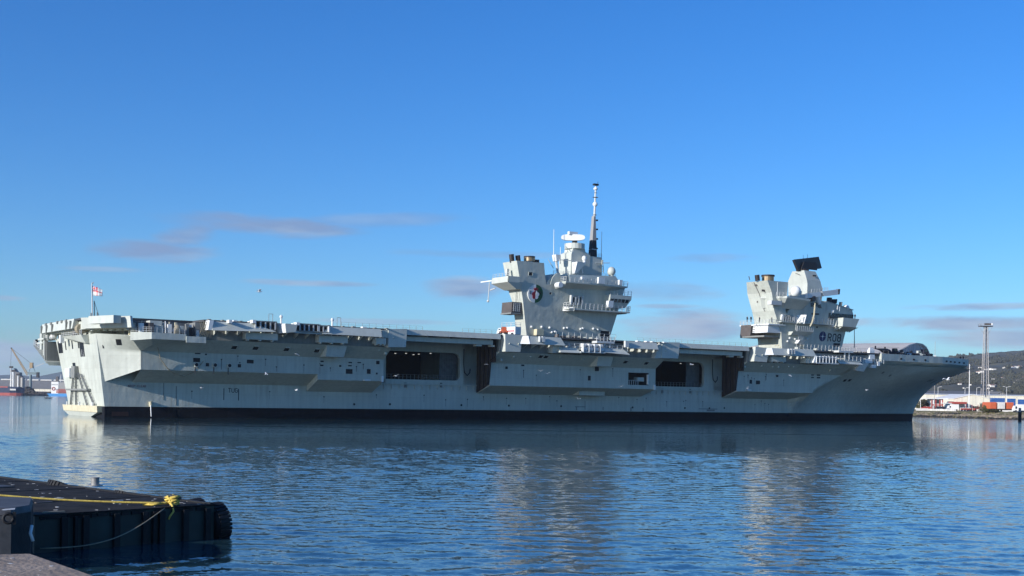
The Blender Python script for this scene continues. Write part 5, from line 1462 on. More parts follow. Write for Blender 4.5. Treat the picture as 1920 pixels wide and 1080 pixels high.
    mb = S().loft([[(A0[0], 3, f0), (A3[0], 3, f0), (A3[0], -4.4, f0), (A0[0], -4.4, f0)],
                   [(A1[0], 3, A1[2] + 1.5), (A3[0], 3, A1[2]), (A3[0], -4.8, A1[2]), (A1[0], -4.8, A1[2] + 1.5)],
                   [(A1[0] - .3, 3, (204.66,3,42.36)[2]), ((210.61,3,42.6)[0], 3, (204.66,3,42.36)[2]), ((210.61,3,42.6)[0], -4.6, (204.66,3,42.36)[2]), (A1[0] - .3, -4.6, (204.66,3,42.36)[2])],
                   [(A2[0], 2.6, A2[2]), (A4[0], 2.6, A4[2]), (A4[0], -2.2, A4[2]), (A2[0], -2.2, A2[2])]])
    add(mb, 'radar_tower', 'paint_plain')
    rt = A2[2]
    cu = (A2[0] + A4[0]) / 2 - .8
    add(S().tube((cu, 0.4, rt - .1), (cu, 0.4, rt + .6), 1.9, n=18), 'turntable', 'soot')
    # slab: face towards aft-starboard, leaning back
    C = [(200.92,1.5,48.2), (212.57,0.5,50.03), (213.95,0.5,46.67), (202.79,1.5,45.22)]
    mb = S().loft([[C[0], C[1], C[2], C[3]], [(p[0] + .5, p[1] - 1.3, p[2] - 0.1) for p in C]])
    add(mb, 'slab_antenna', 'radar')
    add(S().side([(C[3][0] + 1, C[3][2] + .4), (C[2][0] - 3.5, C[3][2] + .4), (C[2][0] - 3.8, C[3][2] + 2.3), (C[2][0] - 4.6, C[3][2] + 2.8), (C[3][0] + 2.0, C[3][2] + 2.6)], 1.55, 1.9), 'antenna_backing', 'ink')
    for x in [(206.34,0,49.14),(208.17,0,49.44)]: add(S().tube((x[0], 0, x[2] - .4), (x[0], 0, x[2] + 1.0), 0.05), 'lightning_rod', 'ink')
    mb = S().tube((A2[0] - .3, 1.0, rt - 1.2), (A1[0] - .5, -2.4, rt - .2), 0.09); add(mb, 'guy', 'brown')
    add(S().box(A4[0] - 1.6, A4[0] - .4, 3, 3.25, rt - 1.6, rt - 1.2), 'vent', 'dark')
    # dome and its sponson
    u, _, w = (198.24,5,38.26)
    add(S().ball((u, 5, w), 1.58, 20, 14, (1, 1, 1.0), cut=-0.85), 'radome', 'white', smooth=True)
    s0, s1, s2, s3 = (190.97,6,32.89), (192.39,6,35.75), (198,6,36.54), (203.2,6,36.22)
    mb = S().loft([[(s1[0] + 1.0, 6.6, s2[2]), (s3[0], 6.6, s2[2] - .4), (s3[0], 0, s2[2] - .4), (s1[0] - 3.2, 0, s2[2])],
                   [(s1[0] + 1.0, 6.6, s2[2] - .5), (s3[0], 6.6, s2[2] - .9), (s3[0], 0, s2[2] - 0.9), (s1[0] - 3.2, 0, s2[2] - .5)],
                   [(s1[0] + 2.4, 4, s0[2] + .3), (s3[0] - .6, 4, s0[2] + .2), (s3[0] - .6, 0, s0[2] + .2), (s1[0] - 2.2, 0, s0[2] + .3)]])
    add(mb, 'dome_sponson', 'paint_plain')
    add(S().box(s0[0] - 2.6, s1[0] + .2, 3.9, 5.6, s0[2] + 1.0, s0[2] + 2.2), 'small_platform', 'rail')
    add(S().rail([(s1[0] - 2.2, 5.4, s2[2]), (s1[0] + 2.2, 6.4, s2[2])], 1.1, 1.1, 0.06), 'railing', 'rail')
    a_, b_ = (190.61,5,40.5), (191.12,5,35.74)
    add(S().tube(b_, a_, 0.12, .07), 'whip_aerial', 'rail')
    # white horizontal beams by the tower foot
    for q in ([(202.8,5.6,37.95),(208.36,5.6,38.76),(208.58,5.6,37.34),(203.01,5.6,36.55)], [(208.69,5.6,38.86),(215.48,5.6,39.91),(216.08,5.6,38.35),(210.05,5.6,37.51)]):
        mb = S().loft([[(p[0], 5.6, p[2]) for p in q], [(p[0], 4.6, p[2]) for p in q]]); add(mb, 'wave_guide_box', 'white')
    q = [(215.82,216.51,38.45,40.04)][0]; add(S().box(q[0], q[1], 4.6, 5.62, q[2], q[3]), 'box_end', 'brown')
    add(S().rail([(A1[0], 4.8, (204.62,5,38.41)[2]), ((212.05,5,39.34)[0], 4.8, (212.05,5,39.34)[2])], 1.0, 1.1, 0.06), 'railing', 'rail')
    mb = S().path([(207.65,5,37.96), (208.07,5,36.72), (208.99,5,35.18)], 0.5, n=8); add(mb, 'flexible_duct', 'white')
    q = (205.51,5,37.04)
    add(S().tube((q[0], 4.6, q[2] - .5), (q[0], 5.9, q[2] - .5), 0.8, n=14), 'searchlight', 'brown')
    # upper windows
    for q in ([(206.13,4,35.55),(207.48,4,35.63),(207.93,4,34.22),(206.32,4,34.29)], [(208.65,4,35.54),(210.02,4,35.61),(211.17,4,34.08),(209.55,4,34.15)], [(207.83,4,35.65),(208.39,4,35.68),(209.27,4,34.45),(208.13,4,34.39)]):
        mb = S().loft([[(p[0], 4.06, p[2]) for p in q], [(p[0], 3.9, p[2]) for p in q]]); add(mb, 'window', 'glass')
    # bridge wing
    r = [(211.99,8,28.74),(216.85,8,28.96),(216.47,8,31.35),(211.62,8,31.11)]
    w0, w1 = r[0][2], r[2][2]
    uL, uR, uE = (216.81,4,30.82)[0], (216.59,8,30.63)[0], (223.65,8,30.97)[0]
    mb = S().loft([[(uL, 4, w0), (uR, 8, w0), (uE - 1.2, 8, w0 - .1), (uE - 1.2, -3, w0 - .1), (uL, -3, w0)], [(uL, 4, w1), (uR, 8, w1), (uE, 8, w1 - .1), (uE, -3, w1 - .1), (uL, -3, w1)]])
    add(mb, 'bridge_wing', 'paint_plain')
    for k in range(8):
        uu = uL + 0.6 + k * 0.95
        add(S().hexa([(uu, 4, w0 - 1.4), (uu + .2, 4, w0 - 1.4), (uu + .2, 7.4, w0 - .05), (uu, 7.4, w0 - .05), (uu, 4, w0 - .05), (uu + .2, 4, w0 - .05), (uu + .2, 7.6, w0 - .02), (uu, 7.6, w0 - .02)]), 'wing_bracket', 'paint_plain')
    z0, z1 = (218.45,4,30.9)[2], (218.15,4,32.83)[2]
    uu0, uu1 = (214.34,4,31.67)[0], (225.41,4,32.22)[0]
    for k in range(6):
        ua = uu0 + (uu1 - uu0) * k / 6
        add(S().box(ua + .08, ua + (uu1 - uu0) / 6 - .1, 4.0, 4.12, z0, z1), 'bridge_window', 'glass')
    for k in range(4):
        v = 3.4 - 2.4 * k
        add(S().box(B2[0] - .1, B2[0] + .16, v - 2.1, v, z0, z1 - .2), 'bridge_window', 'glass')
    q = (222.89,5,34.81)
    add(S().ball((q[0] - 0.2, 3.2, q[2]), 0.95, 14, 10, (.9, 1, 1)), 'radome', 'white', smooth=True)
    add(S().tube((q[0] + .1, 2.6, q[2]), (q[0] + .7, 2.4, q[2]), 1.05, n=18), 'searchlight', 'brown')
    for (u, _, w), sx in zip([(216.42,2,37.06),(218.09,2,36.91),(219.02,2,37.04),(221.49,2,36.45)], (.8, .5, .4, .25)):
        add(S().box(u - sx, u + sx * .6, 1.4, 2.4, w - 1.0, w + .8 * sx), 'roof_gear', 'ink' if sx > .3 else 'inner')
    for (u, _, w) in [(214.44,5,32.91),(216.8,5,34.32),(217.78,5,34.05)]:
        add(S().tube((u, 5, w - .6), (u, 5, w + .8), 0.12, n=6), 'bollard_light', 'white')
    add(S().ball((uu0 + 0.6, 5.4, z0 - 2.0), .5, 10, 8), 'signal_lamp', 'white'); add(S().ball((uu0 + 0.6, 5.0, z1 + .4), .5, 10, 8), 'signal_lamp', 'white')
    # side walkway with rails, and the two little sponsons below
    a, b = (200.43,6,29.16), (214.54,6,29.58)
    add(S().box(a[0], b[0], 3.9, 6.2, a[2] - .15, a[2] + .1), 'walkway', 'paint_plain')
    add(S().rail([(a[0], 6.1, a[2] + .1), (b[0], 6.1, a[2] + .1)], 1.7, 1.2, 0.075), 'railing', 'rail')
    add(S().loft([[(a[0] - .6, 4, a[2] - .3), (a[0] + 1.4, 6.4, a[2] - .3), (a[0] + 1.6, 6.2, a[2] - .3), (a[0], 4, a[2] - .3)], [(a[0] + .6, 4, a[2] + 2.4), (a[0] + 2.0, 6.4, a[2] + 2.4), (a[0] + 2.2, 6.2, a[2] + 2.4), (a[0] + .8, 4, a[2] + 2.4)]]), 'screen_plate', 'white')
    a2, b2 = (193.13,6,29.12), (199.52,6,29.27)
    add(S().box(a2[0], b2[0], 3.9, 5.6, a2[2] - .1, a2[2] + .15), 'walkway', 'paint_plain')
    add(S().rail([(a2[0], 5.5, a2[2] + .1), (b2[0], 5.5, a2[2] + .1)], 1.5, 0.95, 0.08), 'railing', 'rail')
    for q in [(194.2,5,30.31),(195.54,5,30.22),(197.1,5,30.14),(198.87,5,30.23)]: add(S().box(q[0], q[0] + .8, 4, 4.7, q[2] - .5, q[2] + 1.0), 'locker', random.choice(['white', 'rail', 'inner']))
    a3, b3 = (198.16,6,26.38), (206.39,6,27.06)
    add(S().loft([[(a3[0], 4, a3[2] - .9), (b3[0], 4, a3[2] - .6), (b3[0], 5.0, a3[2] - .6), (a3[0], 5.0, a3[2] - .9)], [(a3[0] - .2, 4, a3[2] + .1), (b3[0], 4, a3[2] + .2), (b3[0], 6.0, a3[2] + .2), (a3[0] - .2, 6.0, a3[2] + .1)]]), 'decoy_platform', 'paint_plain')
    add(S().rail([(a3[0] + 1.5, 5.9, a3[2] + .2), (b3[0], 5.9, a3[2] + .2)], 1.6, 0.8, 0.09), 'railing', 'rail')
    add(S().rail([(199.5,5.5,26.93), (199.39,5.5,29.91)], 0.05, 4, 0.14), 'davit', 'rail')
    a4 = (202.36,6,23.72)
    add(S().loft([[(a4[0] - 1.0, 4, a4[2] - .6), (a4[0] + 1.2, 4, a4[2] - .9), (a4[0] + 1.2, 5, a4[2] - .9), (a4[0] - 1.0, 5, a4[2] - .6)], [(a4[0] - 1.1, 4, a4[2] + .4), (a4[0] + 1.2, 4, a4[2] + .5), (a4[0] + 1.2, 6, a4[2] + .5), (a4[0] - 1.1, 6, a4[2] + .4)]]), 'decoy_platform', 'white')
    for k in range(6):
        add(S().tube((a4[0] - 0.9 + .35 * k, 5, a4[2] + .5), (a4[0] - 1.3 + .45 * k, 5.4, a4[2] + 2.0), 0.09, n=5), 'decoy_tube', 'rail')
        add(S().tube((a4[0] + .2 + .3 * k, 5, a4[2] - 2.2), (a4[0] + .1 + .3 * k, 5.2, a4[2] - 1), 0.1, n=5), 'hose', 'tread')
    # number and badge
    p, q = (215.22,4,24.45), (220.74,4,24.66)
    hgt = (217.46,4,26.64)[2] - (217.79,4,24.55)[2]
    mb = S(); size = hgt / 1.6
    wid = (q[0] - p[0]); gap = (wid / size - 3) / 2
    letters(mb, 'R08', (p[0], 4.0, p[2]), (1, 0, 0), (0, 0, 1), (0, 1, 0), size, 0.26, gap=max(0.3, gap), thick=0.05)
    add(mb, 'pennant_number', 'ink')
    c = (212.69,4,25.68)
    pts = [(c[0] + 1.42 * math.cos(t), c[2] + 1.5 * math.sin(t)) for t in [2 * math.pi * k / 28 for k in range(28)]]
    add(S().side(pts, 4.0, 4.12), 'round_badge', 'navy')
    st = []
    for k in range(8):
        t = math.pi / 2 * k / 2; r_ = 0.78 if k % 2 == 0 else 0.18
        st.append((c[0] + r_ * math.cos(t), c[2] + r_ * math.sin(t)))
    add(S().side(st, 4.11, 4.17), 'badge_star', 'white')
    mb = S()
    for k in range(4):
        t = math.pi / 2 * k
        a_, b_ = (c[0] + .85 * math.cos(t), 4.12, c[2] + .85 * math.sin(t)), (c[0] + 1.2 * math.cos(t), 4.12, c[2] + 1.2 * math.sin(t))
        mb.tube(a_, b_, 0.06, n=4)
    add(mb, 'badge_ray', 'white')
    windows([(217.75,220.82,22.81,23.87),(209.51,210.31,28.09,28.57)], VI, parent=isl)
    windows([(206.87,210.29,31.95,32.5)], VI, parent=isl, m_='brown')
    # hanging rescue net
    mb = S().path([(p_[0], 6.4, p_[2]) for p_ in [(205.41,6.4,35.22),(205.53,6.4,33.65),(205.59,6.4,31.75),(205.14,6.4,29.52),(204.42,6.4,28.22)]], 0.22, n=5)
    add(mb, 'rescue_net', 'tread')
    for (u, _, w) in [(198.73,4,24.59),(201,4,24.36),(203.1,4,25.4),(197.98,4,23.61),(205.95,4,24.56)]:
        add(S().ball((u, 4.15, w), .3, 8, 6), 'floodlight', 'white')
    r0 = (207.3,7,21.5)[0]
    add(S().rail([(K[0][0] + 2, 7.6, 20.9), (B0[0] + 3, 7.6, 20.9)], 2.0, 1.5, 0.055, 2), 'deck_railing', 'rail')
    for k in range(12):
        u = r0 - 8 + k * 1.6
        add(S().box(u, u + 0.4 + 0.5 * random.random(), 6.0, 7.2, 20.0, 20.9 + 1.0 * random.random()), 'deck_fitting', random.choice(['inner', 'rail', 'brown', 'paint_plain', 'tread']))
    a_, b_ = (228.68,2,29.18), (229.69,2,22.92)
    add(S().tube(b_, a_, 0.14, 0.09), 'pole_aerial', 'mast')
    # gear forward of the island
    for k in range(10):
        q0, q1 = (222.11,8,21.18)[0], (229.88,8,20.79)[0]
        u = q0 + (q1 - q0) * k / 10
        add(S().box(u, u + .6, 6, 8.5, 18.6, 20.4 + 1.1 * random.random()), 'deck_fitting', random.choice(['inner', 'paint_plain', 'inner', 'brown']))
fore_island()
DV, DT = 0.0, 0.0

# ensign staff and ensign
a_, b_ = (-2.28,-2,21.14), (-2.5,-2,28.21)
st = S().tube(a_, b_, 0.16, 0.1, n=8)
st.tube((b_[0], b_[1], b_[2]), (b_[0] + .4, b_[1], b_[2] + .15), 0.12)
staff = sp(st, 'ensign_staff', 'rail')
mb = S(); mb.tube((a_[0] + .5, a_[1], a_[2] - 1), (a_[0] + .3, a_[1], a_[2] + 3.4), 0.1); mb.tube((a_[0] + 1.6, a_[1], a_[2] - .6), (a_[0] + .35, a_[1], a_[2] + 3.2), 0.06); mb.tube((a_[0] - .35, a_[1], a_[2] - .5), (a_[0] - .35, a_[1], a_[2] + .8), .14)
mb.tube((a_[0] + 1.0, a_[1], a_[2] - .5), (a_[0] + 1.0, a_[1], a_[2] + 1.0), .14)
sp(mb, 'staff_stay', 'inner', staff)
SHIPM = Matrix.Translation(SHIP.location) @ Matrix.Rotation(SHIP.rotation_euler.z, 4, 'Z')
def world_pt(u, v, w): return SHIPM @ Vector((u, -v, w))
def ensign():
    # flag axes: s along the fly (blown forward and drooping), t up the hoist
    fl = thing('ensign', 'white ensign with red cross flying from the stern staff', 'flag', world_pt(b_[0] + .12, b_[1], b_[2] - 2.6), R(-4))
    Lf, Hf = 2.4, 2.0
    def P(s, t, o=0.0):
        x = s * Lf * 0.88; z = t * Hf - 0.75 * s * s * t * 0.9 - 0.12 * s
        y = 0.22 * math.sin(s * 7.5 + t * 1.2) * s + o
        return (x, y, z)
    def patch(s0, s1, t0, t1, name, m_, o):
        mb = MB(); n, k = 14, 6
        for i in range(n):
            for j in range(k):
                q = [(s0 + (s1 - s0) * (i + a) / n, t0 + (t1 - t0) * (j + b) / k) for a, b in ((0, 0), (1, 0), (1, 1), (0, 1))]
                mb.face([P(s, t, o) for s, t in q])
        o_ = mb.obj(name, M[m_], fl, smooth=True)
        so = o_.modifiers.new('solid', 'SOLIDIFY'); so.thickness = 0.012
    patch(0, 1, 0, 1, 'field', 'white', 0)
    for side, off in ((-1, -.025), (1, .025)):
        patch(0, 1, 0.45, 0.55, 'cross_bar', 'flagred', off); patch(0.45, 0.55, 0, 1, 'cross_bar', 'flagred', off * 1.3)
        patch(0.0, 0.43, 0.57, 1, 'canton', 'flagblue', off * 1.1)
        patch(0.12, 0.31, 0.57, 1, 'canton_fimbriation', 'white', off * 1.5); patch(0, 0.43, 0.69, 0.88, 'canton_fimbriation', 'white', off * 1.6); patch(0.17, 0.26, 0.57, 1, 'canton_cross', 'flagred', off * 2.1); patch(0, 0.43, 0.745, 0.825, 'canton_cross', 'flagred', off * 2.2)
ensign()

# ================================================================== people
def person_mesh():
    me = bpy.data.meshes.new('person')
    V = [(0, 0, 0.95), (0, 0, 1.2), (0, 0, 1.42), (0, 0, 1.54), (0, 0, 1.64), (0, 0, 1.76),
         (0.10, 0, 0.9), (0.11, 0.02, 0.5), (0.11, 0, 0.08), (0.11, 0.14, 0.04),
         (-0.10, 0, 0.9), (-0.11, -0.04, 0.5), (-0.12, -0.08, 0.08), (-0.12, 0.06, 0.04),
         (0.19, 0, 1.40), (0.25, 0.0, 1.12), (0.24, 0.12, 0.88), (-0.19, 0, 1.40), (-0.25, 0.02, 1.12), (-0.24, 0.14, 0.9)]
    E_ = [(0, 1), (1, 2), (2, 3), (3, 4), (4, 5), (0, 6), (6, 7), (7, 8), (8, 9), (0, 10), (10, 11), (11, 12), (12, 13), (2, 14), (14, 15), (15, 16), (2, 17), (17, 18), (18, 19)]
    Rr = [.15, .15, .16, .065, .10, .08, .10, .07, .055, .04, .10, .07, .055, .04, .075, .055, .045, .075, .055, .045]
    me.from_pydata(V, E_, [])
    o = bpy.data.objects.new('person', me); COL.objects.link(o)
    md = o.modifiers.new('skin', 'SKIN')
    for i, r in enumerate(Rr):
        me.skin_vertices[0].data[i].radius = (r, r)
    me.skin_vertices[0].data[0].use_root = True
    o.modifiers.new('sub', 'SUBSURF').levels = 1
    dg = bpy.context.evaluated_depsgraph_get()
    m2 = bpy.data.meshes.new_from_object(o.evaluated_get(dg))
    bpy.data.objects.remove(o)
    m2.materials.clear(); m2.materials.append(M['cloth']); m2.materials.append(M['skin'])
    for p in m2.polygons:
        if p.center.z > 1.52 and p.center.z < 1.72: p.material_index = 1
        p.use_smooth = True
    return m2
PM = person_mesh()
def person(loc, rz, label, group=None):
    o = bpy.data.objects.new('person', PM); COL.objects.link(o)
    o.location = loc; o.rotation_euler = (0, 0, rz)
    tag(o, label, 'person', group)
    return o
HZ = SHIP.rotation_euler.z
for (u, v, w), lab in (
    ((184.82,0,28.84), 'person in dark clothes at the outer corner of the walkway round the forward funnel'),
    ((185.35,1,28.82), 'person in dark clothes second along the walkway round the forward funnel'),
    ((187.81,2,28.81), 'person standing in front of the lit white funnel face, mid walkway'),
    ((190.8,4,28.79), 'person at the inner end of the walkway beside the forward funnel'),
    ((225.42,5,31.37), 'person looking over the end of the bridge wing'),
    ((296.04,-8,21.01), 'person standing alone at the very tip of the bow'),
    ((294.57,-8,20.96), 'crouched looking dark figure beside the one at the bow tip')):
    dz = {1603: 0.4}.get(0, 0.0)
    person(world_pt(u, v, w), HZ + random.uniform(-2, 2), lab, 'crew watching from the carrier')

# ================================================================== things parked on the flight deck
def wheel(mb, x, y, r, w=0.35): mb.tube((x, y - w / 2, r), (x, y + w / 2, r), r, n=14)
def tractor(loc, rz, label, body_m, cab=True, s=1.0, group=None, name='deck_tractor'):
    t = thing(name, label, 'tractor', loc, rz, group)
    t.scale = (s, s, s)
    MB().loft([[(-1.8, -.9, .5), (1.9, -.9, .5), (1.9, .9, .5), (-1.8, .9, .5)], [(-1.8, -.9, 1.0), (1.9, -.9, .9), (1.9, .9, .9), (-1.8, .9, 1.0)], [(-1.7, -.8, 1.15), (1.7, -.8, 1.05), (1.7, .8, 1.05), (-1.7, .8, 1.15)]]).obj('body', M[body_m], t, bevel=.04)
    if cab:
        MB().loft([[(-1.2, -.75, 1.1), (.4, -.75, 1.1), (.4, .75, 1.1), (-1.2, .75, 1.1)], [(-1.1, -.65, 2.2), (.1, -.65, 2.2), (.1, .65, 2.2), (-1.1, .65, 2.2)]]).obj('cab', M[body_m], t, bevel=.04)
        MB().box(-.95, .0, -.77, .77, 1.45, 2.0).obj('window', M['glass'], t)
    else:
        MB().box(-1.0, -.5, -.5, .5, 1.1, 1.75).obj('seat', M['ink'], t)
    for x in (-1.2, 1.2):
        for y in (-.85, .85):
            mb = MB(); wheel(mb, x, y, .5); mb.obj('wheel', M['ink'], t)
    MB().box(-2.3, -1.8, -.1, .1, .55, .75).obj('tow_bar', M['ink'], t)
    return t
# red tractor and white truck by the after island
p_ = (94.52,8,21.54)
tractor(world_pt(p_[0], p_[1], 21.1), HZ + 1.2, 'bright orange-red tractor parked at the deck edge by the white truck', 'orange', s=.85)
p_ = (100,4,21.79)
tr = thing('fire_truck', 'boxy white truck with red stripe parked against the after island', 'truck', world_pt(p_[0] + 1.6, p_[1] - 3.5, 21.0), HZ - 1.35)
MB().box(-2.4, 2.6, -1.1, 1.1, .6, 2.6).obj('body', M['white'], tr, bevel=.06)
MB().loft([[(-4.0, -1.1, .6), (-2.45, -1.1, .6), (-2.45, 1.1, .6), (-4.0, 1.1, .6)], [(-4.0, -1.1, 1.5), (-2.45, -1.1, 1.5), (-2.45, 1.1, 1.5), (-4.0, 1.1, 1.5)], [(-3.5, -1.0, 2.4), (-2.45, -1.0, 2.4), (-2.45, 1.0, 2.4), (-3.5, 1.0, 2.4)]]).obj('cab', M['white'], tr, bevel=.05)
MB().box(-2.2, 2.3, -1.13, 1.13, 1.35, 1.65).obj('stripe', M['flagred'], tr)
MB().box(-3.4, -2.7, -1.06, 1.06, 1.6, 2.2).obj('window', M['glass'], tr)
for x in (-3.2, -1, 1.6):
    for y in (-1.0, 1.0):
        mb = MB(); wheel(mb, x, y, .55); mb.obj('wheel', M['ink'], tr)
MB().rail([(-2.3, -1, 2.6), (2.5, -1, 2.6), (2.5, 1, 2.6), (-2.3, 1, 2.6)], 1.1, 1.6, .05, 2).obj('roof_rail', M['rail'], tr)
# dark gear parked along the bow deck
def helicopterish(loc, rz, label, L_, group):
    t = thing('covered_helicopter', label, 'helicopter', loc, rz, group)
    rings = []
    for x, r, z in ((-L_ * .5, .15, 2.2), (-L_ * .2, .45, 2.0), (0, 1.0, 1.6), (L_ * .2, 1.15, 1.5), (L_ * .36, .9, 1.4), (L_ * .46, .3, 1.2)):
        rings.append([(x, r * .8 * math.cos(a), z + r * math.sin(a)) for a in [2 * math.pi * k / 12 for k in range(12)]])
    MB().loft(rings).obj('fuselage', M['cloth'], t, smooth=True)
    mb = MB().box(-L_ * .5, -L_ * .44, -.08, .08, 2.0, 3.4); mb.box(-L_ * .48, -L_ * .44, -1, 1, 2.2, 2.3); mb.obj('tail_fin', M['cloth'], t)
    MB().tube((L_ * .1, 0, 2.5), (L_ * .1, 0, 3.3), .25).obj('rotor_mast', M['ink'], t)
    for k in range(4):
        a = .5 + math.pi / 2 * k
        MB().hexa([(L_ * .1 + math.cos(a) * .2 - .12 * math.sin(a), math.sin(a) * .2 + .12 * math.cos(a), 3.2), (L_ * .1 + math.cos(a) * L_ * .4 - .12 * math.sin(a), math.sin(a) * L_ * .4 + .12 * math.cos(a), 3.0), (L_ * .1 + math.cos(a) * L_ * .4 + .12 * math.sin(a), math.sin(a) * L_ * .4 - .12 * math.cos(a), 3.0), (L_ * .1 + math.cos(a) * .2 + .12 * math.sin(a), math.sin(a) * .2 - .12 * math.cos(a), 3.2)] + [(L_ * .1 + math.cos(a) * q_ - s_ * .12 * math.sin(a), math.sin(a) * q_ + s_ * .12 * math.cos(a), 3.26 - .2 * (q_ > 1)) for q_, s_ in ((.2, 1), (L_ * .4, 1), (L_ * .4, -1), (.2, -1))]).obj('rotor_blade', M['ink'], t)
    for x, y in ((L_ * .3, .5), (L_ * .3, -.5), (-L_ * .1, .7), (-L_ * .1, -.7)):
        mb = MB(); wheel(mb, x, y, .35, .2); mb.obj('wheel', M['ink'], t)
    t.scale = (1, 1, .72)
    return t
p_ = (237.48,6,21.06)
helicopterish(world_pt(p_[0], p_[1], 21.0), HZ + .2, 'dark helicopter with folded tail parked just forward of the white gun shield', 10.5, None)
for i, (x, lab, s, cab, bm_) in enumerate((
    (1680, 'dark deck tractor parked next to the helicopter on the bow', 1.0, True, 'cloth'),
    (1692, 'low grey deck tractor without a cab on the bow', 1.0, False, 'inner'),
    (1703, 'small white-bodied tractor among dark ones on the bow', .8, False, 'white'),
    (1712, 'dark low tractor right of the white one on the bow', 1.0, False, 'cloth'),
    (1724, 'pale grey cabbed tractor in the bow row', .9, True, 'paint_plain'),
    (1735, 'foremost dark cabbed tractor in the bow row', 1.2, True, 'cloth'))):
    ray_ = {1680: (245.99,4,20.71), 1692: (249.07,4,20.81), 1703: (253.16,3,20.97), 1712: (255.52,3,21.04), 1724: (259.96,2,21.21), 1735: (264.18,1,21.37)}[x]
    tractor(world_pt(ray_[0], ray_[1], 21.0), HZ + random.uniform(-.5, .5), lab, bm_, cab, s, 'tractors parked along the bow')

# ================================================================== gulls
def gull_parts():
    b = MB(); rings = []
    for x, r in ((-.26, .01), (-.2, .035), (-.05, .075), (.1, .07), (.2, .045), (.27, .04), (.33, .008)):
        rings.append([(x, r * math.cos(a), r * .9 * math.sin(a) + (.02 if x > .15 else 0)) for a in [2 * math.pi * k / 8 for k in range(8)]])
    b.loft(rings)
    b.loft([[(-.2, -.04, 0), (-.2, .04, 0), (-.2, .04, .02), (-.2, -.04, .02)], [(-.38, -.1, 0), (-.38, .1, 0), (-.38, .1, .01), (-.38, -.1, .01)]])
    return b
def gull(loc, rz, label, up, s=1.0, group='gulls flying around the carrier'):
    t = bpy.data.objects.new('gull', None); COL.objects.link(t)
    t.location = loc; t.rotation_euler = (random.uniform(-.5, .5), 0, rz); t.scale = (s, s, s)
    tag(t, label, 'gull', group)
    gull_parts().obj('body', M['feather'], t, smooth=True)
    for sd in (-1, 1):
        mb = MB()
        r0 = [(.12, sd * .05, .03), (-.08, sd * .05, .03), (-.08, sd * .05, .05), (.12, sd * .05, .05)]
        r1 = [(.16, sd * .35, .03 + up * .22), (-.06, sd * .33, .03 + up * .22), (-.06, sd * .33, .045 + up * .22), (.16, sd * .35, .05 + up * .22)]
        r2 = [(.02, sd * .68, .03 + up * .16), (-.10, sd * .7, .03 + up * .16), (-.10, sd * .7, .035 + up * .16), (.02, sd * .68, .035 + up * .16)]
        mb.loft([r0, r1, r2]).obj('wing', M['feather'] if up > .5 else M['feather_grey'], t)
for i, (p, lab) in enumerate(zip([(15.31,16,6.51),(29.35,16,9.6),(36.34,16,14.14),(36.34,16,6.31),(60.56,16,9.99),(84.64,16,13.34),(100.38,16,12.1),(102.46,16,11.5),(111.85,16,5.47),(125.51,16,8.79),(149.07,16,15.05),(169.85,16,9.17),(186.34,16,13.09),(218.38,16,9.41)],
    ('gull low over the lower hull between the rope loop and the TUG marking', 'gull passing just under the long dark soffit, left of the step', 'gull high against the olive overhang above the first sponson', 'gull low by the sunlit step under the first sponson',
     'gull in front of the first dark hangar opening', 'gull in front of the brown lift guides of the first lift', 'upper gull of the close pair before the middle sponson', 'lower gull of the close pair before the middle sponson',
     'gull just above the boot topping under the middle sponson', 'gull below the boat bay of the middle sponson', 'gull in front of the second, smaller hangar opening', 'gull at the lower after corner of the third sponson',
     'gull before the middle of the third sponson', 'gull in front of the dark flared bow'))):
    gull(world_pt(*p), HZ + random.uniform(-1.2, 1.2) + (math.pi if random.random() < .5 else 0), lab, random.choice((1.0, -.4, .8)), 1.15)
q = (81.53,230,9.99)
gull(q, 2.0, 'gull gliding just right of the raked stem', .8, 1.7)
q = (-41.48,200,21.97)
gull(q, .4, 'gull high in the blue sky above the flight deck', 1.0, 1.5)

# ================================================================== foreground: pontoons, rope, quay
M['pdeck'] = mat('pontoon_deck_steel', (0.024, 0.023, 0.022), 0.95, spec=0.15, var=0.6, scale=1.4, bump=0.015, bscale=5, dirt=(0.085, 0.07, 0.06), dirt_amt=0.6)
M['pside'] = mat('dark_green_pontoon_side', (0.016, 0.036, 0.034), 0.5, var=0.35, scale=0.8, streak=0.35, bump=0.01, bscale=4)
M['rubber'] = mat('black_rubber', (0.010, 0.010, 0.011), 0.7, var=0.35, scale=3, bump=0.02, bscale=8)
M['concrete'] = mat('quay_concrete', (0.33, 0.25, 0.18), 0.9, var=0.3, scale=2.2, bump=0.02, bscale=14, dirt=(0.10, 0.09, 0.075), dirt_amt=0.7)
M['steelpost'] = mat('worn_steel', (0.28, 0.27, 0.25), 0.5, metal=0.3, var=0.3, scale=4)
M['block'] = mat('weathered_black_block', (0.075, 0.075, 0.076), 0.65, var=0.4, scale=2, streak=0.3, dirt=(0.15, 0.10, 0.06), dirt_amt=0.4)
M['guano'] = mat('bird_droppings', (0.55, 0.54, 0.50), 0.9, var=0.1)
FR = Vector((-10.25, 42.45, 0)); FL = Vector((-14.67, 37.85, 0))
ax = (FL - FR).normalized()                       # along the near end, towards the left
ay = Vector((-10.9 + 23.3, 43.5 - 55.95, 0)).normalized() * -1   # away along the pontoon
ayaw = math.atan2(ax.y, ax.x)
PON = thing('pontoon', 'long black steel work pontoon with green end plating and tyre fenders', 'pontoon', FR, ayaw)
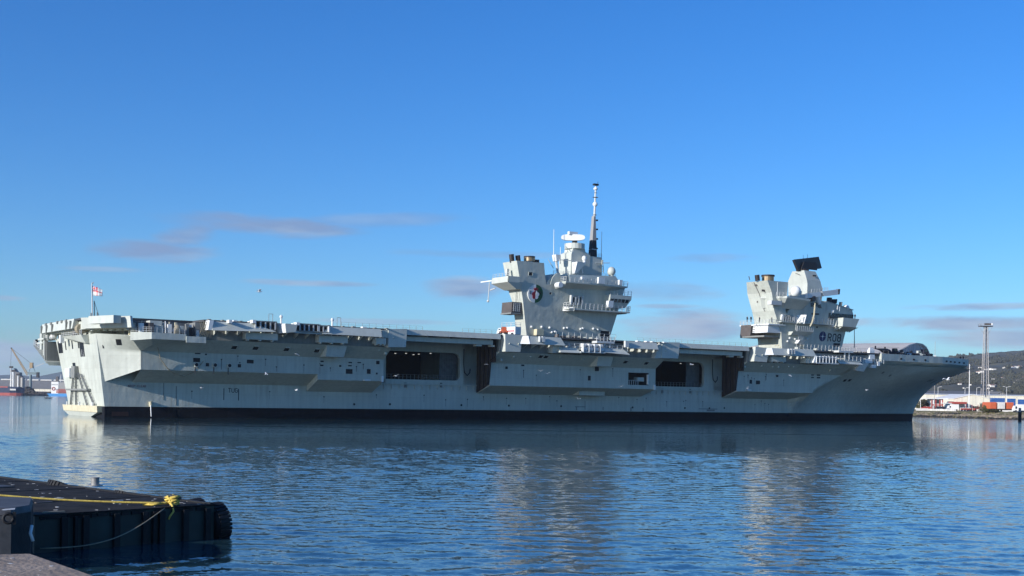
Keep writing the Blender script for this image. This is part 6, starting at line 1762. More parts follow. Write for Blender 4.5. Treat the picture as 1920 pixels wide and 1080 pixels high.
# local: x from the right corner to the left along the near end, y = along the pontoon (perpendicular), z up
sgn = 1 if Vector((-math.sin(ayaw), math.cos(ayaw), 0)).dot(ay) > 0 else -1
W_ = (FL - FR).length; DK = 1.19; LN = 26
def pb(): return MB()
def yy(a): return sgn * a
pb().box(0, W_, min(0, yy(LN)), max(0, yy(LN)), -0.6, DK - .06).obj('hull', M['pside'], PON)
pb().box(-0.02, W_ + .02, min(yy(-.05), yy(LN)), max(yy(-.05), yy(LN)), DK - .055, DK).obj('deck', M['pdeck'], PON)
for zx in (435, 510, 575, 790, 1003, 1072, 1135, 1333, 1530):
    t = 1 - (zx / 4 - 65) / 335.0
    # the picture's spacing along the end corrected for the end lying obliquely
    d = W_ * (t * 37.85) / (t * 37.85 + (1 - t) * 42.45)
    wd = 0.05 if zx in (510, 1072) else 0.10
    pb().box(d - wd, d + wd, min(0, yy(-.14)), max(0, yy(-.14)), -0.4, DK - .12).obj('rubbing_strip', M['rubber'], PON)
for k in range(26):
    x = random.uniform(.2, W_ - .2); w2 = random.uniform(.06, .2)
    pb().box(x - w2, x + w2, min(0, yy(-.06)), max(0, yy(-.06)), DK - random.uniform(.14, .2), DK - .07).obj('rust_scab', M['rubber'], PON)
# deck plates, hatch lids and lashing points
for x, y, a, b in ((3.3, 11.5, 1.2, .5), (1.6, 17.0, .7, .6), (4.6, 6.0, .5, .4)):
    pb().box(x - a, x + a, min(yy(y - b), yy(y + b)), max(yy(y - b), yy(y + b)), DK, DK + .05).obj('hatch_lid', M['block'], PON, bevel=.01)
for y in (4, 9, 14, 19, 24):
    pb().box(.05, W_ - .05, min(yy(y), yy(y + .05)), max(yy(y), yy(y + .05)), DK, DK + .02).obj('deck_seam', M['rubber'], PON)
pb().box(.02, .16, min(yy(0), yy(LN)), max(yy(0), yy(LN)), DK, DK + .05).obj('coaming', M['rubber'], PON)
mb = pb()
for k in range(90):
    x, y = random.uniform(.2, W_ - .2), random.uniform(.2, 20) ; r_ = random.uniform(.015, .075)
    pts = [(x + r_ * random.uniform(.5, 1.4) * math.cos(a), yy(y) + r_ * random.uniform(.5, 1.6) * math.sin(a)) for a in [2 * math.pi * j / 7 for j in range(7)]]
    mb.loft([[(p[0], p[1], DK + .001) for p in pts], [(p[0], p[1], DK + .006) for p in pts]])
gg = mb.obj('droppings', M['guano'], PON); gg['kind'] = 'stuff'
# scraps
for x, y, a, b, m2 in ((5.6, .35, .35, .06, 'rope'), (2.3, 2.2, .28, .05, 'tread'), (4.3, 3.8, .3, .07, 'brown'), (3.2, 5.0, .12, .08, 'guano'), (2.0, 3.0, .2, .04, 'guano')):
    pb().box(x - a, x + a, min(yy(y - b), yy(y + b)), max(yy(y - b), yy(y + b)), DK + .001, DK + .03).obj('scrap', M[m2], PON)
# tyres: one hangs on the right corner, others lie along the far edge
def tyre(loc, axis, R0, r, label, sq=1.0, group='tyre fenders on the pontoon'):
    t = thing('tyre_fender', label, 'tyre', loc, 0, group)
    MB().ring((0, 0, 0), axis, R0, r, 28, 10, sq).obj('tyre', M['rubber'], t, smooth=True)
    mb = MB(); A = Vector(axis).normalized(); e = A.orthogonal().normalized(); f = A.cross(e)
    for k in range(30):
        a = 2 * math.pi * k / 30; d = e * math.cos(a) + f * math.sin(a)
        c = d * (R0 + r * .98)
        mb.hexa([tuple(c + x_ * .05 * (A.cross(d)) + y_ * r * .75 * sq * A + z_ * d * .03) for z_ in (-1, 1) for x_, y_ in ((-1, -1), (1, -1), (1, 1), (-1, 1))])
    mb.obj('tread', M['rubber'], t)
    return t
wx = lambda x, y, z: PON.matrix_basis @ Vector((x, yy(y), z)) if False else Vector((FR.x + ax.x * x, FR.y + ax.y * x, z)) + Vector((-ax.y, ax.x, 0)) * yy(y)
side_ax = (-ax.x, -ax.y, 0)
tyre(wx(-.32, .4, .50), (side_ax[0], side_ax[1], .12), .42, .27, 'big black tyre hanging over the right corner of the pontoon', 1.1)
tyre(wx(-.30, 1.6, .62), (side_ax[0], side_ax[1], .1), .38, .25, 'second tyre tucked behind the corner tyre on the long side')
tyre(wx(-.28, 6.3, .90), (side_ax[0], side_ax[1], 2.2), .42, .2, 'tyre poking above the far deck edge right of the bollard')
tyre(wx(-.25, 11.6, .93), (side_ax[0], side_ax[1], 2.0), .5, .22, 'tyre poking above the far deck edge left of the bollard')
mb = MB().path([tuple(wx(-.02, .05, DK - .2)), tuple(wx(-.35, -.1, .75)), tuple(wx(-.5, -.1, .55))], .04)
lb = mb.obj('fender_lashing', M['pside']); tag(lb, 'short green rope lashing the corner tyre', 'rope')
# steel bollard on the far side of the deck
bl = thing('bollard', 'stubby pale steel bollard with a flange on the pontoon deck', 'bollard', (-16.95,50.03,1.19))
MB().tube((0, 0, 0), (0, 0, .04), .30, n=24).obj('flange', M['steelpost'], bl)
MB().tube((0, 0, .04), (0, 0, .31), .165, n=24).obj('post', M['steelpost'], bl, smooth=False)
MB().tube((0, 0, .31), (0, 0, .35), .175, n=24).obj('cap', M['steelpost'], bl, bevel=.01)
# mooring post with the yellow rope turned round it
bp_ = Vector((-11.48,41.65,1.19))
b2_ = thing('mooring_bitt', 'short dark mooring bitt buried in turns of yellow rope', 'bollard', bp_)
MB().tube((0, 0, 0), (0, 0, .36), .13, n=16).obj('post', M['block'], b2_)
MB().tube((-.3, 0, .25), (.3, 0, .25), .05, n=10).obj('cross_pin', M['block'], b2_)
far = Vector((-18.3,39.07,1.75))
pts = []
for k in range(60):
    a = k * .75; r_ = .17 + .03 * math.sin(k * 1.3)
    pts.append(tuple(bp_ + Vector((r_ * math.cos(a) * 1.25, r_ * math.sin(a), .05 + .30 * (k % 20) / 20 + .02 * math.sin(k * 2.1)))))
line = [tuple(bp_.lerp(far, t) + Vector((0, 0, .08 - .10 * math.sin(math.pi * t)))) for t in [k / 14 for k in range(15)]]
yr = thing('mooring_rope', 'taut yellow mooring rope led along the pontoon to a coiled bitt', 'rope', (0, 0, 0))
MB().path(pts, .030, 6).obj('turns', M['yellow'], yr, smooth=True)
MB().path(line, .034, 7).obj('standing_part', M['yellow'], yr, smooth=True)
MB().path([tuple(bp_ + Vector(o_)) for o_ in ((-.1, -.15, .12), (-.35, -.2, .08), (-.7, -.15, .06), (-.9, -.25, .05), (-.6, -.32, .05), (-.3, -.25, .1))], .045, 6).obj('loop', M['yellow'], yr, smooth=True)
MB().path([tuple(bp_ + Vector(o_)) for o_ in ((-.05, -.15, .1), (.10, -.36, .04), (.16, -.42, -.16), (.05, -.45, -.32), (.02, -.50, -.42))], .035, 6).obj('tail', M['yellow'], yr, smooth=True)
# thin rope sagging across the end of the pontoon
a3, b3 = Vector((-11.55,41,1.16)), Vector((-14.28,37.3,0.22))
pts = []
for k in range(17):
    t = k / 16
    p3 = a3.lerp(b3, t); p3.z -= 0.36 * math.sin(math.pi * t); p3 += Vector((.25, -.25, 0)) * math.sin(math.pi * t)
    pts.append(tuple(p3))
lr = MB().path(pts, .018, 6).obj('sagging_rope', M['rope'], smooth=True); tag(lr, 'thin grey rope sagging across the green pontoon end', 'rope')
# black block of the neighbouring pontoon with a ring eye
nb = thing('fender_block', 'tall black steel block with chamfered corner and a ring eye', 'fender block', (0, 0, 0))
A0, A1 = Vector((-14.59,33,2.15)), Vector((-13.45,33.6,1.78))
tp = A1.z
bw = lambda p, z: (p.x, p.y, z)
Q = [Vector((A0.x, A0.y, 0)), Vector((A1.x - .18, A1.y - .1, 0)), Vector((-13.52,34.6,1.49)), Vector((-14.47,37.2,1.3)), Vector((-16.63,37.6,1.59))]
MB().loft([[bw(p, -.5) for p in Q], [bw(p, tp - .18) for p in Q]]).obj('body', M['rubber'], nb)  # sides coloured near-black for their shade
ctr = sum((Vector((p.x, p.y, 0)) for p in Q), Vector()) / 5
MB().loft([[bw(p, tp - .178) for p in Q], [bw(Vector((p.x, p.y, 0)).lerp(ctr, .06), tp) for p in Q]]).obj('top', M['block'], nb)
dirx = (Q[1] - Q[0]).normalized(); nrm = Vector((dirx.y, -dirx.x, 0))
fp = [Q[0] + Vector((0, 0, .35)), Q[1] + Vector((0, 0, .28)), Q[1] + Vector((0, 0, tp - .2)), Q[0] + Vector((0, 0, tp - .2))]
MB().loft([[tuple(p + nrm * .05) for p in fp], [tuple(p - nrm * .02) for p in fp]]).obj('lit_face_plate', M['block'], nb)  # lit front of the block, given as a paler grey plate
ec = Vector((-13.51,33,1.57)) + nrm * .10
MB().ring(tuple(ec), tuple(nrm), .125, .045, 20, 8).obj('ring_eye', M['rubber'], nb, smooth=True)
e1_ = ec + dirx * .14
MB().hexa([tuple(e1_ + dirx * a + Vector((0, 0, b)) + nrm * c) for c in (-.03, .03) for a, b in ((-.03, -.17), (.05, -.17), (.05, .17), (-.03, .17))]).obj('eye_lug', M['rubber'], nb)
MB().box(0, .01, 0, .01, -.01, 0).obj('seam', M['rubber'], nb)
rp = MB().path([tuple(Vector((-13.37,34.3,1.24))), tuple(Vector((-13.37,34.2,1.03))), tuple(Vector((-13.29,34.2,0.81)))], .05, 6)
rp = rp.obj('white_rope', M['white'], smooth=True); tag(rp, 'short white rope end hanging beside the black block', 'rope')
mb = MB(); d_ = Vector((-13.58,33.2,1.99)) + Vector((0, 0, .03))
mb.loft([[(d_.x + .12 * random.uniform(.6, 1.5) * math.cos(a), d_.y + .3 * random.uniform(.5, 1.5) * math.sin(a), z_) for a in [2 * math.pi * j / 9 for j in range(9)]] for z_ in (tp + .001, tp + .008)]); q = mb.obj('white_splash', M['guano'], nb)
# concrete quay in the near corner
qa = [Vector((-5.91,12.41,3.3)), Vector((-4.97,12.79,3.3)), Vector((-3.65,11.11,3.3)), Vector((-2.52,9.5,3.3)), Vector((-4.6, 3.0, 3.3)), Vector((-14, 3.0, 3.3))]
qy = structure(MB().loft([[(p.x, p.y, -1.5) for p in qa], [(p.x, p.y, 3.28) for p in qa]]).obj('quay', M['concrete']))
bm_ = qy.modifiers.new('bevel', 'BEVEL'); bm_.width = .05; bm_.segments = 2
mb = MB()
for k in range(40):
    t, s = random.random(), random.random()
    p = qa[1].lerp(qa[2], t) + (qa[0] - qa[1]).normalized() * (.1 + 1.3 * s) + Vector((0, -random.random() * .5, 0)); r_ = random.uniform(.006, .022)
    pts = [(p.x + r_ * random.uniform(.5, 1.7) * math.cos(a), p.y + r_ * random.uniform(.5, 1.7) * math.sin(a)) for a in [2 * math.pi * j / 7 for j in range(7)]]
    mb.loft([[(p_[0], p_[1], 3.275) for p_ in pts], [(p_[0], p_[1], 3.2815) for p_ in pts]])
gd = mb.obj('quay_droppings', M['guano']); gd['kind'] = 'stuff'; gd['label'] = 'white bird droppings speckled over the concrete quay'; gd['category'] = 'droppings'

# ================================================================== right-hand shore
M['rock'] = mat('shore_rock', (0.24, 0.20, 0.15), 0.9, var=0.45, scale=.5, dirt=(.10, .09, .06), dirt_amt=.5)
M['wetrock'] = mat('wet_dark_rock', (0.035, 0.033, 0.03), 0.7, var=0.4, scale=.5)
M['turf'] = mat('rough_dry_grass', (0.14, 0.125, 0.055), 0.95, var=0.4, scale=.35, dirt=(.06, .075, .03), dirt_amt=.7)
M['ground'] = mat('dock_hardstanding', (0.22, 0.21, 0.19), 0.9, var=0.2, scale=.1)
M['cream'] = mat('cream_cladding', (0.78, 0.72, 0.56), 0.7, var=0.07, scale=.15, streak=.1)
M['offwhite'] = mat('off_white_cladding', (0.82, 0.80, 0.74), 0.7, var=0.06, scale=.15)
M['roofgrey'] = mat('grey_sheet_roof', (0.17, 0.165, 0.155), 0.8, var=0.15, scale=.1)
M['roofbuff'] = mat('buff_sheet_roof', (0.58, 0.53, 0.45), 0.75, var=0.1, scale=.1)
M['steelclad'] = mat('grey_ribbed_cladding', (0.46, 0.47, 0.47), 0.7, var=0.08, scale=.2)
M['bluedoor'] = mat('blue_roller_door', (0.025, 0.10, 0.30), 0.6, var=0.1)
M['redpaint'] = mat('red_paint', (0.36, 0.065, 0.05), 0.6, var=0.12)
M['leaf'] = mat('dark_leaves', (0.056, 0.055, 0.034), 0.85, var=0.4, scale=.8)
M['leafb'] = mat('olive_leaves', (0.085, 0.085, 0.03), 0.85, var=0.4, scale=.8)
M['bark'] = mat('bark', (0.10, 0.075, 0.05), 0.9, var=0.2)
M['tower'] = mat('galvanised_lattice', (0.38, 0.35, 0.32), 0.6, var=0.1)
M['limestone'] = mat('white_block', (0.68, 0.65, 0.58), 0.8, var=0.12, scale=.6)
def shore_right():
    # water's edge and top of bank, running towards the camera at the right
    bot = [Vector((p[0], p[1], 0)) for p in ((129, 752), (163, 650), (189, 578), (200, 543), (211.5, 510), (234, 449), (272, 360))]
    nrm_ = Vector((.94, .33, 0))
    # ground behind
    mb = MB()
    top = [p + nrm_ * 10.5 + Vector((0, 0, 3.0)) for p in bot]
    N_ = len(bot)
    mb.face(top + [(3600, 330, 3.05), (4200, 4200, 3.05), (118, 4200, 3.05)])
    structure(mb.obj('dock_ground', M['ground']))
    mb = MB()
    seg = 160; prof = [(0, -.4), (1.2, .25), (3, .9), (5.5, 1.7), (8, 2.45), (10.7, 3.02)]
    line_ = []
    for k in range(seg + 1):
        t = k / seg * (N_ - 1); i = min(int(t), N_ - 2)
        line_.append(bot[i].lerp(bot[i + 1], t - i))
    grid = [[p + nrm_ * (d + random.uniform(-.5, .5)) + Vector((0, 0, z + random.uniform(-.25, .25))) for d, z in prof] for p in line_]
    for a, b in zip(grid, grid[1:]):
        for j in range(len(prof) - 1):
            mb.face([a[j], b[j], b[j + 1], a[j + 1]])
    structure(mb.obj('shore_bank', M['turf']))
    dark, light = MB(), MB()
    for k in range(2600):
        t = random.random() ** .8 * (N_ - 1.001); i = int(t)
        p = bot[i].lerp(bot[i + 1], t - i)
        d = random.uniform(-.5, 8); z = d * .29
        if d > 5 and random.random() < .55: continue
        r_ = random.uniform(.22, .62)
        c = p + nrm_ * d + Vector((0, 0, z))
        v_ = []
        for q in ((-1, -1, -.6), (1, -1, -.6), (1, 1, -.6), (-1, 1, -.6), (-.8, -.8, .7), (.8, -.7, .6), (.7, .8, .7), (-.7, .7, .6)):
            v_.append(tuple(c + Vector((q[0] * r_ * random.uniform(.6, 1.3), q[1] * r_ * random.uniform(.6, 1.3), q[2] * r_ * random.uniform(.6, 1.2)))))
        (dark if d < 2.2 else light).hexa(v_)
    for m2, mm, lb in ((dark, 'wetrock', 'dark wet rocks along the waterline of the right-hand shore'), (light, 'rock', 'tumbled pale rocks on the bank of the right-hand shore')):
        o = m2.obj('shore_rocks', M[mm]); o['kind'] = 'stuff'; o['label'] = lb; o['category'] = 'rocks'
    return bot, nrm_
shore_right()
GZ = 3.1
def gp(px, Y, z=GZ):   # ground point straight under an azimuth at depth Y
    return Vector((px * Y, Y, z))
AZ = lambda x: (x - 960) / 2300.0
def shed(name, label, x0, x1, Y, depth, eave, ridge, wall, roof, yaw=0.0, ridge_along=True, group=None, doors=(), cat='warehouse'):
    """x0, x1 world x of the near wall at depth Y; heights above the dock"""
    w = x1 - x0
    t = thing(name, label, cat, (x0, Y, GZ), yaw, group)
    if ridge_along:
        MB().loft([[(0, 0, 0), (w, 0, 0), (w, depth, 0), (0, depth, 0)], [(0, 0, eave), (w, 0, eave), (w, depth, eave), (0, depth, eave)]]).obj('wall', M[wall], t)
        MB().loft([[(-.4, -.4, eave - .05), (-.4, depth / 2, ridge), (-.4, depth + .4, eave - .05)], [(w + .4, -.4, eave - .05), (w + .4, depth / 2, ridge), (w + .4, depth + .4, eave - .05)]]).obj('roof', M[roof], t)
        n = max(3, int(w / 6))
        for k in range(n + 1):
            MB().box(w * k / n - .12, w * k / n + .12, -.12, 0.02, 0, eave).obj('pilaster', M[wall], t)
    else:
        MB().loft([[(0, 0, 0), (w, 0, 0), (w, 0, eave), (w / 2, 0, ridge), (0, 0, eave)], [(0, depth, 0), (w, depth, 0), (w, depth, eave), (w / 2, depth, ridge), (0, depth, eave)]]).obj('wall', M[wall], t)
        for s_, a, b in ((0, (-.5, eave - .15), (w / 2, ridge + .1)), (1, (w + .5, eave - .15), (w / 2, ridge + .1))):
            MB().loft([[(a[0], -.4, a[1]), (b[0], -.4, b[1]), (b[0], -.4, b[1] + .25), (a[0], -.4, a[1] + .25)], [(a[0], depth, a[1]), (b[0], depth, b[1]), (b[0], depth, b[1] + .25), (a[0], depth, a[1] + .25)]]).obj('roof', M[roof], t)
        for k in range(1, 5):
            MB().box(w * k / 5 - .1, w * k / 5 + .1, -.1, .02, eave * .5, eave + (ridge - eave) * (1 - abs(k / 2.5 - 1)) - .2).obj('rib', M['roofbuff'], t)
    for (a, b, c, d, mm) in doors:
        fr = MB().box(a - .15, b + .15, -.08, .05, c, d + .15).obj('door_frame', M[wall], t)
        n = max(2, int((d - c) / .9))
        for k in range(n):
            MB().box(a, b, -.12 - .02 * (k % 2), -.06, c + (d - c) * k / n, c + (d - c) * (k + .96) / n).obj('door_panel', M[mm], t)
    return t
def X(px, Y): return (px - 960) / 2300.0 * Y
HB = lambda py, Y: 4.95 + (764.0 - py) / 2300.0 * Y - GZ      # height above the dock for the right-hand shore

# long off-white shed with blue doors, cream gabled shed, grey roofs beyond
shed('long_shed', 'long low off-white shed with wide blue roller doors at the right edge', X(1737, 698), X(1990, 698), 698, 40, HB(741.5, 698), HB(739.5, 698), 'cream', 'offwhite', cat='shed',
     doors=((X(1856, 698) - X(1737, 698), X(1884, 698) - X(1737, 698), 3.0, 7.2, 'bluedoor'), (X(1888, 698) - X(1737, 698), X(1904, 698) - X(1737, 698), 3.0, 7.0, 'bluedoor'), (X(1908, 698) - X(1737, 698), X(1932, 698) - X(1737, 698), 2.4, 6.6, 'bluedoor')))
shed('grey_roofed_warehouse', 'wide warehouse with a dark grey pitched roof behind the long off-white shed', X(1728, 828), X(1872, 828), 828, 60, HB(741, 828), HB(733.5, 828), 'offwhite', 'roofgrey', cat='warehouse')
shed('grey_roofed_warehouse', 'smaller dark grey gabled roof to the right behind the blue doors', X(1868, 872), X(1888, 872), 872, 40, HB(741, 872), HB(735, 872), 'roofgrey', 'roofgrey', ridge_along=False, cat='warehouse')
shed('gabled_shed', 'cream gabled shed with its gable end facing the water', X(1790, 610), X(1856, 610), 610, 30, HB(748.5, 610), HB(741, 610), 'cream', 'offwhite', ridge_along=False, cat='shed',
     doors=((2.5, 7, 0, 2.0, 'offwhite'), (9, 12.5, 0, 2.2, 'bark')))
q = thing('lean_to', 'brown lean-to wall at the right foot of the cream gabled shed', 'lean-to', (X(1843, 594), 594, GZ))
MB().box(0, 5.5, 0, 4, 0, HB(758, 594)).obj('wall', M['bark'], q); MB().loft([[(-.2, -.3, HB(758, 594)), (5.7, -.3, HB(758, 594)), (5.7, 4.2, HB(757, 594)), (-.2, 4.2, HB(757, 594))], [(-.2, -.3, HB(758, 594) + .2), (5.7, -.3, HB(758, 594) + .2), (5.7, 4.2, HB(757, 594) + .2), (-.2, 4.2, HB(757, 594) + .2)]]).obj('roof', M['roofgrey'], q)
# small red-framed building with a flat white canopy
g = thing('gatehouse', 'white building with red framing and big upstairs window beside the bow', 'building', (X(1746, 610), 610, GZ))
gw = X(1768, 610) - X(1746, 610); gh = HB(750, 610)
MB().box(0, gw, 0, 6, 0, gh).obj('wall', M['offwhite'], g)
for a in (0, gw * .34, gw * .68, gw - .5): MB().box(a, a + .5, -.25, 0.01, 0, gh).obj('frame', M['redpaint'], g)
MB().box(.5, gw - .5, -.2, 0.01, gh * .42, gh * .52).obj('frame', M['redpaint'], g)
MB().box(1.6, gw * .8, -.12, .01, gh * .58, gh * .92).obj('window', M['glass'], g)
MB().box(1.2, gw * .8, -.12, .01, 0, gh * .36).obj('shop_door', M['ink'], g)
MB().box(-5, gw + 2.2, -1.2, 7, gh, gh + .35).obj('roof', M['offwhite'], g)
q = thing('canopy', 'white flat canopy with a red fascia between gatehouse and gabled shed', 'canopy', (X(1769, 606), 606, GZ))
MB().box(0, 5.5, 0, 5, 3.4, 3.7).obj('roof', M['offwhite'], q); MB().box(4.2, 11.5, -.2, 5, 3.3, 4.3).obj('fascia', M['redpaint'], q)
for a in (.3, 5, 10.8): MB().box(a, a + .25, .2, .45, 0, 3.4).obj('post', M['offwhite'], q)
# lorries and curtain-sided trailers
def trailer(x, Y, w, label, m_, group='curtain-sided trailers backed up to the blue doors', under=True):
    t = thing('lorry_trailer', label, 'trailer', (x, Y, GZ), 0, group)
    h0, h1 = 1.2, 4.15
    MB().box(0, w, 0, 9, h0, h1).obj('body', M[m_], t, bevel=.05)
    n = 5
    for k in range(n):
        MB().box(w * k / n + .04, w * (k + .9) / n, -.09 - .03 * (k % 2), 0, h0 + .1, h1 - .1).obj('curtain', M[m_], t)
    MB().box(.2, w - .2, .3, 8.5, .7, 1.2).obj('chassis', M['ink'], t)
    for a in (.5, w - .9):
        for b in (1, 2.4, 7):
            mb = MB(); mb.tube((a, b, .5), (a + .4, b, .5), .5, n=12); mb.obj('wheel', M['ink'], t)
    return t
for x0, x1, m_, lb in ((1856.5, 1868.5, 'orange', 'left orange curtain-sided trailer, just right of the bushes'), (1871, 1884.5, 'limestone', 'white trailer between the two orange ones'), (1888, 1900.5, 'orange', 'right orange trailer, between the white trailer and the white box van')):
    trailer(X(x0, 545), 545, X(x1, 545) - X(x0, 545), lb, m_)
def van(x, Y, L_, h, label, m_, rz=0.0, name='box_van', cat='van'):
    t = thing(name, label, cat, (x, Y, GZ), rz)
    MB().box(L_ * .3, L_, 0, 2.2, .6, h).obj('box_body', M[m_], t, bevel=.05)
    MB().loft([[(0, .1, .5), (L_ * .29, .1, .5), (L_ * .29, 2.1, .5), (0, 2.1, .5)], [(0, .1, 1.3), (L_ * .29, .1, 1.3), (L_ * .29, 2.1, 1.3), (0, 2.1, 1.3)], [(L_ * .1, .15, h * .8), (L_ * .29, .15, h * .8), (L_ * .29, 2.05, h * .8), (L_ * .1, 2.05, h * .8)]]).obj('cab', M[m_], t, bevel=.04)
    MB().box(L_ * .13, L_ * .26, .06, .12, 1.35, h * .74).obj('window', M['glass'], t)
    for a in (L_ * .17, L_ * .8):
        mb = MB(); mb.tube((a, 0.02, .42), (a, .3, .42), .42, n=12); mb.tube((a, 1.9, .42), (a, 2.18, .42), .42, n=12); mb.obj('wheel', M['ink'], t)
    return t
van(X(1901, 536), 536, 5.6, 3.3, 'white box van at the far right by the mooring pile', 'offwhite')
van(X(1778, 597), 597, 5.2, 3.0, 'white van parked under the red canopy', 'offwhite')
van(X(1757, 594), 594, 4.2, 1.9, 'small dark van in front of the gatehouse', 'cloth')
van(X(1729, 602), 602, 4.4, 1.7, 'low red car-sized van beside the dark trees', 'redpaint')
for i, (x, m_, lb) in enumerate(((1803, 'redpaint', 'red forklift left of the gabled shed door'), (1815, 'redpaint', 'red forklift right before the gabled shed door'), (1828, 'redpaint', 'red forklift farthest right by the gabled shed'))):
    t = thing('forklift', lb, 'forklift', (X(x, 583), 583, GZ), .2 * i, 'red forklifts by the cream shed')
    MB().box(0, 2.2, 0, 1.2, .4, 1.2).obj('body', M[m_], t, bevel=.05)
    mb = MB()
    for a, b in ((.3, 0.05), (.3, 1.1), (1.7, .05), (1.7, 1.1)): mb.box(a, a + .1, b, b + .1, 1.2, 2.2)
    mb.box(.2, 1.9, 0, 1.2, 2.2, 2.3); mb.obj('guard', M['ink'], t)
    mb = MB(); mb.box(2.3, 2.42, .1, .25, .1, 3.0); mb.box(2.3, 2.42, .95, 1.1, .1, 3.0); mb.obj('fork_mast', M[m_], t)
    for a in (.4, 1.8):
        mb = MB(); mb.tube((a, -.05, .35), (a, .2, .35), .35, n=10); mb.tube((a, 1.0, .35), (a, 1.25, .35), .35, n=10); mb.obj('wheel', M['ink'], t)
# row of white blocks and low wall on the bank
for k in range(26):
    x = 1741 + k * 2.0 if k < 26 else 0
    Y = 569 - k * .7
    o = MB().loft([[(-.38, -.3, 0), (.38, -.3, 0), (.4, .3, 0), (-.4, .3, 0)], [(-.3, -.25, .75 + .25 * random.random()), (.3, -.25, .8), (.3, .25, .8), (-.3, .25, .75)]]).obj('stone_block', M['limestone'])
    o.location = (X(x, Y), Y, 2.95); o.rotation_euler = (0, 0, random.uniform(-.5, .5))
    tag(o, 'white boulder in the row edging the top of the bank', 'boulder', 'white boulders edging the bank')
for k, (x0, x1) in enumerate(((1718, 1741), (1880, 1899))):
    o = MB().box(0, X(x1, 561) - X(x0, 561), 0, .4, 0, 1.1 if k == 0 else .9).obj('low_wall', M['limestone']); o.location = (X(x0, 561 - 20 * k), 561 - 20 * k, 2.9)
    tag(o, ('low pale wall on the bank beside the bow', 'low white wall on the bank below the orange trailers')[k], 'wall')
o = MB().box(0, 7, 0, 3, 0, 1.6).obj('earth_ramp', M['roofbuff']); o.location = (X(1836, 558), 558, 2.4); tag(o, 'buff concrete ramp on the bank left of the bushes', 'ramp')
# trees and bushes
def leaf_mesh(n, size, seed):
    rnd = random.Random(seed); mb = MB()
    lobes = [(rnd.uniform(-.55, .55), rnd.uniform(-.55, .55), rnd.uniform(-.35, .55), rnd.uniform(.3, .55)) for _ in range(9)]
    for k in range(n):
        lx, ly, lz, lr = lobes[k % 9]
        d = Vector((rnd.gauss(0, 1), rnd.gauss(0, 1), rnd.gauss(0, 1))).normalized() * lr * (rnd.random() ** .4)
        c = Vector((lx, ly, lz)) + d
        a = Vector((rnd.gauss(0, 1), rnd.gauss(0, 1), rnd.gauss(0, 1))).normalized(); b = a.orthogonal().normalized(); e = a.cross(b)
        s_ = size * rnd.uniform(.6, 1.4)
        mb.face([tuple(c + b * s_), tuple(c + e * s_ * .6), tuple(c - b * s_), tuple(c - e * s_ * .6)])
    me = bpy.data.meshes.new('leaves'); me.from_pydata(mb.v, [], mb.f); return me
LM = [leaf_mesh(900, .11, s_) for s_ in (1, 2, 3)]
for k_, me in enumerate(LM): me.materials.append(M['leaf'] if k_ != 2 else M['leafb'])
def tree(loc, r, h, trunk, label, k, group, name='tree', cat='tree'):
    t = thing(name, label, cat, loc, random.uniform(0, 6), group)
    mb = MB(); mb.tube((0, 0, -.2), (.1, 0, trunk + h * .25), .05 * h * .5 + .08, .05, n=7)
    for q in range(4):
        a = q * 1.6; mb.tube((0.05, 0, trunk), (math.cos(a) * r * .5, math.sin(a) * r * .5, trunk + h * .4), .05 * r, .02, n=5)
    mb.obj('trunk', M['bark'], t)
    o = bpy.data.objects.new('crown', LM[k]); COL.objects.link(o); o.parent = t
    o.location = (0, 0, trunk + h * .45); o.scale = (r, r, h * .55)
    return t
for x, Y, r, h, tr_, lb, k in ((1727, 610, 3.2, 5.5, .6, 'dark tree closest to the bow on the right-hand shore', 0), (1736, 616, 2.8, 5.0, .6, 'dark tree between the bow tree and the gatehouse', 1), (1722, 606, 2.2, 3.0, .3, 'low dark tree peeping out under the raked bow', 2), (1767, 643, 3.2, 4.2, 2.4, 'round tree rising over the gatehouse roof', 0)):
    tree((X(x, Y), Y, GZ - .1), r, h, tr_, lb, k, 'dark trees by the gatehouse')
for x, Y, r, h, lb, k in ((1851, 550, 2.2, 3.6, 'tall olive bush left of the left orange trailer', 2), (1846, 542, 3.0, 1.6, 'spreading olive bush on the bank crest by the ramp', 2), (1856, 538, 2.6, 1.3, 'olive bush below the left orange trailer', 2), (1866, 536, 2.6, 1.1, 'low olive bush below the white trailer', 2)):
    tree((X(x, Y), Y, 2.7), r, h, .1, lb, k, 'bushes on the right-hand bank', 'bush', 'bush')
# lamp posts and poles
def lamp_post(x, Y, h, label, arms=1, m_='offwhite', r_=.13):
    t = thing('lamp_post', label, 'lamp post', (X(x, Y), Y, GZ), 0, 'light poles on the right-hand shore')
    MB().tube((0, 0, 0), (0, 0, h), r_, r_ * .6, n=8).obj('pole', M[m_], t)
    for k in range(arms):
        s_ = (-1) ** k
        MB().tube((0, 0, h), (s_ * 1.3, 0, h + .3), .07, n=5).obj('arm', M[m_], t); MB().box(min(s_ * 1.0, s_ * 2.0), max(s_ * 1.0, s_ * 2.0), -.2, .2, h + .25, h + .42).obj('lamp_head', M[m_], t)
    return t
lamp_post(1817, 597, HB(684, 597), 'tallest white pole, just off the tip of the bow', 0, 'offwhite', .24)
lamp_post(1726, 589, HB(745, 589), 'short pale pole in front of the dark trees', 0)
lamp_post(1758.5, 676, HB(728, 676), 'slim pole rising behind the gatehouse roof', 1)
lamp_post(1809, 698, HB(729, 698), 'slim pole left of the tallest white pole', 1)
lamp_post(1831, 698, HB(728, 698), 'slim pole between the tallest pole and the floodlight tower', 1)
lamp_post(1855, 698, HB(734, 698), 'short pole right of the floodlight tower foot', 1)
lamp_post(1887, 654, HB(726, 654), 'double-armed lamp post between the orange trailers', 2)
